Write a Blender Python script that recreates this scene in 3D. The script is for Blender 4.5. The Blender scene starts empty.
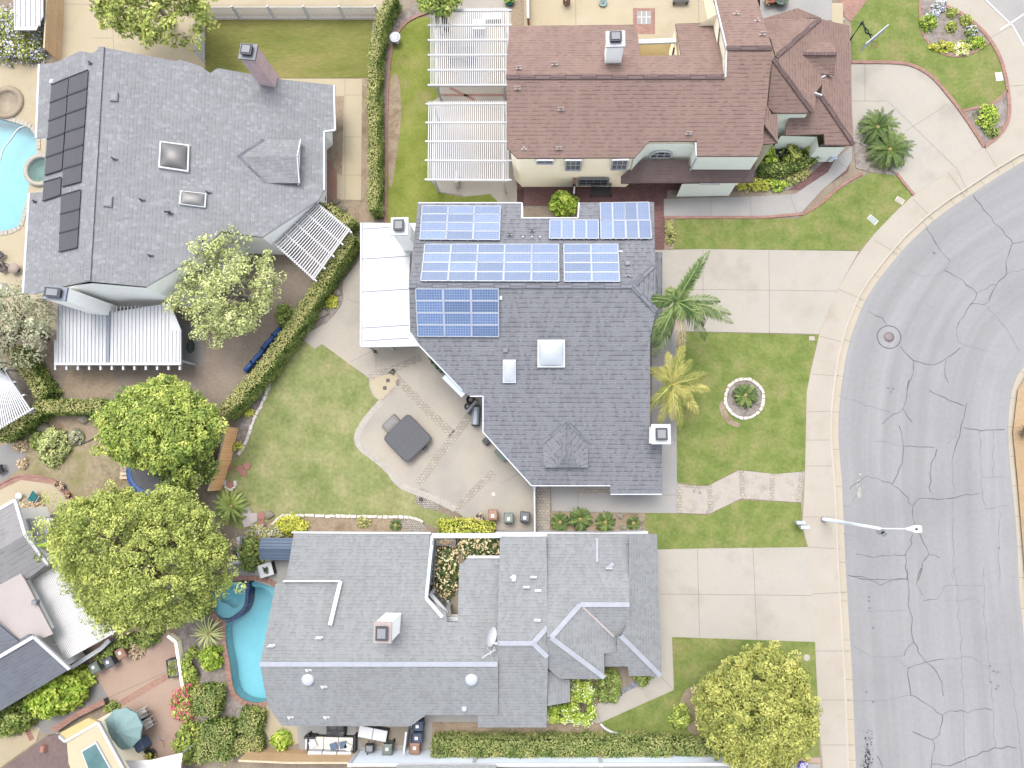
import bpy, math, random
import numpy as np
from mathutils import Vector, Matrix
from mathutils.geometry import tessellate_polygon

scene = bpy.context.scene
col = scene.collection
rnd = random.Random(11)
nrs = np.random.RandomState(5)

# ------------------------------------------------------------------ camera
F = 711.0
CAM = Vector((0, 0, 51.0))
NAD = (555.0, 466.0)
Z0 = 0.15                      # level of the lots; the road lies at 0
_n = Vector(((NAD[0] - 512) / F, (384 - NAD[1]) / F, -1)).normalized()
RQ = _n.rotation_difference(Vector((0, 0, -1)))
cd = bpy.data.cameras.new('camera')
cam = bpy.data.objects.new('camera', cd)
col.objects.link(cam)
cam.location = CAM
cam.rotation_mode = 'QUATERNION'
cam.rotation_quaternion = RQ
cd.sensor_width = 36
cd.lens = 36 * F / 1024
cd.clip_start = 0.5
cd.clip_end = 2000
scene.camera = cam


def ray(px, py):
    return RQ @ Vector(((px - 512) / F, (384 - py) / F, -1))


def P(px, py, z=Z0):
    d = ray(px, py)
    return CAM + d * ((z - CAM.z) / d.z)


class Pl:
    """a plane through three world points; on() gives the point of it seen at a pixel of the survey photograph"""
    def __init__(s, a, b, c):
        s.p = a
        s.n = (b - a).cross(c - a).normalized()
        if s.n.z < 0:
            s.n = -s.n

    def on(s, px, py, off=0.0):
        d = ray(px, py)
        p = s.p + s.n * off
        return CAM + d * ((p - CAM).dot(s.n) / d.dot(s.n))

    def z(s, x, y):
        return s.p.z - (s.n.x * (x - s.p.x) + s.n.y * (y - s.p.y)) / s.n.z


def PP(*t):
    return Pl(*[P(*a) for a in t])


# ------------------------------------------------------------------ materials
KEXP = 3.5


def lin(c):
    c = c / 255.0
    return c / 12.92 if c <= 0.04045 else ((c + 0.055) / 1.055) ** 2.4


def A(r, g, b, k=KEXP):
    return (min(lin(r) / k, .82), min(lin(g) / k, .82), min(lin(b) / k, .82), 1)


def AL(r, g, b):
    return A(r, g, b, 1.15)


def AW(r, g, b):
    return A(r, g, b, 2.2)


def newmat(name):
    m = bpy.data.materials.new(name)
    m.use_nodes = True
    nt = m.node_tree
    bs = nt.nodes['Principled BSDF']
    return m, nt, bs


def ramp(nt, cols, lo=.3, hi=.7):
    r = nt.nodes.new('ShaderNodeValToRGB')
    e = r.color_ramp.elements
    n = len(cols)
    e[0].position = lo
    e[0].color = cols[0]
    e[1].position = hi
    e[1].color = cols[-1]
    for i in range(1, n - 1):
        x = e.new(lo + (hi - lo) * i / (n - 1))
        x.color = cols[i]
    return r


def tex(nt, coord='Object', scale=(1, 1, 1), rot=0):
    tc = nt.nodes.new('ShaderNodeTexCoord')
    mp = nt.nodes.new('ShaderNodeMapping')
    mp.inputs['Scale'].default_value = scale
    mp.inputs['Rotation'].default_value = (0, 0, rot)
    nt.links.new(tc.outputs[coord], mp.inputs['Vector'])
    return mp.outputs['Vector']


def noise(nt, vec, scale, detail=6, rough=.6):
    n = nt.nodes.new('ShaderNodeTexNoise')
    n.inputs['Scale'].default_value = scale
    n.inputs['Detail'].default_value = detail
    n.inputs['Roughness'].default_value = rough
    nt.links.new(vec, n.inputs['Vector'])
    return n.outputs['Fac']


def mixc(nt, a, b, fac, mode='MIX'):
    m = nt.nodes.new('ShaderNodeMix')
    m.data_type = 'RGBA'
    m.blend_type = mode
    for v, s in ((fac, m.inputs[0]), (a, m.inputs[6]), (b, m.inputs[7])):
        if hasattr(v, 'is_output'):
            nt.links.new(v, s)
        else:
            s.default_value = v
    return m.outputs[2]


def maprange(nt, v, a, b, c, d):
    m = nt.nodes.new('ShaderNodeMapRange')
    nt.links.new(v, m.inputs[0])
    for i, x in enumerate((a, b, c, d)):
        m.inputs[1 + i].default_value = x
    return m.outputs[0]


def grey(nt, v):
    c = nt.nodes.new('ShaderNodeCombineColor')
    for i in range(3):
        nt.links.new(v, c.inputs[i])
    return c.outputs[0]


def mat(name, cols, scale=1.0, fine=.12, fscale=14, rough=.85, spec=.25, bump=0, coord='Object', stretch=(1, 1, 1), lo=.3, hi=.7, metal=0, patch=None):
    """two scales of noise: broad colour drift along a ramp, fine grain over it; patch adds worn blotches of another colour"""
    m, nt, bs = newmat(name)
    v = tex(nt, coord, stretch)
    r = ramp(nt, cols, lo, hi)
    nt.links.new(noise(nt, v, scale), r.inputs[0])
    c = r.outputs[0]
    if patch:
        pc, ps, p0, p1 = patch
        c = mixc(nt, c, pc, maprange(nt, noise(nt, v, ps, 5), p0, p1, 0, 1))
    f = maprange(nt, noise(nt, v, fscale, 3), .25, .75, 1 - fine, 1 + fine)
    c = mixc(nt, c, grey(nt, f), 1.0, 'MULTIPLY')
    nt.links.new(c, bs.inputs['Base Color'])
    bs.inputs['Roughness'].default_value = rough
    bs.inputs['Specular IOR Level'].default_value = spec
    bs.inputs['Metallic'].default_value = metal
    if bump:
        b = nt.nodes.new('ShaderNodeBump')
        b.inputs['Strength'].default_value = bump
        b.inputs['Distance'].default_value = .05
        nt.links.new(noise(nt, v, fscale, 4), b.inputs['Height'])
        nt.links.new(b.outputs[0], bs.inputs['Normal'])
    return m


def brickmat(name, c1, c2, cm, bw, bh, ms=.01, coord='UV', rough=.85, vary=.18, vscale=.35, off=.5, rot=0, bump=.25, bias=0.0):
    m, nt, bs = newmat(name)
    v = tex(nt, coord, (1, 1, 1), rot)
    b = nt.nodes.new('ShaderNodeTexBrick')
    b.offset = off
    b.inputs['Scale'].default_value = 1
    b.inputs['Brick Width'].default_value = bw
    b.inputs['Row Height'].default_value = bh
    b.inputs['Mortar Size'].default_value = ms
    b.inputs['Mortar Smooth'].default_value = .3
    b.inputs['Bias'].default_value = bias
    b.inputs['Color1'].default_value = c1
    b.inputs['Color2'].default_value = c2
    b.inputs['Mortar'].default_value = cm
    # a little wobble so the courses are not ruler straight
    nz = nt.nodes.new('ShaderNodeTexNoise')
    nz.inputs['Scale'].default_value = 1.3
    nt.links.new(v, nz.inputs['Vector'])
    ad = nt.nodes.new('ShaderNodeVectorMath')
    ad.operation = 'MULTIPLY_ADD'
    ad.inputs[1].default_value = (.04, .04, .04)
    nt.links.new(nz.outputs['Color'], ad.inputs[0])
    nt.links.new(v, ad.inputs[2])
    nt.links.new(ad.outputs[0], b.inputs['Vector'])
    f = maprange(nt, noise(nt, v, vscale, 6, .65), .25, .75, 1 - vary, 1 + vary)
    f2 = maprange(nt, noise(nt, v, 6, 3), .25, .75, .86, 1.14)
    c = mixc(nt, b.outputs['Color'], grey(nt, f), 1.0, 'MULTIPLY')
    c = mixc(nt, c, grey(nt, f2), 1.0, 'MULTIPLY')
    if coord == 'UV':     # weather streaks down the slope
        st = tex(nt, coord, (1.6, .16, 1))
        c = mixc(nt, c, grey(nt, maprange(nt, noise(nt, st, .9, 6, .65), .3, .7, .93, 1.06)), 1.0, 'MULTIPLY')
    nt.links.new(c, bs.inputs['Base Color'])
    bs.inputs['Roughness'].default_value = rough
    bs.inputs['Specular IOR Level'].default_value = .2
    if bump:
        bp = nt.nodes.new('ShaderNodeBump')
        bp.invert = True
        bp.inputs['Strength'].default_value = bump
        bp.inputs['Distance'].default_value = .02
        nt.links.new(b.outputs['Fac'], bp.inputs['Height'])
        nt.links.new(bp.outputs[0], bs.inputs['Normal'])
    return m


def shingle(name, base, dark, row=.36, tab=.3, dash=.6, vary=.07, fleck=0.0):
    """asphalt shingles in UV metres: shadows of the butt edges painted as broken dark lines along each course, tabs of uneven tone, weather streaks down the slope"""
    m, nt, bs = newmat(name)
    L = nt.links.new

    def mth(op, a, b=None, c=None):
        n = nt.nodes.new('ShaderNodeMath')
        n.operation = op
        for i, x in enumerate((a, b, c)):
            if x is None:
                continue
            if hasattr(x, 'is_output'):
                L(x, n.inputs[i])
            else:
                n.inputs[i].default_value = x
        return n.outputs[0]
    v = tex(nt, 'UV')
    wob = noise(nt, v, .8, 3)
    sp = nt.nodes.new('ShaderNodeSeparateXYZ')
    L(v, sp.inputs[0])
    vv = mth('DIVIDE', mth('MULTIPLY_ADD', wob, .09, sp.outputs[1]), row)
    rowi = mth('FLOOR', vv)
    fr = mth('FRACT', vv)
    uu = mth('MULTIPLY_ADD', rowi, .437, mth('DIVIDE', sp.outputs[0], tab))
    cb = nt.nodes.new('ShaderNodeCombineXYZ')
    L(mth('FLOOR', uu), cb.inputs[0])
    L(rowi, cb.inputs[1])
    wn = nt.nodes.new('ShaderNodeTexWhiteNoise')
    L(cb.outputs[0], wn.inputs['Vector'])
    rv = wn.outputs['Value']
    line = mth('MULTIPLY', maprange(nt, fr, .05, .3, 1, 0), maprange(nt, rv, .1, .8, 1, .35))
    half = mth('MULTIPLY', maprange(nt, mth('ABSOLUTE', mth('SUBTRACT', fr, .6)), .0, .14, .55, 0), maprange(nt, rv, .5, .9, 0, 1))
    k = mth('MULTIPLY', mth('ADD', line, half), dash)
    k = mth('MINIMUM', k, 1.0)
    c = mixc(nt, base, dark, k)
    t = maprange(nt, rv, 0, 1, 1 - vary, 1 + vary)
    if fleck:
        t = mth('ADD', t, maprange(nt, rv, .86, .9, 0, fleck))
    for f in (t, maprange(nt, noise(nt, v, .3, 6, .65), .25, .75, .93, 1.07), maprange(nt, noise(nt, tex(nt, 'UV', (1.6, .16, 1)), .9, 6, .65), .3, .7, .94, 1.05), maprange(nt, noise(nt, v, 9, 2), .25, .75, .9, 1.1)):
        c = mixc(nt, c, grey(nt, f), 1.0, 'MULTIPLY')
    L(c, bs.inputs['Base Color'])
    bs.inputs['Roughness'].default_value = .9
    bs.inputs['Specular IOR Level'].default_value = .15
    bp = nt.nodes.new('ShaderNodeBump')
    bp.inputs['Strength'].default_value = .25
    bp.inputs['Distance'].default_value = .02
    L(fr, bp.inputs['Height'])
    L(bp.outputs[0], bs.inputs['Normal'])
    return m


def plain(name, c, rough=.6, spec=.4, metal=0, fine=.08):
    return mat(name, [c, tuple(min(.9, x * 1.08) for x in c[:3]) + (1,)], 1.5, fine, 9, rough, spec, metal=metal)


def leafmat(name, dark, midc, light, trans=.25):
    """leaf colour varies by clump (UV x) and by leaf (UV y)"""
    m, nt, bs = newmat(name)
    uv = nt.nodes.new('ShaderNodeTexCoord')
    sp = nt.nodes.new('ShaderNodeSeparateXYZ')
    nt.links.new(uv.outputs['UV'], sp.inputs[0])
    a = nt.nodes.new('ShaderNodeMath')
    a.operation = 'MULTIPLY_ADD'
    nt.links.new(sp.outputs[1], a.inputs[0])
    a.inputs[1].default_value = .45
    s = nt.nodes.new('ShaderNodeMath')
    s.operation = 'MULTIPLY'
    nt.links.new(sp.outputs[0], s.inputs[0])
    s.inputs[1].default_value = .6
    nt.links.new(s.outputs[0], a.inputs[2])
    r = ramp(nt, [dark, midc, light], .08, .95)
    nt.links.new(a.outputs[0], r.inputs[0])
    nt.links.new(r.outputs[0], bs.inputs['Base Color'])
    bs.inputs['Roughness'].default_value = .6
    bs.inputs['Specular IOR Level'].default_value = .25
    tr = nt.nodes.new('ShaderNodeBsdfTranslucent')
    nt.links.new(r.outputs[0], tr.inputs[0])
    mx = nt.nodes.new('ShaderNodeMixShader')
    mx.inputs[0].default_value = trans
    nt.links.new(bs.outputs[0], mx.inputs[1])
    nt.links.new(tr.outputs[0], mx.inputs[2])
    nt.links.new(mx.outputs[0], nt.nodes['Material Output'].inputs[0])
    return m


# ------------------------------------------------------------------ mesh builder
def planar_uv(pts):
    n = Vector((0, 0, 0))
    for i in range(len(pts)):
        a, b = pts[i], pts[(i + 1) % len(pts)]
        n += Vector(((a.y - b.y) * (a.z + b.z), (a.z - b.z) * (a.x + b.x), (a.x - b.x) * (a.y + b.y)))
    if n.length < 1e-9:
        n = Vector((0, 0, 1))
    n.normalize()
    if n.z < 0:
        n = -n
    u = Vector((0, 0, 1)).cross(n)
    u = Vector((1, 0, 0)) if u.length < 1e-3 else u.normalized()
    v = n.cross(u)
    return [(p.dot(u), p.dot(v)) for p in pts]


def area2(poly):
    return sum(poly[i][0] * poly[(i + 1) % len(poly)][1] - poly[(i + 1) % len(poly)][0] * poly[i][1] for i in range(len(poly)))


class MB:
    def __init__(s):
        s.v, s.f, s.m, s.uv, s.sm = [], [], [], [], []

    def face(s, pts, m=0, uv=None, smooth=False):
        i = len(s.v)
        pts = [Vector(p) for p in pts]
        s.v += pts
        s.f.append(list(range(i, i + len(pts))))
        s.m.append(m)
        s.uv.append(uv or planar_uv(pts))
        s.sm.append(smooth)

    def poly(s, pts, m=0, holes=()):
        """a flat polygon that may be concave or have holes"""
        pts = [Vector(p) for p in pts]
        if len(pts) <= 4 and not holes:
            return s.face(pts, m)
        loops = [pts] + [[Vector(p) for p in h] for h in holes]
        allp = [p for l in loops for p in l]
        for t in tessellate_polygon(loops):
            s.face([allp[i] for i in t], m)

    def prism(s, top, bottom, mt=0, ms=None, mb=None):
        ms = mt if ms is None else ms
        top, bottom = [Vector(p) for p in top], [Vector(p) for p in bottom]
        s.poly(top, mt)
        if mb is not None:
            s.poly(bottom, mb)
        n = len(top)
        for i in range(n):
            j = (i + 1) % n
            s.face([bottom[i], bottom[j], top[j], top[i]], ms)

    def slab(s, top, t, mt=0, ms=None):
        top = [Vector(p) for p in top]
        s.prism(top, [Vector(p) - Vector((0, 0, t)) for p in top], mt, ms, mt if ms is None else ms)

    def box(s, c, size, rz=0, m=0, mtx=None, taper=1.0):
        x, y, z = [k / 2 for k in size]
        M = mtx or (Matrix.Translation(Vector(c)) @ Matrix.Rotation(rz, 4, 'Z'))
        q = [M @ Vector((a * x * (taper if k < 0 else 1), b * y * (taper if k < 0 else 1), k * z)) for k in (-1, 1) for a, b in ((-1, -1), (1, -1), (1, 1), (-1, 1))]
        for f in ((3, 2, 1, 0), (4, 5, 6, 7), (0, 1, 5, 4), (1, 2, 6, 5), (2, 3, 7, 6), (3, 0, 4, 7)):
            s.face([q[i] for i in f], m)

    def bar(s, a, b, w, h, m=0, up=Vector((0, 0, 1))):
        """a rectangular bar from a to b, w wide and h high, its axis through the middle"""
        a, b = Vector(a), Vector(b)
        d = (b - a)
        L = d.length
        if L < 1e-6:
            return
        d.normalize()
        x = d.cross(up)
        x = Vector((1, 0, 0)) if x.length < 1e-4 else x.normalized()
        y = x.cross(d).normalized()
        M = Matrix((d, x, y)).transposed().to_4x4()
        M.translation = (a + b) / 2
        s.box(None, (L, w, h), mtx=M, m=m)

    def tube(s, pts, rads, n=8, m=0, cap=True):
        pts = [Vector(p) for p in pts]
        if not hasattr(rads, '__len__'):
            rads = [rads] * len(pts)
        base = len(s.v)
        for i, p in enumerate(pts):
            d = (pts[min(i + 1, len(pts) - 1)] - pts[max(i - 1, 0)]).normalized()
            x = d.cross(Vector((0, 0, 1)))
            x = Vector((1, 0, 0)) if x.length < 1e-3 else x.normalized()
            y = d.cross(x)
            for k in range(n):
                a = 2 * math.pi * k / n
                s.v.append(p + (x * math.cos(a) + y * math.sin(a)) * rads[i])
        for i in range(len(pts) - 1):
            for k in range(n):
                k2 = (k + 1) % n
                s.f.append([base + i * n + k, base + i * n + k2, base + (i + 1) * n + k2, base + (i + 1) * n + k])
                s.m.append(m)
                s.sm.append(True)
                s.uv.append([(k / n, i), ((k + 1) / n, i), ((k + 1) / n, i + 1), (k / n, i + 1)])
        if cap:
            for i in (0, len(pts) - 1):
                s.f.append([base + i * n + k for k in range(n)])
                s.m.append(m)
                s.sm.append(False)
                s.uv.append([(0, 0)] * n)

    def lathe(s, c, prof, n=16, m=0, cap=True):
        c = Vector(c)
        s.tube_z([(c + Vector((0, 0, z)), r) for r, z in prof], n, m, cap)

    def tube_z(s, rings, n, m, cap):
        base = len(s.v)
        for p, r in rings:
            for k in range(n):
                a = 2 * math.pi * k / n
                s.v.append(p + Vector((math.cos(a) * r, math.sin(a) * r, 0)))
        for i in range(len(rings) - 1):
            for k in range(n):
                k2 = (k + 1) % n
                s.f.append([base + i * n + k, base + i * n + k2, base + (i + 1) * n + k2, base + (i + 1) * n + k])
                s.m.append(m)
                s.sm.append(True)
                s.uv.append([(k / n, i), ((k + 1) / n, i), ((k + 1) / n, i + 1), (k / n, i + 1)])
        if cap:
            for i in (0, len(rings) - 1):
                s.f.append([base + i * n + k for k in range(n)])
                s.m.append(m)
                s.sm.append(False)
                s.uv.append([(math.cos(2 * math.pi * k / n), math.sin(2 * math.pi * k / n)) for k in range(n)])

    def build(s, name, mats, parent=None, local=False):
        me = bpy.data.meshes.new(name)
        off = Vector((0, 0, 0))
        o = bpy.data.objects.new(name, me)
        col.objects.link(o)
        vs = s.v
        if parent is not None:
            o.parent = parent
            if not local:
                Mi = wm(parent).inverted()
                vs = [Mi @ v for v in vs]
        me.from_pydata([tuple(v) for v in vs], [], s.f)
        if not isinstance(mats, (list, tuple)):
            mats = [mats]
        for m in mats:
            me.materials.append(m)
        me.polygons.foreach_set('material_index', s.m)
        me.polygons.foreach_set('use_smooth', s.sm)
        ul = me.uv_layers.new(name='UVMap')
        ul.data.foreach_set('uv', [c for f in s.uv for p in f for c in p])
        me.update()
        return o


def wm(o):
    M = o.matrix_basis.copy()
    return wm(o.parent) @ M if o.parent else M


def tag(o, label=None, cat=None, group=None, kind=None):
    if label:
        o['label'] = label
    if cat:
        o['category'] = cat
    if group:
        o['group'] = group
    if kind:
        o['kind'] = kind
    return o


def thing(name, label, cat, loc=(0, 0, 0), rz=0, group=None):
    o = bpy.data.objects.new(name, None)
    o.empty_display_size = .3
    col.objects.link(o)
    o.location = loc
    o.rotation_euler = (0, 0, rz)
    return tag(o, label, cat, group)


def dup(root, loc, rz=0, sc=1.0, label=None, group=None):
    def cp(o, par):
        c = o.copy()
        col.objects.link(c)
        if par is not None:
            c.parent = par
        for ch in list(o.children):
            cp(ch, c)
        return c
    r = cp(root, None)
    r.location = loc
    r.rotation_euler = (0, 0, rz)
    r.scale = (sc, sc, sc)
    if label:
        r['label'] = label
    if group:
        r['group'] = group
    return r


def struct(name, mb, mats):
    return tag(mb.build(name, mats), kind='structure')


def smooth_closed(pts, it=2):
    for _ in range(it):
        q = []
        for i in range(len(pts)):
            a, b = pts[i], pts[(i + 1) % len(pts)]
            q.append((a[0] * .75 + b[0] * .25, a[1] * .75 + b[1] * .25))
            q.append((a[0] * .25 + b[0] * .75, a[1] * .25 + b[1] * .75))
        pts = q
    return pts


def smooth_open(pts, it=2):
    for _ in range(it):
        q = [Vector(pts[0]) if len(pts[0]) == 3 else pts[0]]
        for i in range(len(pts) - 1):
            a, b = pts[i], pts[i + 1]
            for f in (.25, .75):
                c = [a[k] * (1 - f) + b[k] * f for k in range(len(a))]
                q.append(Vector(c) if len(c) == 3 else tuple(c))
        q.append(Vector(pts[-1]) if len(pts[0]) == 3 else pts[-1])
        pts = q
    return pts


def strip(mb, pts, w, m=0):
    """a flat ribbon of width w along world points"""
    n = len(pts)
    L, R = [], []
    for i in range(n):
        d = pts[min(i + 1, n - 1)] - pts[max(i - 1, 0)]
        d = Vector((d.x, d.y, 0)).normalized()
        ww = w[i] if hasattr(w, '__len__') else w
        k = Vector((-d.y, d.x, 0)) * ww / 2
        L.append(pts[i] + k)
        R.append(pts[i] - k)
    for i in range(n - 1):
        mb.face([L[i], R[i], R[i + 1], L[i + 1]], m)
    return L, R


def sheet(name, poly, m, level, lines=(), lm=None, lw=.035, holes=(), kind='structure', smooth=0, z=None):
    """a ground sheet traced in plan; lines are joints or seams scored in it"""
    z = Z0 + .004 * level if z is None else z
    if smooth:
        poly = smooth_closed(poly, smooth)
    mb = MB()
    mb.poly([P(x, y, z) for x, y in poly], 0, [[P(x, y, z) for x, y in h] for h in holes])
    for l in lines:
        strip(mb, [P(x, y, z + .0025) for x, y in l], lw, 1)
    return tag(mb.build(name, [m, lm or m]), kind=kind)


def inset(poly, d):
    """move every side of a simple plan polygon inwards by d"""
    poly = [Vector((p[0], p[1])) for p in poly]
    if area2(poly) < 0:
        poly = poly[::-1]
    n = len(poly)
    out = []
    for i in range(n):
        a, b, c = poly[i - 1], poly[i], poly[(i + 1) % n]
        d1, d2 = (b - a).normalized(), (c - b).normalized()
        n1, n2 = Vector((-d1.y, d1.x)), Vector((-d2.y, d2.x))
        k = 1 + n1.dot(n2)
        out.append(b + (n1 + n2) * (d / max(k, .25)))
    return out


def inpoly(x, y, poly):
    c = False
    n = len(poly)
    for i in range(n):
        x1, y1 = poly[i][0], poly[i][1]
        x2, y2 = poly[i - 1][0], poly[i - 1][1]
        if (y1 > y) != (y2 > y) and x < (x2 - x1) * (y - y1) / (y2 - y1) + x1:
            c = not c
    return c
# ------------------------------------------------------------------ palette
M = {}
M['soil'] = mat('soil', [A(166, 150, 132), A(188, 172, 152), A(202, 189, 170)], .35, .16, 5, .95, .1, bump=.3)
M['dry_yard'] = mat('dry_yard', [A(176, 160, 128), A(200, 184, 152), A(172, 166, 118)], .5, .22, 4, .95, .1, bump=.4, lo=.35, hi=.65)
M['dirt_grey'] = mat('dirt_grey', [A(172, 156, 142), A(186, 171, 156), A(198, 184, 168)], .3, .12, 5, .95, .1, bump=.25)
M['bed'] = mat('bed', [A(168, 146, 122), A(204, 184, 158), A(186, 166, 146)], .8, .2, 6, .95, .1, bump=.5)
M['mulch'] = mat('mulch', [A(154, 142, 132), A(184, 173, 165), A(202, 194, 187)], 2.5, .25, 7, .95, .1, bump=.6)
M['grass'] = mat('grass', [A(136, 150, 82), A(156, 168, 94), A(172, 180, 110)], .55, .17, 5.5, .95, .1, bump=.6, lo=.3, hi=.72, patch=(A(182, 180, 122), .16, .55, .8))
M['grass_front'] = mat('grass_front', [A(130, 152, 78), A(153, 168, 94), A(178, 182, 116)], .9, .17, 4.5, .95, .1, bump=.7, lo=.28, hi=.72, patch=(A(176, 166, 114), .45, .5, .8))
M['grass_back'] = mat('grass_back', [A(146, 162, 98), A(174, 182, 120), A(202, 197, 146)], .45, .2, 4, .95, .1, bump=.6, patch=(A(208, 190, 148), .2, .55, .75))
M['grass_olive'] = mat('grass_olive', [A(140, 148, 76), A(158, 160, 90), A(182, 170, 110)], .5, .16, 5, .95, .1, bump=.6, stretch=(.35, 1.3, 1))
M['concrete'] = mat('concrete', [A(216, 209, 195), A(226, 219, 205), A(220, 214, 204)], .22, .04, 9, .9, .15, patch=(A(203, 196, 184), .4, .54, .8))
M['concrete_patio'] = mat('concrete_patio', [A(204, 199, 190), A(222, 213, 198), A(230, 220, 202)], .2, .04, 8, .9, .15, patch=(A(198, 193, 184), .3, .52, .8))
M['concrete_walk'] = mat('concrete_walk', [A(222, 212, 196), A(230, 221, 206)], .4, .035, 10, .9, .15, patch=(A(211, 200, 182), .6, .55, .8))
M['concrete_cool'] = mat('concrete_cool', [A(196, 196, 194), A(214, 210, 204)], .3, .05, 8, .9, .15)
M['concrete_cream'] = mat('concrete_cream', [A(228, 212, 178), A(238, 224, 194)], .25, .04, 8, .9, .15, patch=(A(214, 200, 172), .4, .55, .8))
M['joint'] = plain('joint', A(176, 168, 158), .95, .05)
M['joint_dark'] = plain('joint_dark', A(172, 162, 150), .95, .05)
M['kerb'] = mat('kerb', [A(232, 222, 206), A(240, 230, 214)], .8, .05, 8, .9, .15)
M['gutter'] = mat('gutter', [A(226, 214, 192), A(233, 222, 202)], .7, .06, 8, .9, .15)
M['crack'] = plain('crack', A(130, 130, 135), .8, .2)
M['crack_faint'] = plain('crack_faint', A(164, 165, 170), .85, .15)
M['stone'] = mat('stone', [AW(206, 198, 186), AW(232, 226, 216)], 1.2, .12, 9, .9, .15)
M['pebble'] = brickmat('pebble', A(230, 223, 212), A(196, 187, 175), A(162, 154, 144), .16, .13, .03, coord='Object', vary=.15, vscale=3)
M['cobble'] = brickmat('cobble', A(228, 219, 203), A(206, 196, 181), A(190, 180, 166), .26, .2, .03, coord='Object', vary=.1, vscale=2)
M['flag'] = mat('flag', [A(200, 192, 184), A(226, 216, 200), A(214, 208, 204)], 1.1, .08, 6, .9, .15, patch=(A(158, 156, 158), .9, .62, .68))
M['brick'] = brickmat('brick', A(204, 152, 136), A(186, 130, 116), A(210, 188, 176), .22, .1, .012, coord='Object', vary=.15, vscale=1)
M['brick_dark'] = brickmat('brick_dark', A(160, 118, 114), A(138, 100, 98), A(146, 120, 116), .24, .12, .012, coord='Object', vary=.18, vscale=.7)
M['salmon'] = mat('salmon', [A(220, 190, 170), A(228, 200, 182)], .4, .05, 7, .9, .15, patch=(A(212, 180, 162), .5, .55, .75))
M['paver'] = brickmat('paver', A(206, 160, 140), A(222, 180, 160), A(196, 162, 146), .24, .12, .01, coord='Object', vary=.1)
M['tan_wood'] = brickmat('tan_wood', A(214, 184, 146, 1.6), A(200, 168, 130, 1.6), A(172, 142, 110, 1.6), 40, .14, .012, coord='UV', vary=.12, off=0)
M['orange_wood'] = brickmat('orange_wood', A(204, 162, 118, 1.0), A(190, 148, 104, 1.0), A(166, 122, 84, 1.0), .15, 40, .012, coord='UV', vary=.14, off=0)
M['wood_grey'] = mat('wood_grey', [A(176, 158, 134, 1.6), A(196, 178, 152, 1.6)], 1, .1, 8, .85, .2)
# roofs
M['shingle_a'] = shingle('shingle_a', A(164, 166, 173), A(96, 99, 109), .31, .19, .85, .12)
M['shingle_b'] = shingle('shingle_b', A(180, 182, 185), A(145, 147, 153), .25, .2, .7, .07, .12)
M['shingle_c'] = shingle('shingle_c', A(184, 156, 145), A(122, 96, 89), .25, .28, .85, .08)
M['shingle_d'] = shingle('shingle_d', A(184, 187, 188), A(142, 146, 151), .22, .22, .65, .08)
M['shingle_e'] = shingle('shingle_e', A(188, 186, 186), A(142, 141, 144), .34, .6, .6, .06)
M['shingle_ed'] = shingle('shingle_ed', A(148, 153, 163), A(112, 117, 127), .26, .4, .6, .06)
M['shingle_porch'] = shingle('shingle_porch', A(150, 130, 126), A(120, 101, 99), .24, .3, .5, .06)
M['ridge_white'] = mat('ridge_white', [A(206, 212, 224), A(224, 228, 238)], 2, .06, 9, .8, .2)
M['ridge_grey'] = brickmat('ridge_grey', A(162, 165, 174), A(146, 149, 158), A(126, 129, 138), .25, 1, .04, vary=.1)
M['ridge_brown'] = brickmat('ridge_brown', A(150, 128, 124), A(134, 112, 110), A(116, 96, 94), .25, 1, .04, vary=.1)
# walls and paints
M['cream'] = mat('cream', [A(236, 222, 196, 1.03), A(242, 230, 206, 1.03)], .5, .03, 6, .85, .2)
M['sage'] = mat('sage', [A(204, 208, 196, 1.03), A(212, 215, 204, 1.03)], .5, .03, 6, .85, .2)
M['offwhite'] = mat('offwhite', [A(222, 222, 218, 1.03), A(232, 232, 228, 1.03)], .5, .03, 6, .85, .2)
M['white'] = mat('white', [A(240, 242, 246, 2.8), A(247, 248, 250, 2.8)], .8, .03, 7, .6, .3)
M['white_roof'] = mat('white_roof', [A(240, 243, 248, 3.0), A(250, 251, 253, 3.0)], .25, .02, 7, .55, .3)
M['white_metal'] = plain('white_metal', A(224, 230, 240, 2.8), .5, .4)
M['pinkwhite'] = mat('pinkwhite', [A(224, 214, 210), A(232, 222, 218)], .5, .03, 5, .9, .15)
M['bluewhite'] = plain('bluewhite', AW(200, 216, 234), .5, .4)
M['trim_bluegrey'] = plain('trim_grey', A(170, 180, 196), .6, .3)  # blue-grey of the cover seams, ridge bar and one chimney cap
M['yellow'] = plain('yellow', A(246, 224, 160, 3.2), .8, .2)
M['beige_roof'] = plain('beige_roof', A(238, 220, 186, 3.2), .85, .2)
M['pinkbrick'] = brickmat('pinkbrick', A(206, 178, 176, 1.6), A(190, 160, 160, 1.6), A(206, 192, 190, 1.6), .24, .09, .012, vary=.12)
M['metal_dark'] = plain('metal_dark', A(84, 87, 94), .6, .3)
M['metal_grey'] = plain('metal_grey', A(168, 171, 176), .6, .3)
M['iron'] = plain('iron', A(58, 60, 64), .5, .4)
M['cover_grey'] = plain('cover_grey', A(116, 117, 122), .75, .25)
M['cover_lightgrey'] = plain('cover_lightgrey', A(176, 174, 172), .8, .2)
M['black'] = plain('black', A(44, 44, 48), .6, .3)
M['rubber'] = plain('rubber', A(56, 56, 58), .8, .2)
M['blue_tarp'] = plain('blue_tarp', A(36, 96, 176), .55, .4)
M['blue_shed'] = plain('blue_shed', A(116, 136, 162), .6, .3)
M['blue_fabric'] = plain('blue_fabric', A(126, 146, 176), .8, .2)
M['teal'] = plain('teal', A(156, 188, 188, 2.7), .8, .2)
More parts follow.
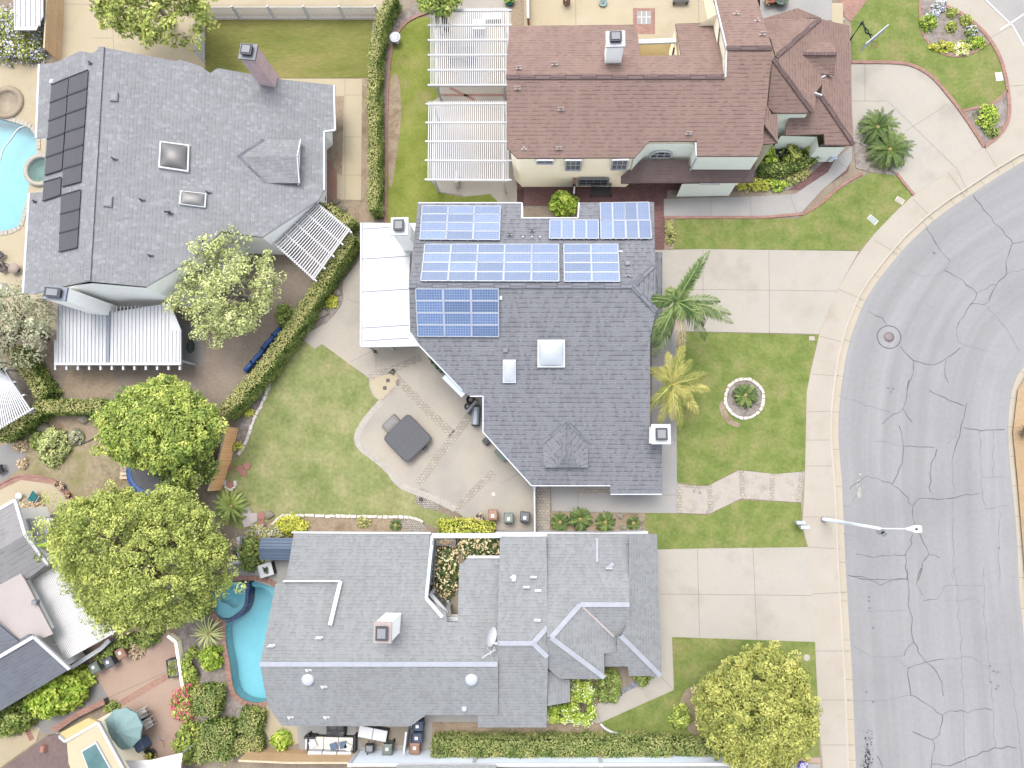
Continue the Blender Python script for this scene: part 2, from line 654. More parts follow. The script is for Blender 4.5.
M['teal_seat'] = plain('teal_seat', A(40, 136, 136), .7, .3)
M['cushion'] = plain('cushion', A(226, 222, 214, 2.2), .9, .1)
M['sail'] = plain('sail', AW(236, 234, 236), .85, .15)
M['cart_green'] = plain('cart_green', A(140, 154, 142), .55, .35)
M['cart_grey'] = plain('cart_grey', A(112, 118, 124), .55, .35)
M['cart_brown'] = plain('cart_brown', A(190, 146, 122), .55, .35)
M['cart_blue'] = plain('cart_blue', A(78, 92, 118), .55, .35)
M['sticker'] = plain('sticker', AW(236, 236, 236), .6, .3)
M['terracotta'] = plain('terracotta', A(196, 128, 100), .85, .2)
M['red_flag'] = mat('red_flag', [A(206, 148, 136), A(218, 164, 150)], 1, .08, 8, .9, .1)
M['boulder'] = mat('boulder', [A(168, 160, 140), A(198, 190, 172)], 2, .15, 7, .9, .1)
M['trunk'] = mat('trunk', [A(110, 96, 82), A(150, 134, 116)], 2, .2, 10, .95, .1, stretch=(4, 4, 1))
M['trunk_pale'] = mat('trunk_pale', [A(158, 150, 138), A(186, 178, 164)], 2, .2, 10, .95, .1)
M['hedge_core'] = plain('hedge_core', A(100, 116, 66), .95, .05)
M['purple'] = plain('purple', A(120, 100, 170), .8, .1)


def glassmat(name, c, rough=.12):
    m, nt, bs = newmat(name)
    v = tex(nt, 'Object')
    r = ramp(nt, [c, tuple(min(.9, x * 1.6 + .01) for x in c[:3]) + (1,)], .35, .75)
    nt.links.new(noise(nt, v, .9, 3), r.inputs[0])
    nt.links.new(r.outputs[0], bs.inputs['Base Color'])
    bs.inputs['Roughness'].default_value = rough
    bs.inputs['Specular IOR Level'].default_value = .7
    return m


M['pane'] = glassmat('window_glass', A(110, 116, 126, 2))
M['pane_dark'] = glassmat('dark_glass', A(70, 74, 82))
M['pane_green'] = glassmat('green_glass', A(80, 130, 130), .25)
M['dome'] = mat('white_dome', [A(222, 232, 244, 3.3), A(236, 242, 250, 3.3)], 2, .02, 6, .3, .5)
M['dome_smoke'] = glassmat('smoked_dome', A(92, 90, 90), .45)


def cellmat(name, c1, c2):
    """blue solar cells with pale bus lines between them, in UV metres"""
    m, nt, bs = newmat(name)
    v = tex(nt, 'UV')
    b = nt.nodes.new('ShaderNodeTexBrick')
    b.offset = 0
    b.inputs['Scale'].default_value = 1
    b.inputs['Brick Width'].default_value = .165
    b.inputs['Row Height'].default_value = .165
    b.inputs['Mortar Size'].default_value = .012
    b.inputs['Color1'].default_value = c1
    b.inputs['Color2'].default_value = c2
    b.inputs['Mortar'].default_value = A(178, 196, 226)
    nt.links.new(v, b.inputs['Vector'])
    oi = nt.nodes.new('ShaderNodeObjectInfo')
    f = maprange(nt, oi.outputs['Random'], 0, 1, .84, 1.16)
    nt.links.new(mixc(nt, b.outputs[0], grey(nt, f), 1.0, 'MULTIPLY'), bs.inputs['Base Color'])
    bs.inputs['Roughness'].default_value = .4
    bs.inputs['Specular IOR Level'].default_value = .22
    return m


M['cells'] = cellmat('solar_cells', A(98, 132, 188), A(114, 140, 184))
M['cells_skylit'] = cellmat('solar_cells_skylit', A(146, 170, 212), A(160, 178, 212))  # north slope copy, sky reflection put into the cell colour as a paler blue
M['pvframe'] = plain('panel_frame', A(214, 222, 234), .4, .5, .3)
M['pool_mat'] = mat('solar_rubber', [A(96, 96, 104), A(112, 111, 118)], .8, .08, 14, .6, .3, stretch=(1, .2, 1))


def watermat(name, tint):
    m, nt, bs = newmat(name)
    out = nt.nodes['Material Output']
    tr = nt.nodes.new('ShaderNodeBsdfTransparent')
    tr.inputs[0].default_value = tint
    gl = nt.nodes.new('ShaderNodeBsdfGlossy')
    gl.inputs['Roughness'].default_value = .03
    fr = nt.nodes.new('ShaderNodeFresnel')
    fr.inputs[0].default_value = 1.33
    v = tex(nt, 'Object')
    bp = nt.nodes.new('ShaderNodeBump')
    bp.inputs['Strength'].default_value = .25
    bp.inputs['Distance'].default_value = .05
    nt.links.new(noise(nt, v, 2.2, 3), bp.inputs['Height'])
    nt.links.new(bp.outputs[0], gl.inputs['Normal'])
    mx = nt.nodes.new('ShaderNodeMixShader')
    nt.links.new(fr.outputs[0], mx.inputs[0])
    nt.links.new(tr.outputs[0], mx.inputs[1])
    nt.links.new(gl.outputs[0], mx.inputs[2])
    nt.links.new(mx.outputs[0], out.inputs[0])
    return m


M['water'] = watermat('pool_water', (.6, .9, .97, 1))
M['water_deep'] = watermat('pool_water_teal', (.62, .86, .89, 1))
M['plaster'] = mat('pool_plaster', [A(196, 226, 230, 2.5), A(214, 238, 240, 2.5)], .7, .04, 5, .8, .2)
M['pooltile'] = brickmat('pool_tile', A(96, 118, 166), A(72, 92, 140), A(150, 166, 196), .15, .15, .012, coord='Object', off=0)

# leaves
M['lf_yellowgreen'] = leafmat('leaf_yellowgreen', AL(68, 94, 42), AL(136, 153, 70), AL(192, 197, 106))
M['lf_olive'] = leafmat('leaf_olive', AL(76, 92, 44), AL(148, 159, 80), AL(196, 200, 114))
M['lf_gold'] = leafmat('leaf_gold', AL(82, 92, 44), AL(144, 149, 74), AL(188, 184, 106))
M['lf_feather'] = leafmat('leaf_feather', AL(120, 132, 80), AL(170, 178, 116), AL(206, 208, 150))
M['lf_grey'] = leafmat('leaf_grey', AL(112, 116, 88), AL(156, 158, 128), AL(190, 190, 160))
M['lf_hedge'] = leafmat('leaf_hedge', AL(70, 92, 40), AL(120, 138, 70), AL(168, 174, 102))
M['lf_ivy'] = leafmat('leaf_ivy', AL(92, 112, 56), AL(130, 142, 82), AL(168, 164, 110))
M['lf_tanivy'] = leafmat('leaf_tan_ivy', AL(132, 138, 82), AL(156, 156, 98), AL(176, 170, 118))
M['lf_lime'] = leafmat('leaf_lime', AL(138, 148, 50), AL(180, 182, 76), AL(208, 204, 108))
M['lf_bright'] = leafmat('leaf_bright', AL(84, 118, 36), AL(142, 166, 60), AL(198, 206, 104))
M['lf_dark'] = leafmat('leaf_dark', AL(40, 58, 32), AL(72, 94, 54), AL(112, 128, 84))
M['lf_palm'] = leafmat('leaf_palm', AL(56, 82, 44), AL(98, 120, 68), AL(152, 164, 106))
M['lf_palmyellow'] = leafmat('leaf_palm_yellow', AL(100, 112, 56), AL(148, 148, 82), AL(196, 184, 114))
M['lf_sago'] = leafmat('leaf_sago', AL(42, 62, 30), AL(74, 96, 46), AL(128, 140, 78))
M['lf_dry'] = leafmat('leaf_dry', AL(150, 132, 108), AL(190, 170, 140), AL(214, 196, 166))
M['fl_lilac'] = leafmat('flower_lilac', AL(170, 166, 206), AL(198, 196, 226), AL(222, 220, 240))
M['fl_pink'] = leafmat('flower_magenta', AL(170, 50, 92), AL(196, 80, 116), AL(210, 116, 142))
M['fl_cream'] = leafmat('flower_cream', AL(206, 176, 136), AL(226, 206, 160), AL(240, 228, 190))
M['fl_white'] = leafmat('flower_white', AL(230, 230, 190), AL(240, 240, 210), AL(250, 250, 235))


def roadmat():
    """old asphalt: long tonal bands along the lanes (UV x across, y along) with grain and stains"""
    m, nt, bs = newmat('asphalt')
    v = tex(nt, 'UV', (1.0, .035, 1))
    r = ramp(nt, [A(176, 176, 177), A(187, 187, 188), A(198, 198, 199)], .28, .72)
    nt.links.new(noise(nt, v, .9, 7, .6), r.inputs[0])
    o = tex(nt, 'Object')
    c = mixc(nt, r.outputs[0], A(168, 168, 170), maprange(nt, noise(nt, o, .13, 5), .5, .78, 0, .7))
    f = maprange(nt, noise(nt, o, 26, 2), .25, .75, .93, 1.07)
    c = mixc(nt, c, grey(nt, f), 1.0, 'MULTIPLY')
    f = maprange(nt, noise(nt, o, 3.5, 4), .25, .75, .95, 1.05)
    c = mixc(nt, c, grey(nt, f), 1.0, 'MULTIPLY')
    nt.links.new(c, bs.inputs['Base Color'])
    bs.inputs['Roughness'].default_value = .85
    bs.inputs['Specular IOR Level'].default_value = .25
    return m


M['asphalt'] = roadmat()

# ------------------------------------------------------------------ light
w = bpy.data.worlds.new('World')
scene.world = w
w.use_nodes = True
nt = w.node_tree
sky = nt.nodes.new('ShaderNodeTexSky')
sky.sky_type = 'NISHITA'
sky.sun_disc = False
SUN_EL, SUN_AZ = math.radians(70), math.radians(-14)   # azimuth clockwise from +Y (north, up in the photograph)
sky.sun_elevation = SUN_EL
sky.sun_rotation = SUN_AZ
sky.air_density = 1.0
sky.dust_density = 4.0
sky.ozone_density = .6
hs = nt.nodes.new('ShaderNodeHueSaturation')     # thin overcast: the blue of the sky is veiled
hs.inputs['Saturation'].default_value = .42
nt.links.new(sky.outputs[0], hs.inputs['Color'])
nt.links.new(hs.outputs[0], nt.nodes['Background'].inputs[0])
nt.nodes['Background'].inputs[1].default_value = .15
sd = bpy.data.lights.new('sun', 'SUN')
sd.energy = 0.6
sd.angle = math.radians(24)
sd.color = (1, .97, .93)
so = bpy.data.objects.new('sun', sd)
col.objects.link(so)
sdir = Vector((math.sin(SUN_AZ) * math.cos(SUN_EL), math.cos(SUN_AZ) * math.cos(SUN_EL), math.sin(SUN_EL)))
so.rotation_mode = 'QUATERNION'
so.rotation_quaternion = sdir.to_track_quat('Z', 'Y')
so.location = (0, 0, 60)
scene.view_settings.view_transform = 'Standard'
scene.view_settings.look = 'None'
scene.view_settings.gamma = 1
scene.view_settings.exposure = 1.88

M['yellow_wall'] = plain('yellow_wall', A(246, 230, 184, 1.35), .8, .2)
# ------------------------------------------------------------------ ground, road, lots
def resample(pts, n):
    d = [0]
    for i in range(1, len(pts)):
        d.append(d[-1] + (pts[i] - pts[i - 1]).length)
    out = []
    for k in range(n):
        t = d[-1] * k / (n - 1)
        i = max(j for j in range(len(d) - 1) if d[j] <= t + 1e-9)
        f = (t - d[i]) / max(d[i + 1] - d[i], 1e-9)
        out.append(pts[i].lerp(pts[i + 1], min(f, 1)))
    return out


def offset_line(pts, w):
    out = []
    n = len(pts)
    for i in range(n):
        d = pts[min(i + 1, n - 1)] - pts[max(i - 1, 0)]
        d = Vector((d.x, d.y, 0)).normalized()
        out.append(pts[i] + Vector((-d.y, d.x, 0)) * w)
    return out


mb = MB()
mb.face([(-700, -700, -1.6), (700, -700, -1.6), (700, 700, -1.6), (-700, 700, -1.6)])
struct('ground', mb, M['soil'])

E = [(895, 1150), (868, 900), (856, 768), (852, 672), (845.7, 570), (842, 484), (838.3, 440), (838.5, 415), (841, 388), (846, 356), (853, 330), (864, 302), (876, 283), (890, 265), (908, 244), (929, 224), (950, 208), (973, 193), (997, 177), (1024, 161), (1060, 147), (1110, 140), (1250, 136), (1500, 136)]
R_ = [(1075, 1150), (1048, 900), (1036, 768), (1027, 680), (1024, 638), (1019, 590), (1017.5, 549), (1015, 515), (1012, 484), (1009, 455), (1008, 432), (1009, 410), (1012, 390), (1017, 376), (1024, 366), (1038, 352), (1060, 342), (1100, 335), (1250, 330), (1500, 330)]
E = resample(smooth_open([P(x, y, 0) for x, y in E], 2) if False else [P(x, y, 0) for x, y in E], 160)
R_ = resample([P(x, y, 0) for x, y in R_], 160)
mb = MB()
vlen = 0
for i in range(len(E) - 1):
    seg = ((E[i + 1] - E[i]).length + (R_[i + 1] - R_[i]).length) / 2
    for k in range(6):
        f0, f1 = k / 6, (k + 1) / 6
        mb.face([E[i].lerp(R_[i], f0), E[i].lerp(R_[i], f1), E[i + 1].lerp(R_[i + 1], f1), E[i + 1].lerp(R_[i + 1], f0)], 0,
                [(f0 * 11.5, vlen), (f1 * 11.5, vlen), (f1 * 11.5, vlen + seg), (f0 * 11.5, vlen + seg)])
    vlen += seg
struct('road', mb, M['asphalt'])

# kerb and gutter, both sides
def kerbside(edge, side):
    g = offset_line(edge, .46 * side)
    k = offset_line(edge, .62 * side)
    mb = MB()
    n = len(edge)
    for i in range(n - 1):
        up = lambda p, z: Vector((p.x, p.y, z))
        mb.face([up(edge[i], .006), up(g[i], .006), up(g[i + 1], .006), up(edge[i + 1], .006)], 0)
    struct('gutter', mb, M['gutter'])
    mb = MB()
    h = Z0 + .012
    f = offset_line(edge, .49 * side)
    for i in range(n - 1):
        mb.face([up(g[i], .0), up(g[i + 1], .0), up(f[i + 1], h), up(f[i], h)], 0)
        mb.face([up(f[i], h), up(k[i], h), up(k[i + 1], h), up(f[i + 1], h)], 0)
        mb.face([up(k[i], h), up(k[i], .0), up(k[i + 1], .0), up(k[i + 1], h)], 0)
        if i % 4 == 0:
            strip(mb, [up(edge[i], .009), up(g[i], .009)], .03, 1)
    struct('kerb', mb, [M['kerb'], M['joint_dark']])
    return k


KL = kerbside(E, 1)
KR = kerbside(R_, -1)

POOL_D = smooth_closed([(249.5, 580), (262, 580.5), (272, 584), (281, 592), (282, 640), (280, 690), (268, 702), (252, 703.5), (239, 698), (232.6, 688), (230, 664), (226, 646), (224.7, 628), (227, 621.5), (220, 620), (212, 610), (208.5, 599), (212, 587), (224, 581), (238, 580)], 1)
POOL_B = [(-40, 112), (0, 118.5), (15.6, 122.5), (30, 127.6), (37, 137), (37, 153), (46, 158), (46, 186), (34, 194), (27, 201), (19.5, 226.5), (8, 231), (0, 231.7), (-40, 236)]
lots = [Vector((p.x, p.y, Z0)) for p in KL] + [Vector((400, 400, Z0)), Vector((-400, 400, Z0)), Vector((-400, -400, Z0)), Vector((KL[0].x, -400, Z0))]
mb = MB()
mb.poly(lots, 0, [[P(x, y) for x, y in POOL_D], [P(x, y) for x, y in POOL_B]])
struct('terrain', mb, M['soil'])
mb = MB()
ea = [Vector((p.x, p.y, Z0)) for p in KR] + [Vector((400, KR[-1].y, Z0)), Vector((400, -400, Z0)), Vector((KR[0].x, -400, Z0))]
mb.poly(ea, 0)
struct('terrain', mb, M['mulch'])

# cracks in the asphalt: dark sealed lines of uneven width, faint ones paler
def cr(name, lines, m, w):
    mb = MB()
    for l in lines:
        pts = [P(x, y, .0) for x, y in l]
        q = [pts[0]]
        for a, b in zip(pts, pts[1:]):
            n = max(2, int((b - a).length / .35))
            for k in range(1, n + 1):
                p = a.lerp(b, k / n)
                if k < n:
                    p = p + Vector((rnd.gauss(0, .05), rnd.gauss(0, .05), 0))
                q.append(p)
        q = [Vector((p.x, p.y, .008 if m != M['crack'] else .011)) for p in q]
        strip(mb, q, [w * rnd.uniform(.4, 1.5) for _ in q])
    struct(name, mb, m)


def z4(ox, oy, pts):
    return [(ox + x / 3.84, oy + y / 3.84) for x, y in pts]


CR = [z4(804, 190, l) for l in [
    [(650, 20), (705, 92), (800, 205), (775, 280), (778, 320), (738, 368), (710, 430), (690, 445)],
    [(800, 205), (860, 195), (930, 200)],
    [(470, 145), (520, 228), (562, 272)], [(540, 310), (612, 348), (664, 396), (640, 440), (600, 500), (586, 530)], [(664, 396), (735, 362)],
    [(640, 437), (690, 440)],
    [(245, 465), (300, 490), (320, 520)], [(370, 600), (420, 655), (490, 672), (545, 647), (600, 605)], [(420, 655), (420, 700), (395, 768)],
    [(545, 647), (540, 690), (555, 740)]]]
CR += [z4(804, 380, l) for l in [
    [(402, 0), (395, 60), (380, 110), (415, 160)], [(380, 110), (345, 130), (300, 170)], [(365, 175), (382, 250), (378, 320), (340, 400)],
    [(382, 255), (500, 260)], [(510, 265), (488, 320), (485, 430)], [(340, 405), (380, 435), (418, 485), (420, 540), (430, 570)],
    [(418, 485), (445, 455), (560, 455), (670, 435)], [(420, 590), (400, 650), (390, 675), (395, 768)], [(200, 668), (250, 678), (390, 675)],
    [(440, 580), (480, 670), (455, 700), (440, 768)], [(480, 670), (520, 682)], [(175, 420), (205, 395), (240, 368), (340, 400)], [(175, 752), (260, 766), (395, 765)],
    [(610, 182), (660, 190), (770, 190)], [(625, 90), (600, 200), (570, 300)], [(480, 40), (560, 80), (615, 100)]]]
CR += [z4(804, 568, l) for l in [
    [(170, 28), (250, 45), (290, 68), (345, 46), (395, 42)], [(398, 0), (402, 120), (412, 230), (422, 285), (468, 360), (510, 400), (530, 440), (535, 490)],
    [(450, 0), (432, 65), (455, 105)], [(455, 127), (510, 120)], [(422, 285), (402, 300), (385, 335)], [(468, 360), (400, 385), (402, 430), (410, 488), (475, 525), (532, 565), (520, 640), (492, 660), (502, 690), (488, 768), (486, 900)],
    [(415, 628), (492, 660)], [(492, 752), (560, 760), (640, 725), (730, 690), (815, 692)], [(532, 565), (560, 548), (720, 545)], [(468, 360), (540, 350)], [(280, 720), (300, 760), (300, 900)]]]
CRF = [z4(804, 380, l) for l in [
    [(675, 195), (680, 370), (685, 450), (700, 490)], [(685, 372), (765, 372)], [(725, 195), (730, 370)], [(750, 500), (750, 768)], [(130, 60), (260, 100), (345, 130)], [(270, 235), (382, 250)], [(150, 485), (185, 480), (205, 440)],
    [(690, 495), (785, 485)], [(570, 300), (575, 768)], [(490, 430), (500, 490)], [(150, 590), (200, 600)], [(550, 245), (590, 200)]]]
CRF += [z4(804, 568, l) for l in [
    [(580, 0), (600, 250), (620, 768)], [(690, 0), (695, 200), (720, 480), (735, 690)], [(510, 120), (540, 70), (690, 70)], [(190, 300), (260, 345), (340, 340), (400, 385)], [(240, 165), (380, 165)], [(540, 350), (640, 342), (710, 385)],
    [(540, 125), (660, 120), (690, 150)], [(180, 510), (300, 510), (410, 488)], [(790, 370), (820, 600), (840, 768)], [(385, 335), (340, 340)]]]
CRF += [z4(804, 190, l) for l in [
    [(700, 445), (760, 510), (830, 620)], [(586, 530), (590, 580), (630, 600), (720, 620)], [(400, 310), (460, 335), (520, 325), (560, 300)], [(740, 360), (800, 310), (860, 305)], [(560, 272), (540, 310)], [(690, 440), (740, 360)]]]
cr('road_cracks', CR, M['crack'], .042)
cr('road_hairline_cracks', CRF, M['crack_faint'], .034)
# oil blots and a spill of dark grit near the bottom, bird marks
M['oil'] = plain('oil_stain', A(150, 151, 156), .85, .2)
mb = MB()
for px, py, r in [(881, 531, .3), (884, 534, .2), (934, 253, .12)]:
    c = P(px, py, .0)
    mb.poly([(c.x + math.cos(a * .449) * r * rnd.uniform(.7, 1.2), c.y + math.sin(a * .449) * r * rnd.uniform(.6, 1.1), .007) for a in range(14)])
for k in range(190):
    t = rnd.random() ** .6
    px, py = 867 + rnd.gauss(0, 2.6) + (1 - t) * 2, 728 + 50 * t
    c = P(px, py, 0)
    r = rnd.uniform(.02, .075)
    mb.poly([(c.x + math.cos(a) * r, c.y + math.sin(a) * r, .012) for a in (0, 1.2, 2.5, 3.7, 5.1)])
for px, py in [(869, 597), (869, 601), (869.5, 608), (873, 628), (866.5, 692), (873, 702), (990, 666), (993.5, 671), (997.5, 672), (990.6, 682), (998, 686), (996, 689), (888, 388), (891, 392), (893, 389), (905, 555), (999, 548)]:
    c = P(px, py, 0)
    mb.poly([(c.x + math.cos(a) * .09, c.y + math.sin(a) * .08, .012) for a in (0, 1, 2, 3, 4, 5.3)])
struct('road_stains', mb, M['crack'] if False else M['oil'])
M['paint_old'] = plain('dried_spill', A(214, 210, 200), .85, .2)
mb = MB()
for k in range(26):
    px, py = 859 + rnd.gauss(0, 1.6), 490 + rnd.gauss(0, 6)
    c = P(px, py, 0)
    r = rnd.uniform(.02, .1)
    mb.poly([(c.x + math.cos(a) * r, c.y + math.sin(a) * r * 1.3, .013 + k * .0002) for a in (0, 1.2, 2.5, 3.7, 5.1)])
struct('road_spill', mb, M['paint_old'])

# manhole in the road
c = P(889, 337, 0)
t = thing('manhole_cover', 'round rusty manhole cover set in the grey asphalt of the bend', 'manhole', (c.x, c.y, 0))
mb = MB()
mb.lathe((0, 0, 0), [(.84, .0), (.84, .012), (.78, .012), (.78, .0)], 32, cap=False)
mb.build('collar', M['crack'], t, True)
mb = MB()
mb.lathe((0, 0, 0), [(.36, 0), (.36, .03), (.1, .032), (.0, .032)], 28)
for k in range(8):
    a = k * math.pi / 4
    mb.box((.2 * math.cos(a), .2 * math.sin(a), .034), (.16, .035, .012), a)
mb.build('lid', plain('manhole_iron', A(168, 156, 154), .6, .4, .3), t, True)

# sidewalk
SW_IN = [(840, 1000), (826, 800), (819, 724), (815, 646), (812, 594), (808, 547), (802, 526), (804, 500), (805, 466), (806.6, 393), (810.5, 372), (819.6, 333), (838, 289), (856, 258), (874, 234), (893, 214), (913, 195), (948, 172), (984, 147), (1003, 133), (1010, 117), (1008, 86), (1002, 58), (991, 39), (976, 24), (960, 13), (940, 5), (921, -4), (900, -60)]
zs = Z0 + .008
mb = MB()
outer = [Vector((p.x, p.y, zs)) for p in KL[8:139]]
inner = [P(x, y, zs) for x, y in SW_IN]
mb.poly(inner + [P(1250, -60, zs)] + outer[::-1], 0)
SWJ = [((812, 594), (847, 592)), ((815, 651), (850, 651)), ((806, 466), (834, 466)), ((807, 412), (832, 411)), ((819.6, 336), (842, 342)), ((838, 289), (864, 300)), ((874, 240), (898, 254)), ((913, 199), (934, 220)), ((948, 172), (966, 197)), ((955, 165), (968, 192)), ((984, 147), (1000, 172)), ((990, 38), (1012, 26)), ((1009, 86), (1024, 85)), ((803, 517), (838, 517)), ((808, 547), (840, 549)), ((818, 700), (852, 700)), ((821, 745), (854, 745)), ((806, 440), (832, 440)), ((811, 374), (838, 376))]
for a, b in SWJ:
    strip(mb, [P(*a, zs + .003), P(*b, zs + .003)], .03, 1)
struct('sidewalk', mb, [M['concrete_walk'], M['joint_dark']])
sheet('driveway', [(984, -30), (984, 0), (1000, 15), (1012, 26), (1024, 47), (1100, 120), (1300, 128), (1300, -30)], M['concrete_cool'], 5, [((986, 0), (1013, 26)), ((1013, 26), (1026, 49)), ((1000, 30), (1024, 14))], M['white'], .1)

# ---- house front yards
DRV_TOP = [(852, 62), (895, 62), (914, 65), (932, 76), (944, 90), (960, 112), (984, 147), (948, 172), (913, 195), (897, 174), (880, 160), (852, 146), (846, 100)]
sheet('driveway', DRV_TOP, M['concrete'], 6, [((852, 101), (888, 101)), ((888, 101), (915, 128)), ((915, 128), (955, 167)), ((906, 131), (948, 104)), ((865, 62), (865, 101))], M['joint'])
sheet('driveway', [(655, 250), (700, 249), (859, 251), (838, 289), (819, 334), (675, 331), (655, 330)], M['concrete'], 7,
      [((703, 250), (703, 331)), ((769, 250.5), (769.5, 333)), ((662, 289), (838, 291))], M['joint'])
sheet('driveway', [(655, 549), (697, 548.5), (808, 547), (812, 594), (815, 642), (672, 637), (655, 637)], M['concrete'], 8,
      [((697.5, 549), (699.5, 637)), ((753, 548), (757, 639)), ((660, 594), (812, 595.5))], M['joint'])
sheet('lawn', [(674, 219), (798, 218.5), (821, 204), (836, 191), (872, 172), (895, 173), (913, 195), (893, 214), (874, 234), (859, 250.5), (700, 249), (674, 249)], M['grass_front'], 9)
sheet('lawn', [(677, 331.5), (819, 335), (810.5, 372), (806.6, 393), (805, 471), (775, 474), (739, 469.5), (708, 485), (694, 485), (677, 482)], M['grass_front'], 10)
sheet('lawn', [(645, 513), (677, 513.5), (709, 515), (724, 507), (741, 500), (801, 503), (802, 526), (808, 547), (697, 548.5), (655, 549.5), (645, 540)], M['grass_front'], 11)
sheet('lawn', [(672, 637), (815, 642), (817, 690), (820, 757), (722, 757), (700, 737), (670, 736), (640, 736), (615, 733), (600, 723), (640, 705), (674, 690)], M['grass_front'], 12)
sheet('lawn', [(852, 20), (866, 2), (880, -30), (919, -30), (921, 0), (919, 20), (923, 38), (936, 52), (955, 58), (975, 53), (992, 43), (1004, 66), (1007, 92), (990, 106), (962, 110), (944, 90), (932, 76), (914, 65), (895, 62), (852, 62)], M['grass_front'], 13)
sheet('flower_bed', [(920, -10), (919, 20), (923, 38), (936, 52), (955, 58), (975, 53), (991, 40), (976, 24), (960, 13), (940, 4)], M['mulch'], 14)
sheet('flower_bed', [(962, 111), (990, 107), (1007, 93), (1010, 117), (1003, 132), (984, 146)], M['mulch'], 14)
sheet('soil_patch', smooth_closed([(683, 690), (698, 684), (712, 700), (712, 735), (690, 736), (678, 712)]), M['bed'], 13)
sheet('soil_patch', smooth_closed([(718, 405), (724, 398), (728, 418), (742, 424), (738, 428), (724, 422)]), M['bed'], 13)

# walks
sheet('footpath', [(652, 329), (677, 331), (677, 513), (648, 513), (552, 511), (550, 470), (640, 470), (652, 440)], M['concrete_cool'], 6, [((662, 440), (677, 440)), ((662, 372), (677, 372)), ((578, 487), (578, 511)), ((660, 495), (677, 495))], M['joint'])
sheet('cobble_path', [(534, 484), (550, 484), (550, 531), (536, 531)], M['cobble'], 8)
sheet('cobble_path', [(577, 470), (610, 470), (610, 494), (577, 494)], M['cobble'], 7.5)
sheet('footpath', [(677, 484), (694, 486), (708, 486), (739, 470), (775, 474), (805, 471.5), (801, 502.5), (741, 498.5), (709, 514), (677, 513)], M['flag'], 12)
sheet('cobble_path', [(677, 484), (682, 485), (682, 513), (677, 513)], M['cobble'], 13)
sheet('cobble_path', [(707, 486.5), (712, 484), (713, 512), (708, 514)], M['cobble'], 13)
sheet('cobble_path', [(739, 470), (744, 470.5), (745, 498.5), (740, 499)], M['cobble'], 13)
sheet('cobble_path', [(770, 473.5), (775, 474), (774, 500), (769, 500)], M['cobble'], 13)
sheet('cobble_path', [(799, 472.5), (805, 471.5), (801, 502.5), (796, 502)], M['cobble'], 13)
sheet('cobble_path', [(683, 485), (707, 486.6), (707, 489), (683, 488)], M['cobble'], 13.5)
sheet('footpath', [(655, 637), (672, 637), (674, 690), (640, 705), (600, 723), (547, 723), (547, 719), (594, 719), (597, 704), (655, 677)], M['concrete'], 9, [((660, 676), (674, 690)), ((593, 704), (601, 723))], M['joint'])
sheet('brick_walk', [(722, 757.5), (820, 757.5), (821, 763), (720, 763)], M['salmon'], 10)
sheet('gravel_bed', [(603, 706), (624, 688), (640, 676), (655, 672), (655, 678), (630, 690)], mat('blue_gravel', [A(150, 152, 162), A(190, 192, 200)], 4, .25, 8, .9, .1), 9)
sheet('soil_bed', [(547, 724), (600, 724), (614, 733), (630, 737), (700, 738), (722, 752), (722, 760), (410, 760), (432, 722)], M['bed'], 8)
sheet('footpath', [(426, 714), (480, 714), (480, 722), (432, 722), (432, 760), (408, 760), (408, 726)], M['concrete_cool'], 9)
# entrance of the brown house
sheet('brick_court', [(517, 182), (660, 180), (760, 170), (852, 158), (848, 172), (820, 190), (790, 190), (667, 190), (667, 196), (664, 250), (654, 250), (654, 205), (517, 206)], M['brick_dark'], 8)
sheet('footpath', [(664, 199), (752, 196.5), (795, 194), (828, 172), (836, 158), (852, 146), (852, 160), (846, 170), (822, 190), (798, 216.5), (664, 217)], M['concrete_cool'], 10, [((710.5, 198), (711, 217)), ((750.5, 197), (751, 217)), ((790, 195), (798, 216)), ((836, 160), (850, 170))], M['joint'])
sheet('flower_bed', [(735, 150), (764, 140), (822, 140), (826, 160), (806, 178), (788, 190), (735, 190)], M['mulch'], 11)
sheet('flower_bed', [(853, 140), (866, 146), (898, 176), (870, 172), (856, 168)], M['mulch'], 11)
sheet('flower_bed', [(665, 217.5), (674, 217.5), (674, 249), (665, 249)], M['bed'], 9)
sheet('flower_bed', [(551, 511.5), (648, 513.5), (645, 532), (551, 532)], M['bed'], 9)
sheet('brick_walk', [(830, -20), (856, -20), (866, 3), (852, 22), (846, 18)], M['brick'], 7)
sheet('footpath', [(752, -20), (832, -20), (832, 5), (846, 20), (760, 22)], M['concrete_cool'], 6)
sheet('footpath', [(832, 3), (843, 3), (843, 24), (832, 22)], M['concrete_cream'], 8)
sheet('patio', [(524, -30), (760, -30), (760, 40), (524, 40)], M['concrete_cream'], 6, [((575, -30), (576, 30)), ((698, -30), (699, 26))], M['joint'])
sheet('brick_walk', [(633, 8), (655, 8), (655, 34), (633, 34)], M['brick'], 8)
sheet('footpath', [(637, 11), (651, 11), (651, 24), (637, 24)], M['concrete_cool'], 9, [((641.6, 11), (641.6, 24)), ((646.3, 11), (646.3, 24)), ((637, 17), (651, 17))], M['white'], .06)
sheet('patio', [(430, 0), (524, 0), (524, 200), (470, 200), (462, 195), (440, 192), (433, 180), (431, 90)], M['concrete_patio'], 6, [((450, 88), (475, 100)), ((431, 95), (507, 95))], M['brick'], .2)
sheet('footpath', [(498, 189), (524, 189), (524, 225), (496, 204)], M['concrete_patio'], 8)
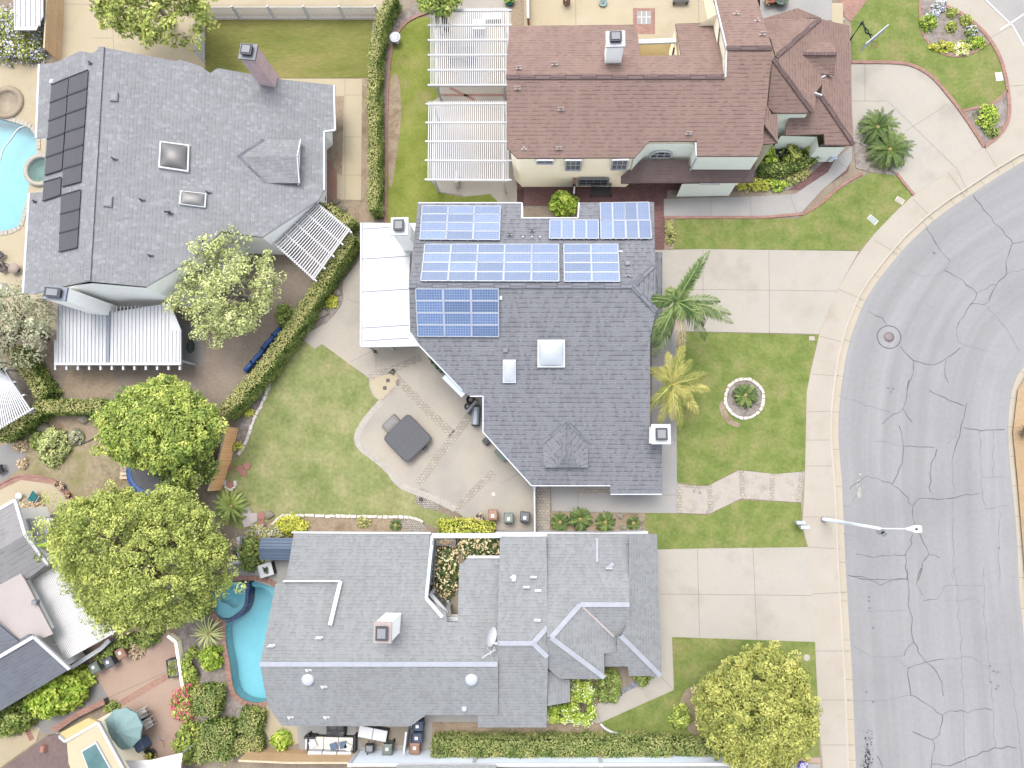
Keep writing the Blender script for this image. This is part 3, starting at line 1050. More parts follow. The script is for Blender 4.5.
sheet('lawn', [(432, 18), (440, 96), (433, 100), (432, 182), (440, 193), (462, 197), (490, 194), (500, 204), (500, 226), (387, 226), (386.5, 200), (387.5, 104), (389.5, 65), (394.5, 39), (406, 24), (420, 17)], mat('grass_side', [A(138, 152, 66), A(160, 172, 84), A(178, 184, 100)], .5, .14, 5, .95, .1, bump=.6, patch=(A(198, 176, 136), .22, .54, .72)), 11)
sheet('soil_bed', [(376, 226), (376, 100), (379, 62), (385, 40), (398, 18), (420, 0), (437, 0), (437, 12), (420, 15), (405, 23), (393, 39), (388, 65), (386, 104), (385.5, 226)], M['mulch'], 9)
sheet('soil_patch', smooth_closed([(388, 80), (399, 70), (402, 120), (397, 150), (392, 190), (388, 185)]), M['bed'], 12)
sheet('soil_bed', [(511, 0), (524, 0), (524, 27), (511, 27)], M['bed'], 8)
# house B surroundings
sheet('lawn', [(206, 20), (372, 20), (370, 78), (206, 78)], M['grass_olive'], 8)
sheet('driveway', [(60, -60), (400, -60), (398, 8), (385, 14), (205, 14), (205, 70), (60, 70)], M['concrete_cream'], 6, [((112, 0), (114, 60)), ((62, 4), (200, 6)), ((92, 38), (113, 38)), ((205, 5), (385, 5)), ((345, 5), (365, 12))], M['joint'])
sheet('footpath', [(276, 78.5), (362, 78.5), (361, 200), (334, 200), (334, 95), (276, 95)], M['concrete_cream'], 7, [((345, 95), (361, 95)), ((344, 137), (361, 137)), ((343, 175), (361, 175)), ((345, 79), (345, 200))], M['joint'])
sheet('soil_bed', [(331, 96), (344, 96), (342, 176), (331, 170)], M['bed'], 8)
sheet('brick_walk', [(322, 160), (330, 160), (337, 172), (337, 205), (322, 205)], mat('rust_pad', [A(186, 146, 126), A(200, 160, 140)], .8), 9)
sheet('soil_bed', [(361, 78), (369, 78), (370, 225), (340, 222), (336, 205), (361, 200)], M['bed'], 6)
sheet('patio', [(-60, 52), (0, 52), (30, 66), (44, 62), (48, 110), (42, 300), (60, 330), (-60, 330)], M['concrete_cream'], 5, [((0, 88), (20, 90)), ((0, 232), (26, 226))], M['joint'], holes=[POOL_B])
sheet('patio', [(30, 180), (44, 180), (44, 240), (24, 240), (24, 212)], M['concrete_cream'], 7)
sheet('dirt_yard', [(40, 290), (120, 280), (220, 220), (345, 215), (350, 250), (300, 300), (228, 395), (216, 430), (205, 470), (180, 470), (150, 400), (110, 405), (60, 398), (40, 350)], M['dirt_grey'], 4)
sheet('footpath', [(180, 322), (203, 330), (203, 365), (180, 365)], M['cover_lightgrey'], 6)
sheet('dirt_yard', smooth_closed([(62, 375), (90, 366), (118, 372), (112, 400), (66, 398)]), M['bed'], 5)
sheet('dry_yard', [(0, 425), (46, 412), (60, 408), (118, 412), (125, 440), (145, 470), (150, 500), (92, 530), (76, 500), (60, 480), (25, 474), (0, 490)], M['dry_yard'], 5)
sheet('soil_bed', smooth_closed([(40, 440), (50, 420), (75, 412), (108, 412), (110, 430), (88, 442), (68, 446), (50, 448)]), M['bed'], 6)
sheet('patio', [(-20, 494), (20, 479.5), (54, 484), (68, 498), (76, 508), (80, 530), (76, 560), (-20, 560)], M['concrete_cream'], 7)
sheet('brick_walk', [(-20, 486), (0, 484), (22, 473.5), (56, 480), (70, 493), (82, 510), (84, 520), (80, 520), (76, 508), (66, 497), (53, 484.5), (21, 479.8), (0, 490), (-20, 500)], M['brick'], 9)
sheet('footpath', [(-20, 452), (0, 446), (24, 440), (28, 450), (18, 470), (0, 484), (-20, 490)], M['cover_lightgrey'], 7)
# bottom left patio of the neighbour with the umbrella
sheet('patio', [(88, 640), (150, 620), (176, 636), (190, 690), (192, 712), (184, 760), (180, 800), (100, 800), (118, 740), (104, 700), (92, 690)], M['salmon'], 6, [((92, 705), (175, 668))], M['joint'], .05)
sheet('brick_walk', [(119, 701), (168, 672), (172, 677), (123, 706)], M['paver'], 8)
sheet('footpath', [(50, 700), (98, 680), (107, 695), (110, 700), (54, 735), (30, 730)], M['cover_lightgrey'], 7, [((60, 700), (72, 720))], M['joint_dark'], .05)
sheet('patio', [(-20, 735), (20, 722), (40, 728), (36, 742), (0, 768), (-20, 775)], M['concrete_cream'], 8, [((24, 722), (32, 740))], M['brick'], .4)
sheet('soil_bed', [(176, 632), (212, 600), (226, 650), (234, 700), (262, 712), (272, 738), (180, 770), (184, 735), (198, 720), (190, 690)], M['mulch'], 5)
# pool yard of house D
sheet('patio', [(228, 560), (300, 552), (300, 596), (270, 586), (250, 580), (228, 577)], M['concrete_cool'], 6)
sheet('patio', [(262, 703), (300, 720), (310, 740), (275, 750), (264, 730)], M['concrete_cream'], 7)
sheet('patio', [(295, 712), (410, 712), (410, 752), (358, 752), (300, 752)], M['concrete_cool'], 8)
sheet('soil_bed', [(355, 727), (408, 727), (408, 745), (362, 747)], mat('tan_floor', [A(176, 164, 148), A(190, 178, 160)], .8), 9)
# back yard of house A
sheet('lawn', [(300, 338), (315, 349), (322, 344), (344, 360), (369, 377.5), (369, 386.5), (373, 396), (380, 401), (368, 413), (360, 423), (354, 437), (357.5, 448), (372, 458), (387.5, 471), (395, 484), (406, 491), (413.5, 493), (416, 503), (426, 507.6), (440, 512), (452, 517), (440, 531), (416, 517.5), (330, 516), (283, 515), (268, 522), (240, 530), (216, 520), (218, 470), (238, 455), (248, 442), (253, 419), (262, 406), (270, 380), (274, 366)], M['grass_back'], 7)
sheet('soil_bed', [(274, 366), (270.5, 380), (262.5, 406), (253.5, 419), (248.5, 442), (239, 455), (231, 458), (240, 425), (262, 386)], M['mulch'], 9)
sheet('soil_bed', [(268, 524), (283, 516), (330, 517), (416, 518), (430, 531), (430, 545), (262, 545)], M['bed'], 8)
sheet('patio', [(361, 258), (343, 281), (342, 299), (322, 325), (300, 337.5), (315, 349), (322, 344), (344, 360), (369, 378), (369, 386.5), (373, 396), (380, 401), (360, 423), (354.5, 437), (358, 448), (372, 458), (388, 471), (395, 484), (406, 490.5), (432, 498), (455, 511), (470, 521), (497, 530), (535, 532), (536, 486), (560, 400), (540, 330), (430, 300), (430, 222), (362, 222)], M['concrete_patio'], 10,
      [((300, 337.5), (324, 323)), ((346, 299), (363, 304)), ((376, 348), (376, 378)), ((350, 362), (374, 350)), ((362, 330), (376, 348)), ((455, 380), (520, 470)), ((430, 470), (455, 440)), ((500, 484), (525, 470))], M['joint'], .03)
for band, w_ in (([(368, 377), (385, 372), (398, 367), (421, 358)], .5), ([(390, 371), (420, 403), (452, 434)], .6), ([(469, 416.5), (445, 448), (418, 484)], .6), ([(494, 472), (475, 490), (455, 510)], .5), ([(380, 400), (391, 390), (400, 380)], .35)):
    mb = MB()
    strip(mb, [P(x, y, Z0 + .048) for x, y in band], w_)
    struct('cobble_band', mb, M['cobble'])
sheet('patio', smooth_closed([(370, 379), (396, 372), (398, 381), (382, 400), (376, 398), (371, 388)], 1), M['concrete_cream'], 13)
sheet('pebble_bed', smooth_closed([(414, 492), (420, 487), (430, 492), (440, 504), (438, 511), (424, 508), (415, 503)]), M['pebble'], 12)
sheet('pebble_bed', smooth_closed([(398, 521), (412, 517), (424, 524), (426, 532), (404, 532)]), M['pebble'], 12)
mb = MB()
strip(mb, smooth_open([P(x, y, Z0 + .05) for x, y in [(381, 402), (364, 421), (356, 436), (359, 447), (373, 457), (389, 470), (396, 482), (407, 489), (430, 496), (455, 509)]]), .45)
struct('cobble_band', mb, mat('pale_edging', [A(214, 206, 196), A(232, 224, 212)], 2, .12, 8))
sheet('soil_bed', smooth_closed([(318, 318), (326, 300), (340, 284), (345, 300), (334, 316), (322, 327)]), M['mulch'], 12)
# strip beyond the south fence
sheet('patio', [(-60, 768), (100, 900), (820, 900), (820, 764), (360, 768)], M['concrete_cool'], 3)
# east verge
sheet('planting_bed', [(1030, 368), (1018, 390), (1013, 432), (1018, 484), (1024, 560), (1030, 640), (1100, 640), (1100, 360)], mat('orange_soil', [A(206, 172, 130), A(226, 196, 156)], .8, .15, 6), 4)
mb = MB()
kr2 = offset_line([Vector((p.x, p.y, Z0 + .01)) for p in KR], -.9)
for i in range(20, 130):
    mb.face([Vector((KR[i].x, KR[i].y, Z0 + .009)), Vector((KR[i + 1].x, KR[i + 1].y, Z0 + .009)), Vector((kr2[i + 1].x, kr2[i + 1].y, Z0 + .009)), Vector((kr2[i].x, kr2[i].y, Z0 + .009))])
struct('sidewalk', mb, M['gutter'])


# ---- raised edgings: brick and stone borders are long single things
def edging(name, label, cat, pts, w, h, m, it=2, z=Z0, seg=None):
    """a raised border of separate stones or bricks laid along a line, one mesh"""
    pts = [P(x, y, z) for x, y in pts]
    if it:
        pts = smooth_open(pts, it)
    mb = MB()
    if seg:
        n = max(3, int(sum((b - a).length for a, b in zip(pts, pts[1:])) / seg))
        q = resample(pts, n)
        for i in range(n - 1):
            d = q[i + 1] - q[i]
            mb.box((q[i] + q[i + 1]) / 2 + Vector((rnd.gauss(0, .015), rnd.gauss(0, .015), h / 2 * .9)), (d.length * .9, w * rnd.uniform(.8, 1.15), h * rnd.uniform(.85, 1.15)), math.atan2(d.y, d.x) + rnd.gauss(0, .08), taper=1.15)
    else:
        n = len(pts)
        for i in range(n - 1):
            mb.bar(pts[i] + Vector((0, 0, h / 2)), pts[i + 1] + Vector((0, 0, h / 2)), w, h)
    return tag(mb.build(name, m), label, cat)


edging('brick_edging', 'brick border curving round the lawn and pergolas of the brown house', 'edging', [(386, 226), (386, 200), (387, 104), (389, 65), (394, 39), (405, 23), (420, 15), (437, 10)], .22, .12, M['brick'])
edging('brick_edging', 'red brick border between the front lawn and grey front walk', 'edging', [(664, 217.8), (798, 217.5), (822, 203), (836, 189.5), (850, 180), (862, 174)], .2, .1, M['brick'], 1)
edging('brick_edging', 'short brick border beside the sago palms and the wide driveway', 'edging', [(896, 173.5), (904, 184), (913.5, 195)], .2, .1, M['brick'], 1)
edging('brick_edging', 'long curved brick border between the upper lawn and wide driveway', 'edging', [(851, 62.5), (895, 62.5), (914, 65.5), (932, 76.5), (944, 90.5), (962, 113), (984, 147)], .24, .1, M['brick'])
edging('brick_edging', 'brick border along the inner edge of the corner sidewalk', 'edging', [(984, 147), (1002, 133), (1009.5, 117), (1007.5, 88), (1001, 60), (990, 40), (976, 25), (960, 13), (938, 4)], .24, .1, M['brick'])
edging('brick_edging', 'brick border separating the upper lawn from small bed at its tip', 'edging', [(961, 112), (975, 108), (990, 106), (1000, 98), (1007, 91)], .2, .1, M['brick'])
edging('brick_edging', 'brick border around the kidney shaped flower bed', 'edging', [(920, -8), (919, 20), (923, 38), (936, 52), (955, 58), (975, 53), (991, 41)], .16, .09, M['brick'])
edging('stone_edging', 'white stones edging the left side of back lawn', 'edging', [(271, 380), (263, 405), (253.5, 419), (248, 441), (239, 455)], .22, .14, M['stone'], seg=.36)
edging('stone_edging', 'white stones edging the narrow soil bed at foot of back lawn', 'edging', [(272, 525), (278, 518), (284, 514.5), (330, 516), (375, 516.5), (414, 517), (424, 522)], .2, .14, M['stone'], 1, seg=.36)
edging('stone_edging', 'ring of white stones round the sago palm in front lawn', 'edging', [(744 + 19.3 * math.cos(a), 398.5 + 19.8 * math.sin(a)) for a in [k * math.pi / 14 for k in range(29)]], .2, .15, M['stone'], 0, seg=.3)
sheet('planting_bed', [(744 + 18 * math.cos(a), 398.5 + 18.5 * math.sin(a)) for a in [k * math.pi / 14 for k in range(28)]], M['mulch'], 14)
edging('kerb_edging', 'white concrete edging round the tip of the lawn beside the long hedge', 'edging', [(600.5, 723.5), (606, 729), (615, 733), (640, 735.5), (671, 736)], .14, .1, M['white'])
edging('brick_edging', 'brick walk edging that curves along the dry yard patio', 'edging', [(0, 484), (22, 473), (56, 479.5), (70, 492.5), (83, 511)], .14, .1, M['brick'])
edging('edging', 'dark steel edging curving between the bare bed and dry grass', 'edging', [(66, 447), (80, 445), (92, 440), (103, 433), (107, 430)], .07, .1, M['iron'])
# ------------------------------------------------------------------ pools
def pool(label, outline, depth, water, coping=True, tilem=None):
    c = P(*outline[0])
    t = thing('swimming_pool', label, 'pool', (c.x, c.y, Z0))
    top = [P(x, y, Z0) for x, y in outline]
    bot = [P(x, y, Z0 - depth) for x, y in outline]
    bot = [Vector((a.x, a.y, Z0 - depth)) for a in top]
    mb = MB()
    mb.prism(top, bot, 0, 0)
    n = len(top)
    mb2 = MB()
    for i in range(n):
        j = (i + 1) % n
        mb2.face([bot[i], bot[j], top[j], top[i]], 0)
    mb2.poly(bot, 0)
    b = mb2.build('basin', [M['plaster']], t)
    mb = MB()
    mb.poly([Vector((a.x, a.y, Z0 - .09)) for a in top])
    mb.build('water_surface', water, t)
    if coping:
        cen = sum(top, Vector()) / n
        mb = MB()
        seq = resample(top + [top[0]], max(20, int(sum((top[(i + 1) % n] - top[i]).length for i in range(n)) / .34)))
        for i in range(len(seq) - 1):
            a, b2 = seq[i], seq[i + 1]
            d = b2 - a
            o = Vector((d.y, -d.x, 0)).normalized() * .14 * (1 if area2([(p.x, p.y) for p in top]) > 0 else -1)
            mb.box((a + b2) / 2 + o + Vector((0, 0, .02)), (d.length * .95, .34, .1), math.atan2(d.y, d.x))
        mb.build('coping', coping, t)
    return t, top


M['coping'] = mat('brick_coping', [A(190, 144, 128), A(212, 172, 156)], 2.5, .12, 7, .85, .2)
M['coping_pale'] = mat('pale_coping', [A(222, 212, 196), A(234, 226, 212)], 2, .06, 7, .85, .2)
tp, top = pool('turquoise kidney pool with brick coping and round spa beside the grey roofed house', POOL_D, 1.1, M['water'], M['coping'])
# raised wall between spa and pool, spa bench and pool steps under water
mb = MB()
spine = smooth_open([P(248, 580, Z0), P(247, 596, Z0), P(246, 606, Z0), P(240, 615, Z0), P(227, 622, Z0)], 2)
for a, b in zip(spine, spine[1:]):
    mb.bar(a + Vector((0, 0, -.55)), b + Vector((0, 0, -.55)), .22, 1.14)
mb.build('spa_wall', M['pooltile'], tp)
mb = MB()
for k, (off, z) in enumerate(((0, -.45), (.0, -.8))):
    pass
spa = smooth_closed([(247, 584), (246, 604), (238, 613), (226, 620), (215, 612), (209.5, 600), (213, 588), (225, 582.5), (238, 581)], 2)
bench_in = smooth_closed([(243, 588), (242, 604), (234, 609), (228, 604), (221, 602), (219, 596), (222, 589), (232, 586)], 2)
mb.poly([P(x, y, Z0 - .3) for x, y in spa], 0, [[P(x, y, Z0 - .3) for x, y in bench_in]])
for i in range(len(bench_in)):
    a, b = bench_in[i], bench_in[(i + 1) % len(bench_in)]
    mb.face([P(*a, Z0 - .3), P(*b, Z0 - .3), P(*b, Z0 - .6), P(*a, Z0 - .6)])
mb.poly([P(x, y, Z0 - .6) for x, y in bench_in])
mb.build('spa_bench', M['plaster'], tp)
mb = MB()
mb.slab([P(x, y, Z0 - .4) for x, y in smooth_closed([(251, 581), (272, 583), (283, 594), (283, 612), (277, 604), (270, 592), (262, 587), (252, 587)], 1)], .8)
mb.build('pool_steps', M['plaster'], tp)
tb, top = pool('teal pool at the left edge beside the house with roof heating mats', POOL_B, 1.3, M['water_deep'], M['coping_pale'])
c = P(42, 171)
t = thing('spa_tub', 'round raised spa with pale rim next to the teal pool', 'spa', (c.x, c.y, Z0))
mb = MB()
mb.lathe((0, 0, 0), [(1.3, 0), (1.3, .3), (1.0, .3), (1.0, .02), (.62, .018), (.62, .012), (.0, .012)], 32, 0, False)
mb.build('rim', M['coping_pale'], t, True)
mb = MB()
mb.lathe((0, 0, 0), [(1.0, .22), (0, .22)], 32, 0, False)
mb.build('water_surface', M['water_deep'], t, True)
mb = MB()
hp = [P(x, y, Z0 - .06) for x, y in [(0, 160), (3, 148), (12, 138), (18, 128), (26, 126)]]
mb.tube(smooth_open(hp, 2), .05, 6)
tag(mb.build('pool_hose', M['white']), 'white floating cleaner hose snaking across the teal pool', 'hose')
c = P(8, 103)
mb = MB()
mb.lathe((c.x, c.y, Z0), [(1.35, .0), (1.35, .2), (.95, .2), (.95, .05), (0, .05)], 30, 0, False)
tag(mb.build('fire_pit', [mat('firepit', [A(190, 172, 148), A(214, 198, 172)], 1.5, .12, 8)]), 'round sunken fire pit circle beside the teal pool', 'fire pit')


# ------------------------------------------------------------------ house kit
class House:
    def __init__(s, label, px, py, mats, group=None):
        c = P(px, py)
        s.t = thing('house', label, 'house', (c.x, c.y, Z0), 0, group)
        s.fac = []
        s.mats = mats

    def f(s, plane, pxs, m=0, lower=0.0):
        pts = [plane.on(x, y) for x, y in pxs]
        s.fac.append((plane, pts, m))
        return pts

    def rz(s, x, y, d=None):
        for r in (0, .1, .25, .5, .9, 1.5):
            for k in range(8 if r else 1):
                u, v = x + r * math.cos(k * .785), y + r * math.sin(k * .785)
                zs_ = [pl.z(u, v) for pl, pts, m in s.fac if inpoly(u, v, pts)]
                if zs_:
                    return max(zs_)
        return d

    def build_roof(s, t=.16, edge=None, name='roof'):
        mb = MB()
        n = len(s.mats)
        for pl, pts, m in s.fac:
            mb.slab(pts, t, m, n if edge else m)
        s.roof = mb.build(name, list(s.mats) + ([edge] if edge else []), s.t)
        return s.roof

    def walls(s, plan, m, name='wall', inset_=.35, top=None, bot=Z0, step=.8, gap=.13, parent=None):
        """walls round a plan polygon (world xy) up to the underside of the roof above them"""
        pl = inset(plan, inset_) if inset_ else [Vector((p[0], p[1])) for p in plan]
        mb = MB()
        n = len(pl)
        for i in range(n):
            a, b = pl[i], pl[(i + 1) % n]
            k = max(1, int((b - a).length / step))
            prev = None
            for j in range(k + 1):
                p = a.lerp(b, j / k)
                z = s.rz(p.x, p.y, None)
                z = (z - gap) if z is not None else (top if top is not None else 2.5)
                if top is not None:
                    z = min(z, top)
                cur = (p, z)
                if prev:
                    mb.face([(prev[0].x, prev[0].y, bot), (p.x, p.y, bot), (p.x, p.y, z), (prev[0].x, prev[0].y, prev[1])])
                prev = cur
        return mb.build(name, m, parent or s.t)

    def ridge(s, segs, m, w=.3, h=.07, name='ridge_cap', zoff=.02):
        mb = MB()
        for pl, a, b in segs:
            p, q = pl.on(*a), pl.on(*b)
            mb.bar(p + Vector((0, 0, zoff)), q + Vector((0, 0, zoff)), w, h)
        return mb.build(name, m, s.roof)

    def vent(s, pl, px, py, m, kind=0, h=.35):
        p = pl.on(px, py)
        mb = MB()
        q = pl.n
        mb.tube([p - Vector((0, 0, .05)), p + Vector((0, 0, h))], .055, 8)
        x = Vector((1, 0, 0))
        y = q.cross(x).normalized()
        Mx = Matrix((x, y, q)).transposed().to_4x4()
        Mx.translation = p + q * .02
        mb.box(None, (.42, .13, .03), mtx=Mx)
        if kind:
            mb.tube([p + Vector((-.22, 0, h)), p + Vector((.22, 0, h))], .06, 8)
        return mb.build('vent_pipe', m, s.roof)

    def boxvent(s, pl, px, py, size, m, h=.14, name='roof_vent'):
        p = pl.on(px, py)
        x = Vector((1, 0, 0))
        x = (x - pl.n * x.dot(pl.n)).normalized()
        y = pl.n.cross(x).normalized()
        Mx = Matrix((x, y, pl.n)).transposed().to_4x4()
        Mx.translation = p + pl.n * h / 2
        mb = MB()
        mb.box(None, (size[0], size[1], h), mtx=Mx, taper=1.12)
        Mx2 = Mx.copy()
        Mx2.translation = p + pl.n * (h + .012)
        mb.box(None, (size[0] * .82, size[1] * .82, .03), mtx=Mx2)
        return mb.build(name, m, s.roof)

    def skylight(s, pl, pxs, frame, dome, h=.18, bulge=.22):
        """four pixel corners on the roof plane: kerb frame and a domed lens"""
        lo = [pl.on(x, y) for x, y in pxs]
        up = [p + pl.n * h for p in lo]
        cen = sum(lo, Vector()) / 4
        ins = [p.lerp(cen, .1) + pl.n * (h + .02) for p in lo]
        mb = MB()
        for i in range(4):
            j = (i + 1) % 4
            mb.face([lo[i], lo[j], up[j], up[i]])
            mb.face([up[i], up[j], ins[j], ins[i]])
        fr = mb.build('skylight', frame, s.roof)
        mb = MB()
        N = 16
        g = [[None] * (N + 1) for _ in range(N + 1)]
        for i in range(N + 1):
            for j in range(N + 1):
                u, v = i / N, j / N
                p = ins[0].lerp(ins[1], u).lerp(ins[3].lerp(ins[2], u), v)
                g[i][j] = p + pl.n * bulge * (math.sin(math.pi * u) * math.sin(math.pi * v)) ** .6
        for i in range(N):
            for j in range(N):
                mb.face([g[i][j], g[i + 1][j], g[i + 1][j + 1], g[i][j + 1]], smooth=False)
        for i in range(4):
            pass
        d = mb.build('dome', dome, s.t)
        d.parent = s.roof
        return fr


def chimney(h, base, top, z0, z1, ms, capm, w=None, cap=.12, parent=None, flue=True):
    """base: pixel centre at z0; a vertical stack of plan size w up to z1 with a cap and a flue hood"""
    c = P(base[0], base[1], z0)
    mb = MB()
    sx, sy, rz = w
    mb.box((c.x, c.y, (z0 - .6 + z1) / 2), (sx, sy, z1 - z0 + .6), rz, 0)
    mb.box((c.x, c.y, z1 + .06), (sx + cap * 2, sy + cap * 2, .14), rz, 1)
    if flue:
        mb.box((c.x, c.y, z1 + .24), (sx * .62, sy * .62, .24), rz, 2)
        mb.box((c.x, c.y, z1 + .385), (sx * .74, sy * .74, .05), rz, 2)
        mb.box((c.x, c.y, z1 + .43), (sx * .5, sy * .5, .05), rz, 4)
    return mb.build('chimney', [ms, capm, M['metal_dark'], M['metal_grey'], M['metal_grey']], parent or h.roof)


def window(h, wallpl, pxs, cols=2, rows=2, frame=None, pane=None, fw=.07, proud=.05, parent=None):
    """four pixel corners on a wall plane; frame and muntins, glass set behind"""
    n = wallpl.n.copy()
    c = [wallpl.on(x, y) for x, y in pxs]
    if n.dot(CAM - c[0]) < 0:
        n = -n
    mb = MB()
    o = n * proud
    for i in range(4):
        mb.bar(c[i] + o, c[(i + 1) % 4] + o, fw * 1.6, fw * 1.6, up=n)
    for k in range(1, cols):
        mb.bar(c[0].lerp(c[1], k / cols) + o, c[3].lerp(c[2], k / cols) + o, fw * .5, fw * .5, up=n)
    for k in range(1, rows):
        mb.bar(c[0].lerp(c[3], k / rows) + o, c[1].lerp(c[2], k / rows) + o, fw * .5, fw * .5, up=n)
    f = mb.build('window', frame or M['white'], parent or h.t)
    mb = MB()
    mb.face([p + n * .02 for p in c])
    g = mb.build('pane', pane or M['pane'], h.t)
    g.parent = f
    f.matrix_parent_inverse = Matrix()
    return f


# ================================================================== house A (grey shingle roof with solar arrays)
hA = House('grey shingle roofed house carrying the blue solar panels in the middle', 560, 360, [M['shingle_a']])
zr, zn, zs_ = 6.7, 5.1, 2.8
AN = PP((430, 203, zn), (640, 203, zn), (520, 286, zr))
rL, rR = AN.on(409, 286), AN.on(632, 286)
AS = Pl(rL, rR, P(560, 490, zs_))
AH = Pl(rR, AN.on(655, 264), AS.on(656, 311))
hA.f(AN, [(418, 203), (522, 203), (522, 218), (578, 218), (579, 202.5), (654, 202), (655, 264), (632, 286), (409, 286)])
hA.f(AS, [(409, 286), (632, 286), (656, 311), (650, 338), (650, 427), (662, 445), (662, 494), (610.5, 494), (610, 485.5), (531.5, 485.5), (483, 432), (483, 396), (470, 396), (462, 390), (418, 344), (410, 332)])
hA.f(AH, [(632, 286), (655, 264), (656, 311)])
GE = PP((650, 252, 3.1), (662, 252, 2.9), (650, 320, 3.1))
hA.f(GE, [(648, 252), (662.5, 252), (662.5, 321), (648, 338)])
hA.build_roof(.17, M['white'])
plan = [P(420, 206, zn), P(522, 206, zn), P(522, 222, zn), P(578, 222, zn), P(578, 206, zn), P(651, 206, zn), AS.on(648, 330), AS.on(648, 430), AS.on(660, 446), AS.on(660, 490), AS.on(533, 483), AS.on(485, 430), AS.on(485, 398), AS.on(464, 392), AS.on(420, 343), AS.on(412, 330), AN.on(412, 288)]
hA.walls([(p.x, p.y) for p in plan], M['offwhite'])
hA.ridge([(AN, (409, 286), (632, 286)), (AN, (632, 286), (655, 264)), (AS, (632, 286), (656, 311))], M['ridge_grey'], .34, .06)
# gutters along the slanted edge
for a, b in (((418, 344), (462, 390)), ((483, 432), (531.5, 485.5)), ((483, 396), (483, 432)), ((470, 396), (483, 396)), ((531.5, 485.5), (610, 485.5)), ((610.5, 494), (662, 494)), ((410, 332), (418, 344))):
    mb = MB()
    mb.bar(AS.on(*a) - Vector((0, 0, .06)), AS.on(*b) - Vector((0, 0, .06)), .1, .13)
    mb.build('gutter', M['white_metal'], hA.t)
for a, b in (((418, 203), (522, 203)), ((522, 203), (522, 218)), ((522, 218), (578, 218)), ((578, 218), (579, 202.5))):
    mb = MB()
    mb.bar(AN.on(*a) - Vector((0, 0, .06)), AN.on(*b) - Vector((0, 0, .06)), .1, .13)
    mb.build('gutter', M['white_metal'], hA.t)
mb = MB()
a, b = AS.on(444.5, 374.5), AS.on(464, 394)
mb.bar(a - Vector((0, 0, .25)), b - Vector((0, 0, .25)), .55, .08)
mb.build('window_awning', M['bluewhite'], hA.t)
# dormer on the south slope
dz = AS.on(565, 468)
ridge_a, ridge_b = AS.on(565.5, 420.5), None
zt = ridge_a.z
DW = Pl(ridge_a, Vector((ridge_a.x, ridge_a.y - 2, zt)), AS.on(543, 443))
DE = Pl(ridge_a, Vector((ridge_a.x, ridge_a.y - 2, zt)), AS.on(588, 442))
DS = None
lw, le = AS.on(543, 443), AS.on(588, 442)
zed = min(lw.z, le.z) - .1
pk = P(565.5, 455, zt)
sw, se = P(543.5, 467.5, zed), P(588, 467.5, zed)
mb = MB()
hipL, hipR = P(556, 467.5, zed), P(577, 467.5, zed)
mb.slab([ridge_a, lw, sw, P(555, 467.5, zed + .02), pk], .14, 0)
mb.slab([ridge_a, pk, P(578, 467.5, zed + .02), se, le], .14, 0)
mb.slab([pk, P(555, 467.5, zed + .02), P(578, 467.5, zed + .02)], .14, 0)
for p, q in ((lw, sw), (sw, se), (se, le)):
    i_ = Vector((0, .25, 0))
    mb.face([p + i_ - Vector((0, 0, .12)), q + i_ - Vector((0, 0, .12)), q + i_ - Vector((0, 0, 1.3)), p + i_ - Vector((0, 0, 1.3))], 1)
for p, q in ((ridge_a, lw), (ridge_a, le)):
    mb.bar(p + Vector((0, 0, .03)), q + Vector((0, 0, .03)), .22, .05, 2)
mb.build('dormer', [M['shingle_a'], M['offwhite'], M['ridge_grey']], hA.roof)
hA.skylight(AS, [(537.5, 339.5), (565, 339.5), (565, 367), (537.5, 367)], M['white'], M['dome'], .2, .25)
hA.skylight(AS, [(503, 359.5), (516, 359.5), (516, 382.5), (503, 382.5)], M['white'], M['dome'], .18, .12)
hA.boxvent(AS, 505.5, 350, (.32, .28), M['metal_grey'])
for px, py in ((509.5, 235), (532, 231)):
    hA.vent(AN, px, py, M['metal_grey'], 1, .4)
for px, py in ((523, 237.5), (532, 237.5), (540, 237.5)):
    hA.boxvent(AN, px, py, (.1, .1), M['white'], .1, 'roof_flashing')
hA.boxvent(AN, 627.5, 264, (.3, .3), M['metal_grey'])
hA.vent(AN, 628, 276, M['metal_grey'], 0, .3)
hA.boxvent(AS, 501, 298, (.18, .25), M['white_metal'], .1)
hA.boxvent(AN, 620.5, 252, (.25, .12), M['white_metal'], .08)
# west chimney at the gable, east chimney by the palm
c = P(409, 241, 5.5)
chimney(hA, (411, 244), None, 3.0, 6.6, M['offwhite'], M['white'], (.95, 1.0, 0), .1)
chimney(hA, (655, 436), None, 3.0, 5.6, M['offwhite'], M['white'], (1.0, 1.05, 0), .1)
# lean-to patio cover of white panels on the west side
mb = MB()
pcp = [(362, 223), (416, 223), (417, 240), (410, 254), (409, 286), (413, 334), (420, 345), (361.5, 346), (360, 333), (362, 286)]
PC = PP((362, 223, 2.8), (362, 346, 2.8), (416, 260, 3.05))
mb.slab([PC.on(x, y) for x, y in pcp], .14)
for y0 in (229, 259, 292, 328, 341):
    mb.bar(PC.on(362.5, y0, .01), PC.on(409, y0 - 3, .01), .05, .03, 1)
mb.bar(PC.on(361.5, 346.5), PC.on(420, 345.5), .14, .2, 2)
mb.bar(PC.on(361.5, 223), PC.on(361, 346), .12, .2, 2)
mb.build('patio_cover', [M['white_roof'], M['trim_bluegrey'], M['white_metal']], hA.t)
for px, py in ((364, 226), (363, 285), (363, 343), (385, 343)):
    p = PC.on(px, py)
    mb = MB()
    mb.box((p.x, p.y, (p.z - .1 + Z0) / 2), (.12, .12, p.z - .1 - Z0))
    mb.build('patio_post', M['white'], hA.t)

# the solar arrays
ORD = ['first', 'second', 'third', 'fourth', 'fifth', 'sixth', 'seventh']


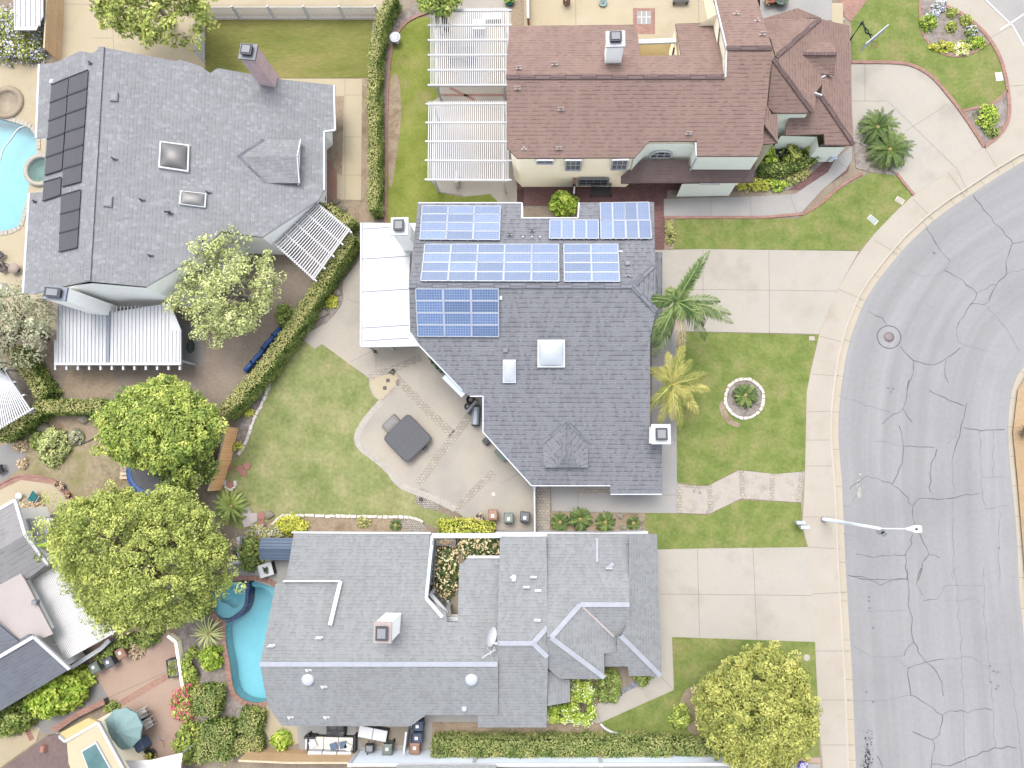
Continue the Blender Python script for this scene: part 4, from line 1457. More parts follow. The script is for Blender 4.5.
def array(pl, cn, nc, nr, desc, cells, off=.16, name='solar_module', landscape=True):
    C_ = [pl.on(x, y, off) for x, y in cn]
    u = ((C_[1] - C_[0]) + (C_[2] - C_[3])) / 2
    v = ((C_[3] - C_[0]) + (C_[2] - C_[1])) / 2
    W_, H_ = u.length / nc, v.length / nr
    ud = u.normalized()
    nn = pl.n
    vd = nn.cross(ud).normalized()
    proto = None
    for r in range(nr):
        for c in range(nc):
            fu, fv = (c + .5) / nc, (r + .5) / nr
            cen = C_[0].lerp(C_[1], fu).lerp(C_[3].lerp(C_[2], fu), fv)
            rw = 'only' if nr == 1 else ('top' if r == 0 else 'bottom' if r == nr - 1 else ORD[r])
            lab = 'blue solar panel, %s row, %s from the left, %s' % (rw, ORD[c], desc)
            if nr == 1:
                lab = 'upright blue solar panel, %s from the left, %s' % (ORD[c], desc)
            if proto is None:
                root = thing(name, lab, 'solar panel', (0, 0, 0), 0, 'blue solar panels on the grey roof')
                w2, h2 = W_ / 2 - .018, H_ / 2 - .018
                mb = MB()
                for a, b in (((-w2, -h2), (w2, -h2)), ((w2, -h2), (w2, h2)), ((w2, h2), (-w2, h2)), ((-w2, h2), (-w2, -h2))):
                    mb.bar((a[0], a[1], 0), (b[0], b[1], 0), .055, .05)
                for sx in (-.3, .3):
                    mb.bar((sx * W_, -h2 - .06, -.06), (sx * W_, h2, -.06), .05, .07)
                    mb.bar((sx * W_, -h2 * .8, -off), (sx * W_, -h2 * .8, -.04), .05, .05, up=Vector((0, 1, 0)))
                    mb.bar((sx * W_, h2 * .8, -off), (sx * W_, h2 * .8, -.04), .05, .05, up=Vector((0, 1, 0)))
                mb.build('frame', M['pvframe'], root, True)
                mb = MB()
                mb.face([(-w2, -h2, .015), (w2, -h2, .015), (w2, h2, .015), (-w2, h2, .015)], 0, [(-w2, -h2), (w2, -h2), (w2, h2), (-w2, h2)])
                mb.build('solar_cells', cells, root, True)
                proto = o = root
            else:
                o = dup(proto, (0, 0, 0), label=lab)
            Mx = Matrix((ud, vd, nn)).transposed()
            o.location = cen
            o.rotation_euler = Mx.to_euler()


array(AN, [(422, 205.6), (500.8, 206), (499.7, 240), (419.5, 239.5)], 3, 4, 'chimney side array', M['cells_skylit'])
array(AN, [(424.7, 244), (558.9, 244), (559.4, 281.5), (420.3, 281)], 5, 4, 'five column array', M['cells_skylit'])
array(AN, [(563.5, 244), (618, 244), (620, 281.7), (564, 281.7)], 2, 4, 'two column array', M['cells_skylit'])
array(AS, [(415, 288.5), (499, 288.5), (499, 337), (417.7, 336.6)], 3, 4, 'dark array below ridge', M['cells'])
array(AN, [(549, 219.8), (598.4, 219.8), (599, 238.7), (549.7, 238.7)], 4, 1, 'row beside the roof notch', M['cells_skylit'])
array(AN, [(600, 202.8), (648.7, 201.9), (652.2, 238.7), (600.5, 238.7)], 4, 2, 'upright array', M['cells_skylit'])

# ================================================================== house B (top left, long grey roof)
hB = House('large grey shingled house at upper left with dark pool heating mats on its roof', 180, 180, [M['shingle_b']])
r1, r2 = P(101.5, 47, 7.2), P(87.5, 281, 7.2)
BW = Pl(r1, r2, P(30, 180, 5.6))
BE = Pl(r1, r2, P(330, 150, 3.1))
hB.f(BW, [(101.5, 47), (92, 53), (80, 51), (54, 63), (39, 64), (36, 138), (46, 136.5), (43.5, 192), (29, 193), (23, 293), (34, 294), (52, 288), (62, 286), (87.5, 281)])
hB.f(BE, [(101.5, 47), (176, 61), (180, 59.5), (200, 66), (210, 73), (218, 68), (278, 79), (334, 85), (335, 130), (324, 131.5), (324, 190), (318, 200), (262, 237), (221, 231), (193, 259), (146, 286.5), (87.5, 281)])
hB.build_roof(.17, M['white'])
b = lambda *a: (lambda p: (p.x, p.y))(BE.on(*a))
bw = lambda *a: (lambda p: (p.x, p.y))(BW.on(*a))
hB.walls([bw(90, 283), b(145, 288), b(192, 261), b(220, 233), b(262, 238), b(312, 200), b(313, 188), b(313, 130), b(320, 126), b(320, 90), b(218, 73), b(104, 52), bw(80, 56), bw(41, 68), bw(38, 137), bw(47, 136), bw(44.5, 193), bw(31, 196), bw(26, 290), bw(52, 290), bw(62, 288)], M['offwhite'], inset_=.05)
hB.ridge([(BE, (101.5, 47), (87.5, 281))], M['ridge_grey'] if False else M['shingle_b'], .42, .06)
for a_, b_ in (((39, 64), (36, 138)), ((29, 193), (23, 293))):
    mb = MB()
    mb.bar(BW.on(*a_) - Vector((0, 0, .05)), BW.on(*b_) - Vector((0, 0, .05)), .14, .14)
    mb.build('gutter', M['white_metal'], hB.t)
for a_, b_ in (((335, 130), (324, 131.5)), ((324, 131.5), (324, 190)), ((334, 85), (335, 130))):
    mb = MB()
    mb.bar(BE.on(*a_) - Vector((0, 0, .05)), BE.on(*b_) - Vector((0, 0, .05)), .12, .14)
    mb.build('gutter', M['white_metal'], hB.t)
hB.skylight(BE, [(160.5, 142), (190, 146), (189, 173), (159, 168.5)], M['white'], M['dome_smoke'], .2, .3)
hB.skylight(BE, [(181, 191.5), (207, 194.5), (206, 208.5), (179.5, 205)], M['white'], M['dome_smoke'], .2, .12)
for px, py, k in ((91.5, 64, 0), (142, 200.5, 0), (170, 213.5, 1), (200, 241, 0), (150.5, 256, 0), (114.5, 159.5, 0), (208.5, 193, 0), (36, 202, 0)):
    hB.vent(BE if px > 100 else BW, px, py, M['metal_dark'], k, .35)
hB.boxvent(BE, 114.5, 97.5, (.45, .6), M['metal_grey'])
hB.boxvent(BE, 108.5, 202, (.5, .7), M['metal_grey'])
hB.boxvent(BW, 53, 82, (.3, .3), M['white'])
# dormer, gable to the east
dl = BE.on(238.5, 156.5)
d1, d2 = BE.on(264, 139.5), BE.on(266, 183)
zt = dl.z
re_ = P(297, 156.5, zt)
n1, n2 = P(300.5, 139.5, d1.z - .15), P(299, 183, d2.z - .15)
mb = MB()
mb.slab([dl, re_, n1, d1], .12, 0)
mb.slab([dl, d2, n2, re_], .12, 0)
i_ = Vector((-.18, 0, 0))
dn = Vector((0, 0, -1.4))
mb.face([n1 + i_, n2 + i_, n2 + i_ + dn, n1 + i_ + dn], 1)
mb.face([n1 + i_, re_ + i_, n2 + i_], 1)
mb.face([d2 + Vector((0, .2, -.1)), n2 + Vector((-.18, .2, -.1)), n2 + Vector((-.18, .2, -1.2)), d2 + Vector((0, .2, -1))], 1)
mb.bar(n1 + Vector((.02, 0, -.05)), re_ + Vector((.02, 0, -.05)), .08, .16, 2)
mb.bar(re_ + Vector((.02, 0, -.05)), n2 + Vector((.02, 0, -.05)), .08, .16, 2)
for p, q in ((dl, d1), (dl, d2)):
    mb.bar(p + Vector((0, 0, .02)), q + Vector((0, 0, .02)), .2, .04, 3)
mb.build('dormer', [M['shingle_b'], M['offwhite'], M['white'], M['ridge_grey']], hB.roof)
chimney(hB, (269, 80), None, 4.2, 7.6, M['pinkbrick'], M['metal_grey'], (1.05, 1.0, -.12), .06)
c = P(112, 304, 2.8)
chimney(hB, (101, 309), None, 2.8, 7.4, M['offwhite'], M['trim_bluegrey'], (1.5, .85, -.1), .03)
SWALL = Pl(P(146, 286.5, 5.7), P(87.5, 281, 6.7), Vector((P(146, 286.5, 5.7).x, P(146, 286.5, 5.7).y, 0)))
window(hB, SWALL, [(101, 292), (124, 294), (130, 300), (107, 297.5)], 2, 1)
SEW = Pl(P(193, 259, 5.0), P(221, 231, 4.6), Vector((P(193, 259, 5.0).x, P(193, 259, 5.0).y, 0)))
window(hB, SEW, [(190, 270), (200, 262), (203, 266), (193, 275)], 2, 2)
# corrugated patio cover south of B
BP = PP((56, 304, 2.9), (180, 304, 2.9), (120, 364, 2.6))
mb = MB()
mb.slab([BP.on(x, y) for x, y in [(57, 303), (113, 312), (170, 303), (181, 330), (181, 364), (56, 364)]], .1)
for k in range(34):
    x = 58 + k * 3.68
    y0 = 306 if x < 170 else 330
    mb.bar(BP.on(x, y0, .03), BP.on(x - .3, 362.5, .03), .06, .06)
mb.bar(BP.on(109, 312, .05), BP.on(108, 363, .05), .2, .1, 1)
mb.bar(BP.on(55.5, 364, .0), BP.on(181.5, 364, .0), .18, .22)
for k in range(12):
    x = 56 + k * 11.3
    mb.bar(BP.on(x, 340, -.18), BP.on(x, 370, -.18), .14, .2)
mb.build('patio_cover', [M['white_roof'], M['trim_bluegrey']], hB.t)
for px in (58, 118, 178):
    p = BP.on(px, 360)
    mb = MB()
    mb.box((p.x, p.y, (p.z - .25 + Z0) / 2), (.14, .14, p.z - .25 - Z0))
    mb.build('patio_post', M['white'], hB.t)
# lower roof piece over the bay, east corner
# solar heating mats, each a ribbed rubber sheet on the west slope
def heatmat(pxs, label):
    t0 = [BW.on(x, y, .1) for x, y in pxs]
    cen = sum(t0, Vector()) / 4
    t = thing('solar_heating_mat', label, 'heating panel', tuple(cen), 0, 'black rubber pool heating mats')
    mb = MB()
    mb.slab(t0, .05)
    mb.build('mat_sheet', M['pool_mat'], t)
    for i, j in ((0, 1), (3, 2)):
        mb = MB()
        mb.bar(t0[i] + Vector((0, 0, .02)), t0[j] + Vector((0, 0, .02)), .06, .06)
        mb.build('header_pipe', M['metal_dark'], t)


def grid(c4, nr, what):
    for r in range(nr):
        f0, f1 = r / nr + .004, (r + 1) / nr - .004
        L = lambda i, j, f: (c4[i][0] + (c4[j][0] - c4[i][0]) * f, c4[i][1] + (c4[j][1] - c4[i][1]) * f)
        heatmat([L(0, 3, f0), L(1, 2, f0), L(1, 2, f1), L(0, 3, f1)], what % ORD[r])


grid([(51.3, 84.5), (68.3, 77.3), (61.5, 170), (44.5, 175.5)], 5, 'dark roof heating mat, %s from the top in the outer column')
grid([(69, 77), (88, 69.5), (80.5, 182), (61.8, 187)], 6, 'dark roof heating mat, %s from the top in inner column by the ridge')
grid([(43.5, 182), (61, 177), (60, 195), (42.5, 201)], 1, 'lone dark heating mat below the outer column, its %s piece')
grid([(61, 195), (80.5, 189.5), (77, 247.5), (58.5, 252)], 3, 'dark roof heating mat, %s from the top in the lower set')
# slatted pergola at the east corner of B
def pergola(label, corners, z, nslat, nraft, group=None, along=0, slat=(.06, .05), mats=None, posts=True, beams=True, tilt=0, cat='pergola', rails=None, inset_posts=.3):
    """corners (pixels at the slat level): slats run along side 0-1 (along=0) or 1-2; rafters across"""
    c = [P(x, y, z + (tilt if i in (0, 1) else 0)) for i, (x, y) in enumerate(corners)]
    if along:
        c = c[1:] + c[:1]
    cen = sum(c, Vector()) / 4
    t = thing('pergola', label, cat, (cen.x, cen.y, Z0), 0, group)
    m = mats or M['white']
    mb = MB()
    for k in range(nslat):
        f = k / (nslat - 1)
        mb.bar(c[0].lerp(c[3], f), c[1].lerp(c[2], f), slat[0], slat[1])
    mb.build('slats', m, t)
    for k in range(nraft):
        f = (k + .1) / (nraft - .8)
        a, b2 = c[0].lerp(c[1], f), c[3].lerp(c[2], f)
        dv = (b2 - a).normalized() * .25
        mb = MB()
        mb.bar(a - dv - Vector((0, 0, .12)), b2 + dv - Vector((0, 0, .12)), .11, .18)
        mb.build('rafter', m, t)
    if beams:
        for f in ((.06, .94) if posts != 'outer' else (.94,)):
            mb = MB()
            a, b2 = c[0].lerp(c[3], f), c[1].lerp(c[2], f)
            mb.bar(a - Vector((0, 0, .3)), b2 - Vector((0, 0, .3)), .13, .2)
            mb.build('beam', m, t)
    if posts:
        for f in ((.06, .94) if posts != 'outer' else (.94,)):
            for g in (.05, .95):
                p = c[0].lerp(c[3], f).lerp(c[1].lerp(c[2], f), g)
                mb = MB()
                mb.box((p.x, p.y, (p.z - .4 + Z0) / 2), (.14, .14, p.z - .4 - Z0))
                mb.build('post', m, t)
    return t


pergola('small tilted white pergola with thin slats at the corner of upper left house', [(275.5, 246), (318.5, 203), (350, 229), (313, 280)], 2.7, 19, 5, None, 0, (.07, .06))
pergola('upper white slatted pergola beside the brown roofed house', [(431, 8.5), (431, 86), (508, 86), (508, 8)], 2.9, 38, 6, 'white pergolas beside the brown house', 0, (.055, .07))
pergola('lower white slatted pergola beside the brown roofed house', [(429, 101.5), (428, 181), (508, 181.5), (508, 101)], 2.9, 40, 5, 'white pergolas beside the brown house', 0, (.055, .07))
# ================================================================== house C (brown roof, top)
hC = House('two storey cream house with brown shingle roof at the top', 640, 120, [M['shingle_c'], M['shingle_porch']])
CS = PP((517, 158, 5.4), (640, 158, 5.4), (600, 77, 7.2))
cl, cr_ = CS.on(506, 77), CS.on(725, 77)
CN = Pl(cl, cr_, P(560, 26, 5.4))
hC.f(CN, [(509, 26), (635, 24.5), (638, 36), (640.5, 56), (681, 55), (675.5, 23.5), (714.6, 22.5), (724, 76), (506, 77)])
up1, up2 = CS.on(726, 48), CS.on(772, 48)
CN2 = Pl(up1, up2, P(740, -20, 5.9))
hC.f(CS, [(507, 77), (725, 77), (726, 48), (772, 48), (767, 104), (764, 122), (763, 144), (759, 156), (697, 156), (697, 141), (649.5, 141), (635, 157.5), (517, 158), (507, 148)])
hC.f(CN2, [(726, 48), (772, 48), (757.5, 0), (752, -20), (708, -20), (714, 0)])
# east wing
apex = P(776, 58, 6.6)
EE = Pl(P(853, 57, 2.9), P(855, 140, 2.9), apex)
hC.f(EE, [(776, 57), (820, 18.6), (849, 25.8), (851, 57), (852, 110), (854, 145), (838, 121), (821, 96), (822.5, 84), (816, 92), (815, 111.5), (812, 111.5), (773, 60)])
ENp = Pl(EE.on(776, 57), EE.on(820, 18.6), P(766, 18.6, EE.on(820, 18.6).z))
hC.f(ENp, [(763, 18.4), (820, 18.6), (776, 57), (771, 40), (757, 20)])
pkN = P(797.3, 8, 4.7)
hC.f(Pl(pkN, P(762, 18.6, 4.0), P(797.5, 19.5, 4.6)), [(763, 18.8), (797.3, 8), (797.5, 19)])
hC.f(Pl(pkN, P(822, 18.4, 4.0), P(797.5, 19.5, 4.6)), [(797.5, 19), (797.3, 8), (821, 17.6)])
ea_, eb_ = EE.on(773, 60), EE.on(812, 111.5)
ESu = Pl(ea_, eb_, P(775, 112, eb_.z))
hC.f(ESu, [(773, 60), (812, 111.5), (812.5, 113), (774, 113), (768, 107), (770, 85)])
p1_, p2_ = EE.on(821, 96), EE.on(854, 145)
ESl = Pl(p1_, p2_, P(800, 145, p2_.z))
hC.f(ESl, [(815, 94), (821, 96), (838, 121), (854, 145), (825, 145), (824, 134), (785.5, 135), (786, 124), (793, 113)])
VL = PP((766, 106, 6.0), (778, 143, 5.2), (778, 114, 5.3))
hC.f(VL, [(767, 105), (772, 115), (777.5, 113.6), (778, 143), (764, 124)])
hC.f(PP((764, 124, 5.6), (777, 143, 5.1), (763, 144, 5.1)), [(764, 124), (777, 143), (763, 144)])
# porch roof along the front
PR = PP((622, 182.5, 2.75), (754, 182, 2.75), (660, 160, 3.75))
hC.f(PR, [(621, 176), (642.5, 160), (688.5, 160), (688, 166), (754, 166), (754, 182), (621, 183)], 1)
hC.build_roof(.16)
hC.ridge([(CS, (506, 77), (725, 77)), (CS, (726, 48), (772, 48)), (EE, (773, 59), (812, 111.5)), (EE, (821, 96), (854, 145)), (EE, (776, 57), (820, 18.6))], M['ridge_brown'], .3, .05)
cs = lambda *a: (lambda p: (p.x, p.y))(CS.on(*a))
cn = lambda *a: (lambda p: (p.x, p.y))(CN.on(*a))
hC.walls([cs(509, 147), cs(518, 157.4), cs(634, 157), cs(648, 142), cs(697, 142), cs(697.5, 155.5), cs(758.5, 155.5), cs(764, 122), cs(767, 104), cs(771, 52), cs(726, 50), cn(724, 74), cn(714, 25), cn(677, 26), cn(681, 57), cn(640, 58), cn(636, 27), cn(510, 28), cs(508, 78)], M['cream'], inset_=.06)
# side wall under the raised block
mb = MB()
for (a, b2) in ((CN2.on(714.5, 0), CN2.on(726, 48)), (CN2.on(706, -24), CN2.on(714.5, 0)), (CS.on(726, 48), CS.on(725, 77))):
    dx = Vector((.12, 0, -.1))
    a, b2 = a + dx, b2 + dx
    mb.face([a, b2, (b2.x, b2.y, 4), (a.x, a.y, 4)])
    mb.bar(a + Vector((-.1, 0, .05)), b2 + Vector((-.1, 0, .05)), .1, .2, 1)
mb.build('gable_wall', [M['cream'], M['white']], hC.t)
q1, q2 = P(778, 110, 4.7), P(795, 112, 4.7)
wing = [EE.on(851, 28), EE.on(853, 143), ESl.on(826, 143), P(823, 134, 2.8), P(787, 133, 2.8)]
w2_ = [(p.x - .35, p.y - .1) for p in wing]
mb = MB()
for a, b2, zt in ((w2_[0], w2_[1], 2.6), (w2_[1], w2_[2], 2.6), (w2_[2], w2_[3], 2.6), (w2_[3], w2_[4], 2.6)):
    mb.face([(a[0], a[1], Z0), (b2[0], b2[1], Z0), (b2[0], b2[1], zt), (a[0], a[1], zt)])
a, b2 = ESu.on(775, 111), ESu.on(811, 110.5)
mb.face([(a.x, a.y + .1, Z0), (b2.x, b2.y + .1, Z0), (b2.x, b2.y + .1, b2.z - .12), (a.x, a.y + .1, a.z - .12)])
a2 = VL.on(777, 142)
mb.face([(a.x, a.y, Z0), (a2.x - .1, a2.y + .1, Z0), (a2.x - .1, a2.y + .1, a2.z - .15), (a.x, a.y, a.z - .1)])
mb.build('wing_wall', M['sage'], hC.t)
# bay walls painted sage, in front of the cream wall under the raised eaves
mb = MB()
n_ = Vector((0, -.04, -.14))
for a, b2, bz in ((CS.on(697.5, 155.5), CS.on(759, 155.5), 2.9), (CS.on(648, 142), CS.on(697, 142), 3.0), (CS.on(634, 157), CS.on(648, 142), 2.6)):
    mb.face([a + n_, b2 + n_, (b2.x, b2.y - .04, bz), (a.x, a.y - .04, bz)])
a, b2 = CS.on(697, 142), CS.on(697.4, 155.5)
mb.face([a + Vector((-.05, 0, -.14)), b2 + Vector((-.05, 0, -.14)), (b2.x - .05, b2.y, 2.9), (a.x - .05, a.y, 2.9)])
mb.bar(a + Vector((-.09, 0, -.05)), b2 + Vector((-.09, 0, -.05)), .1, .2, 1)
mb.bar((b2.x - .06, b2.y - .06, b2.z - .1), (b2.x - .06, b2.y - .06, 2.9), .1, .1, 1)
mb.build('bay_wall', [M['sage'], M['white']], hC.t)
mb = MB()
a, b2 = P(682, 184, 2.5), P(737, 183, 2.5)
mb.face([a, b2, (b2.x, b2.y, Z0), (a.x, a.y, Z0)])
mb.bar(a + Vector((1.2, -.03, 0)), b2 + Vector((-1.2, -.03, 0)), .08, .14, 1)
mb.build('porch_wall', [M['sage'], M['white']], hC.t)
a, b2 = CS.on(518, 157.4), CS.on(634, 157)
SC = Pl(a, b2, Vector((a.x, a.y, 0)))
SC.p = SC.p + Vector((0, -.07, 0))
window(hC, SC, [(537, 159.5), (553, 159.5), (553, 163), (537, 163)], 2, 1)
window(hC, SC, [(565.5, 159.5), (581.5, 159.5), (580.5, 169.5), (565.5, 169.5)], 3, 2)
window(hC, SC, [(612.5, 159.3), (628.5, 159), (626.5, 169), (611, 169)], 3, 2)
window(hC, SC, [(579, 178.5), (608.5, 178.5), (607.5, 184.5), (579, 184.5)], 4, 2, M['metal_grey'], M['pane_dark'])
# arched window
a, b2 = CS.on(648, 142), CS.on(697, 142)
AW = Pl(a, b2, Vector((a.x, a.y, 0)))
AW.p = AW.p + Vector((0, -.1, 0))
w0, w1 = AW.on(649.5, 157.5), AW.on(670.5, 157.5)
ud = (w1 - w0)
cen = (w0 + w1) / 2
hw = ud.length / 2
arc = [w0 + Vector((0, -.04, 0)), w0 + Vector((0, -.04, .5))] + [cen + Vector((-hw * math.cos(k * math.pi / 10), -.04, .5 + hw * .75 * math.sin(k * math.pi / 10))) for k in range(1, 10)] + [w1 + Vector((0, -.04, .5)), w1 + Vector((0, -.04, 0))]
mb = MB()
for p, q in zip(arc, arc[1:] + arc[:1]):
    mb.bar(p, q, .12, .1, up=Vector((0, 1, 0)))
for f in (.33, .66):
    p = w0.lerp(w1, f) + Vector((0, -.03, 0))
    mb.bar(p, p + Vector((0, 0, 1.0)), .04, .04, up=Vector((0, 1, 0)))
mb.bar(w0 + Vector((0, -.03, .5)), w1 + Vector((0, -.03, .5)), .05, .05)
fw_ = mb.build('window', M['white'], hC.t)
mb = MB()
mb.face([p + Vector((0, .02, 0)) for p in arc])
g_ = mb.build('pane', M['pane_dark'], hC.t)
g_.parent = fw_
# recess walls seen through the notch, yellow stucco and rail
mb = MB()
a, b2 = P(640, 53, 3.2), P(676, 53, 3.2)
n1_, n2_ = CN.on(638, 37), CN.on(673, 36)
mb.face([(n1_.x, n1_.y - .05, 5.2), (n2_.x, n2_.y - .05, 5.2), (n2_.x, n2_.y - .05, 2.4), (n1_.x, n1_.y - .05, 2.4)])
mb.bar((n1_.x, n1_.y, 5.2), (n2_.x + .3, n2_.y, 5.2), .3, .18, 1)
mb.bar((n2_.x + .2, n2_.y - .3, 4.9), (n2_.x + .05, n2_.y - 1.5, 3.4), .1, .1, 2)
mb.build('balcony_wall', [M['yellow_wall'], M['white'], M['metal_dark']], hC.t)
mb = MB()
mb.slab([(n1_.x, n1_.y - .1, 2.5), (n2_.x, n2_.y - .1, 2.5), (n2_.x, n2_.y - 3.2, 2.5), (n1_.x, n1_.y - 3.2, 2.5)], .1)
mb.build('balcony_floor', M['brick_dark'], hC.t)
mb = MB()
n3_ = CN.on(676, 25)
mb.face([(n2_.x + .25, n2_.y + .8, 5.0), (n2_.x + .25, n2_.y - 2, 6.0), (n2_.x + .25, n2_.y - 2, 2.6), (n2_.x + .25, n2_.y + .8, 2.6)])
mb.build('recess_wall', M['cream'], hC.t)
# vents, chimney
M['vent_pink'] = plain('vent_pink', A(222, 204, 196), .7, .2)
for pl, px, py, k in ((CN, 518.5, 69, 1), (CN, 554.5, 65, 1), (CS, 517.5, 89, 1), (CS, 561, 110, 1), (CS, 559, 149, 1), (CS, 524, 149, 0), (CS, 688.5, 134, 1), (CN2, 736, 14, 0), (CN2, 757, 21, 0), (CN2, 762, 35, 1)):
    hC.vent(pl, px, py, M['vent_pink'], k, .3)
chimney(hC, (612, 63), None, 6.0, 8.6, M['offwhite'], M['white'], (1.05, .9, 0), .08)
# dormer on the east wing
d0 = EE.on(803, 54)
dA, dB = EE.on(818, 41), EE.on(820, 74.4)
zt = d0.z
dR = P(836.6, 54, zt)
dn_, ds_ = P(832, 43, dA.z - .1), P(834, 74.4, dB.z - .1)
mb = MB()
mb.slab([d0, dA, dn_, dR], .12, 0)
mb.slab([d0, dR, ds_, dB], .12, 0)
v_ = Vector((-.2, 0, 0))
mb.face([dn_ + v_, dR + v_, ds_ + v_], 1)
mb.face([dn_ + v_, ds_ + v_, ds_ + v_ - Vector((0, 0, 1.6)), dn_ + v_ - Vector((0, 0, 1.6))], 1)
mb.face([dB + Vector((0, .1, -.1)), ds_ + Vector((0, .1, -.1)), ds_ + Vector((0, .1, -1.3)), dB + Vector((0, .1, -.4))], 1)
mb.bar(d0 + Vector((0, 0, .03)), dR + Vector((0, 0, .03)), .22, .05, 2)
mb.build('dormer', [M['shingle_c'], M['cream'], M['ridge_brown'], M['white']], hC.roof)
for a, b2 in ((EE.on(821, 78), EE.on(826, 75.5)), (EE.on(814, 93.2), EE.on(821, 95.7))):
    mb = MB()
    mb.bar(a, b2, .1, .2)
    mb.build('eave_trim', M['white'], hC.roof)

# ================================================================== house D (long grey roof at the bottom)
hD = House('long grey shingled house with white ridge caps beside the kidney pool', 420, 630, [M['shingle_d']])
DN = PP((292, 533, 2.75), (430, 533, 2.75), (400, 664, 5.1))
dl_, dr_ = DN.on(260, 664), DN.on(497.6, 664)
DSo = Pl(dl_, dr_, P(350, 726, 3.4))
hD.f(DN, [(294, 532), (430, 533), (427, 598), (446, 612), (447, 622), (458, 622), (458, 602), (459.5, 563), (463, 563), (468, 556.5), (500, 556.5), (500, 537), (521, 537), (521, 643), (498, 643), (498, 664), (260, 664), (275.5, 584), (284.6, 581), (286, 580)])
hD.f(DSo, [(260, 664), (498, 664), (498, 715), (426, 715), (419, 720), (411, 726), (282, 726), (267.7, 706)])
D2 = PP((510, 533, 3.2), (546, 533, 3.2), (530, 643, 5.3))
d2a, d2b = D2.on(498, 643), D2.on(533, 643)
D2S = Pl(d2a, d2b, P(520, 727, 3.3))
hD.f(D2, [(500, 537), (546.5, 537), (548, 627), (533, 643), (497, 643)])
hD.f(D2S, [(497, 643), (533, 643), (548, 657), (546.5, 727.5), (478, 727.5), (478, 715), (497, 715)])
k_ = D2.on(533, 643)
hD.f(PP((533, 643, k_.z), (548, 627, D2.on(548, 627).z), (548, 657, D2S.on(548, 657).z)), [(533, 643), (548, 627), (548, 657)])
DG = PP((560, 533, 2.7), (620, 533, 2.7), (600, 604.5, 4.55))
hD.f(DG, [(547, 534), (629, 534), (629.5, 604.5), (580, 604.5), (551, 637.5), (547, 637)])
g1, g2 = DG.on(580, 604.5), DG.on(629.5, 604.5)
DD = Pl(DG.on(551, 637.5), g1, P(613, 636, 3.7))
hD.f(DD, [(551, 637.5), (580, 604.5), (583, 607), (614, 636), (617, 637), (617, 652), (604, 653.5), (604.5, 677.5), (578, 657)])
e1, e2 = DD.on(551, 637.5), DD.on(604.5, 677.5)
DSW = Pl(e1, e2, P(560, 679, e2.z))
hD.f(DSW, [(547.5, 637.5), (551, 637.5), (604.5, 677.5), (604, 679), (560, 679), (552, 672), (547.5, 668)])
DGS = Pl(g1, g2, P(613, 636, 3.7))
hD.f(DGS, [(580, 604.5), (629.5, 604.5), (629.5, 640), (622, 637), (614, 636), (583, 607)])
DE2 = PP((629, 600, 3.95), (661, 640, 2.75), (660, 560, 2.75))
hD.f(DE2, [(629, 534), (657, 534), (659, 600), (661.5, 675), (660, 675), (621, 636), (629, 620)])
s1, s2 = DE2.on(621, 636), DE2.on(660, 675)
DSE = Pl(s1, s2, P(630, 676, s2.z))
hD.f(DSE, [(617, 636), (621, 636), (660, 675), (659, 676), (629, 676), (628, 666.5), (604.5, 666.5), (604.5, 653.5), (617, 652)])
DSB = PP((547, 672, 3.9), (570, 680, 3.2), (570, 702, 3.2))
hD.f(DSB, [(547.5, 671), (552, 672), (560, 679), (570, 680), (570, 702), (547.7, 706)])
hD.build_roof(.17)
fl = lambda pl, *a: (lambda p: (p.x, p.y))(pl.on(*a))
hD.walls([fl(DN, 295, 535), fl(DN, 429, 535), fl(DN, 425, 599), fl(DN, 445, 613), fl(DN, 446, 623), fl(DN, 459, 623), fl(DN, 460, 565), fl(DN, 469, 559), fl(DN, 501, 559), fl(DN, 502, 539), fl(D2, 545, 539), fl(D2S, 545, 725), fl(D2S, 480, 725), fl(DSo, 480, 714), fl(DSo, 425, 714), fl(DSo, 410, 724), fl(DSo, 283, 724), fl(DSo, 270, 705), fl(DN, 263, 664), fl(DN, 288, 582)], M['offwhite'], inset_=.3)
hD.walls([fl(DG, 548, 536), fl(DG, 655, 536), fl(DE2, 658, 672), fl(DSE, 630, 673), fl(DSE, 606, 664), fl(DSW, 602, 675), fl(DSW, 562, 675), fl(DSB, 568, 700), fl(DSB, 548, 702)], M['offwhite'], name='garage_wall', inset_=.4)
hD.ridge([(DN, (260, 664), (497.6, 664)), (D2, (497.6, 643), (533, 643)), (D2, (533, 643), (547.5, 627)), (D2S, (533, 643), (547.5, 657)), (DG, (580, 604.5), (629.5, 604.5)), (DG, (580, 604.5), (551, 637.5)), (DD, (551, 637.5), (604.5, 677.5)), (DE2, (621, 636), (660.5, 675.5))], M['ridge_white'], .3, .07)
mb = MB()
mb.bar(DGS.on(583, 607) + Vector((0, 0, .04)), DGS.on(614, 636.5) + Vector((0, 0, .04)), .14, .05)
mb.build('valley_flashing', mat('pale_flashing', [A(220, 208, 206), A(230, 220, 218)], 2), hD.roof)
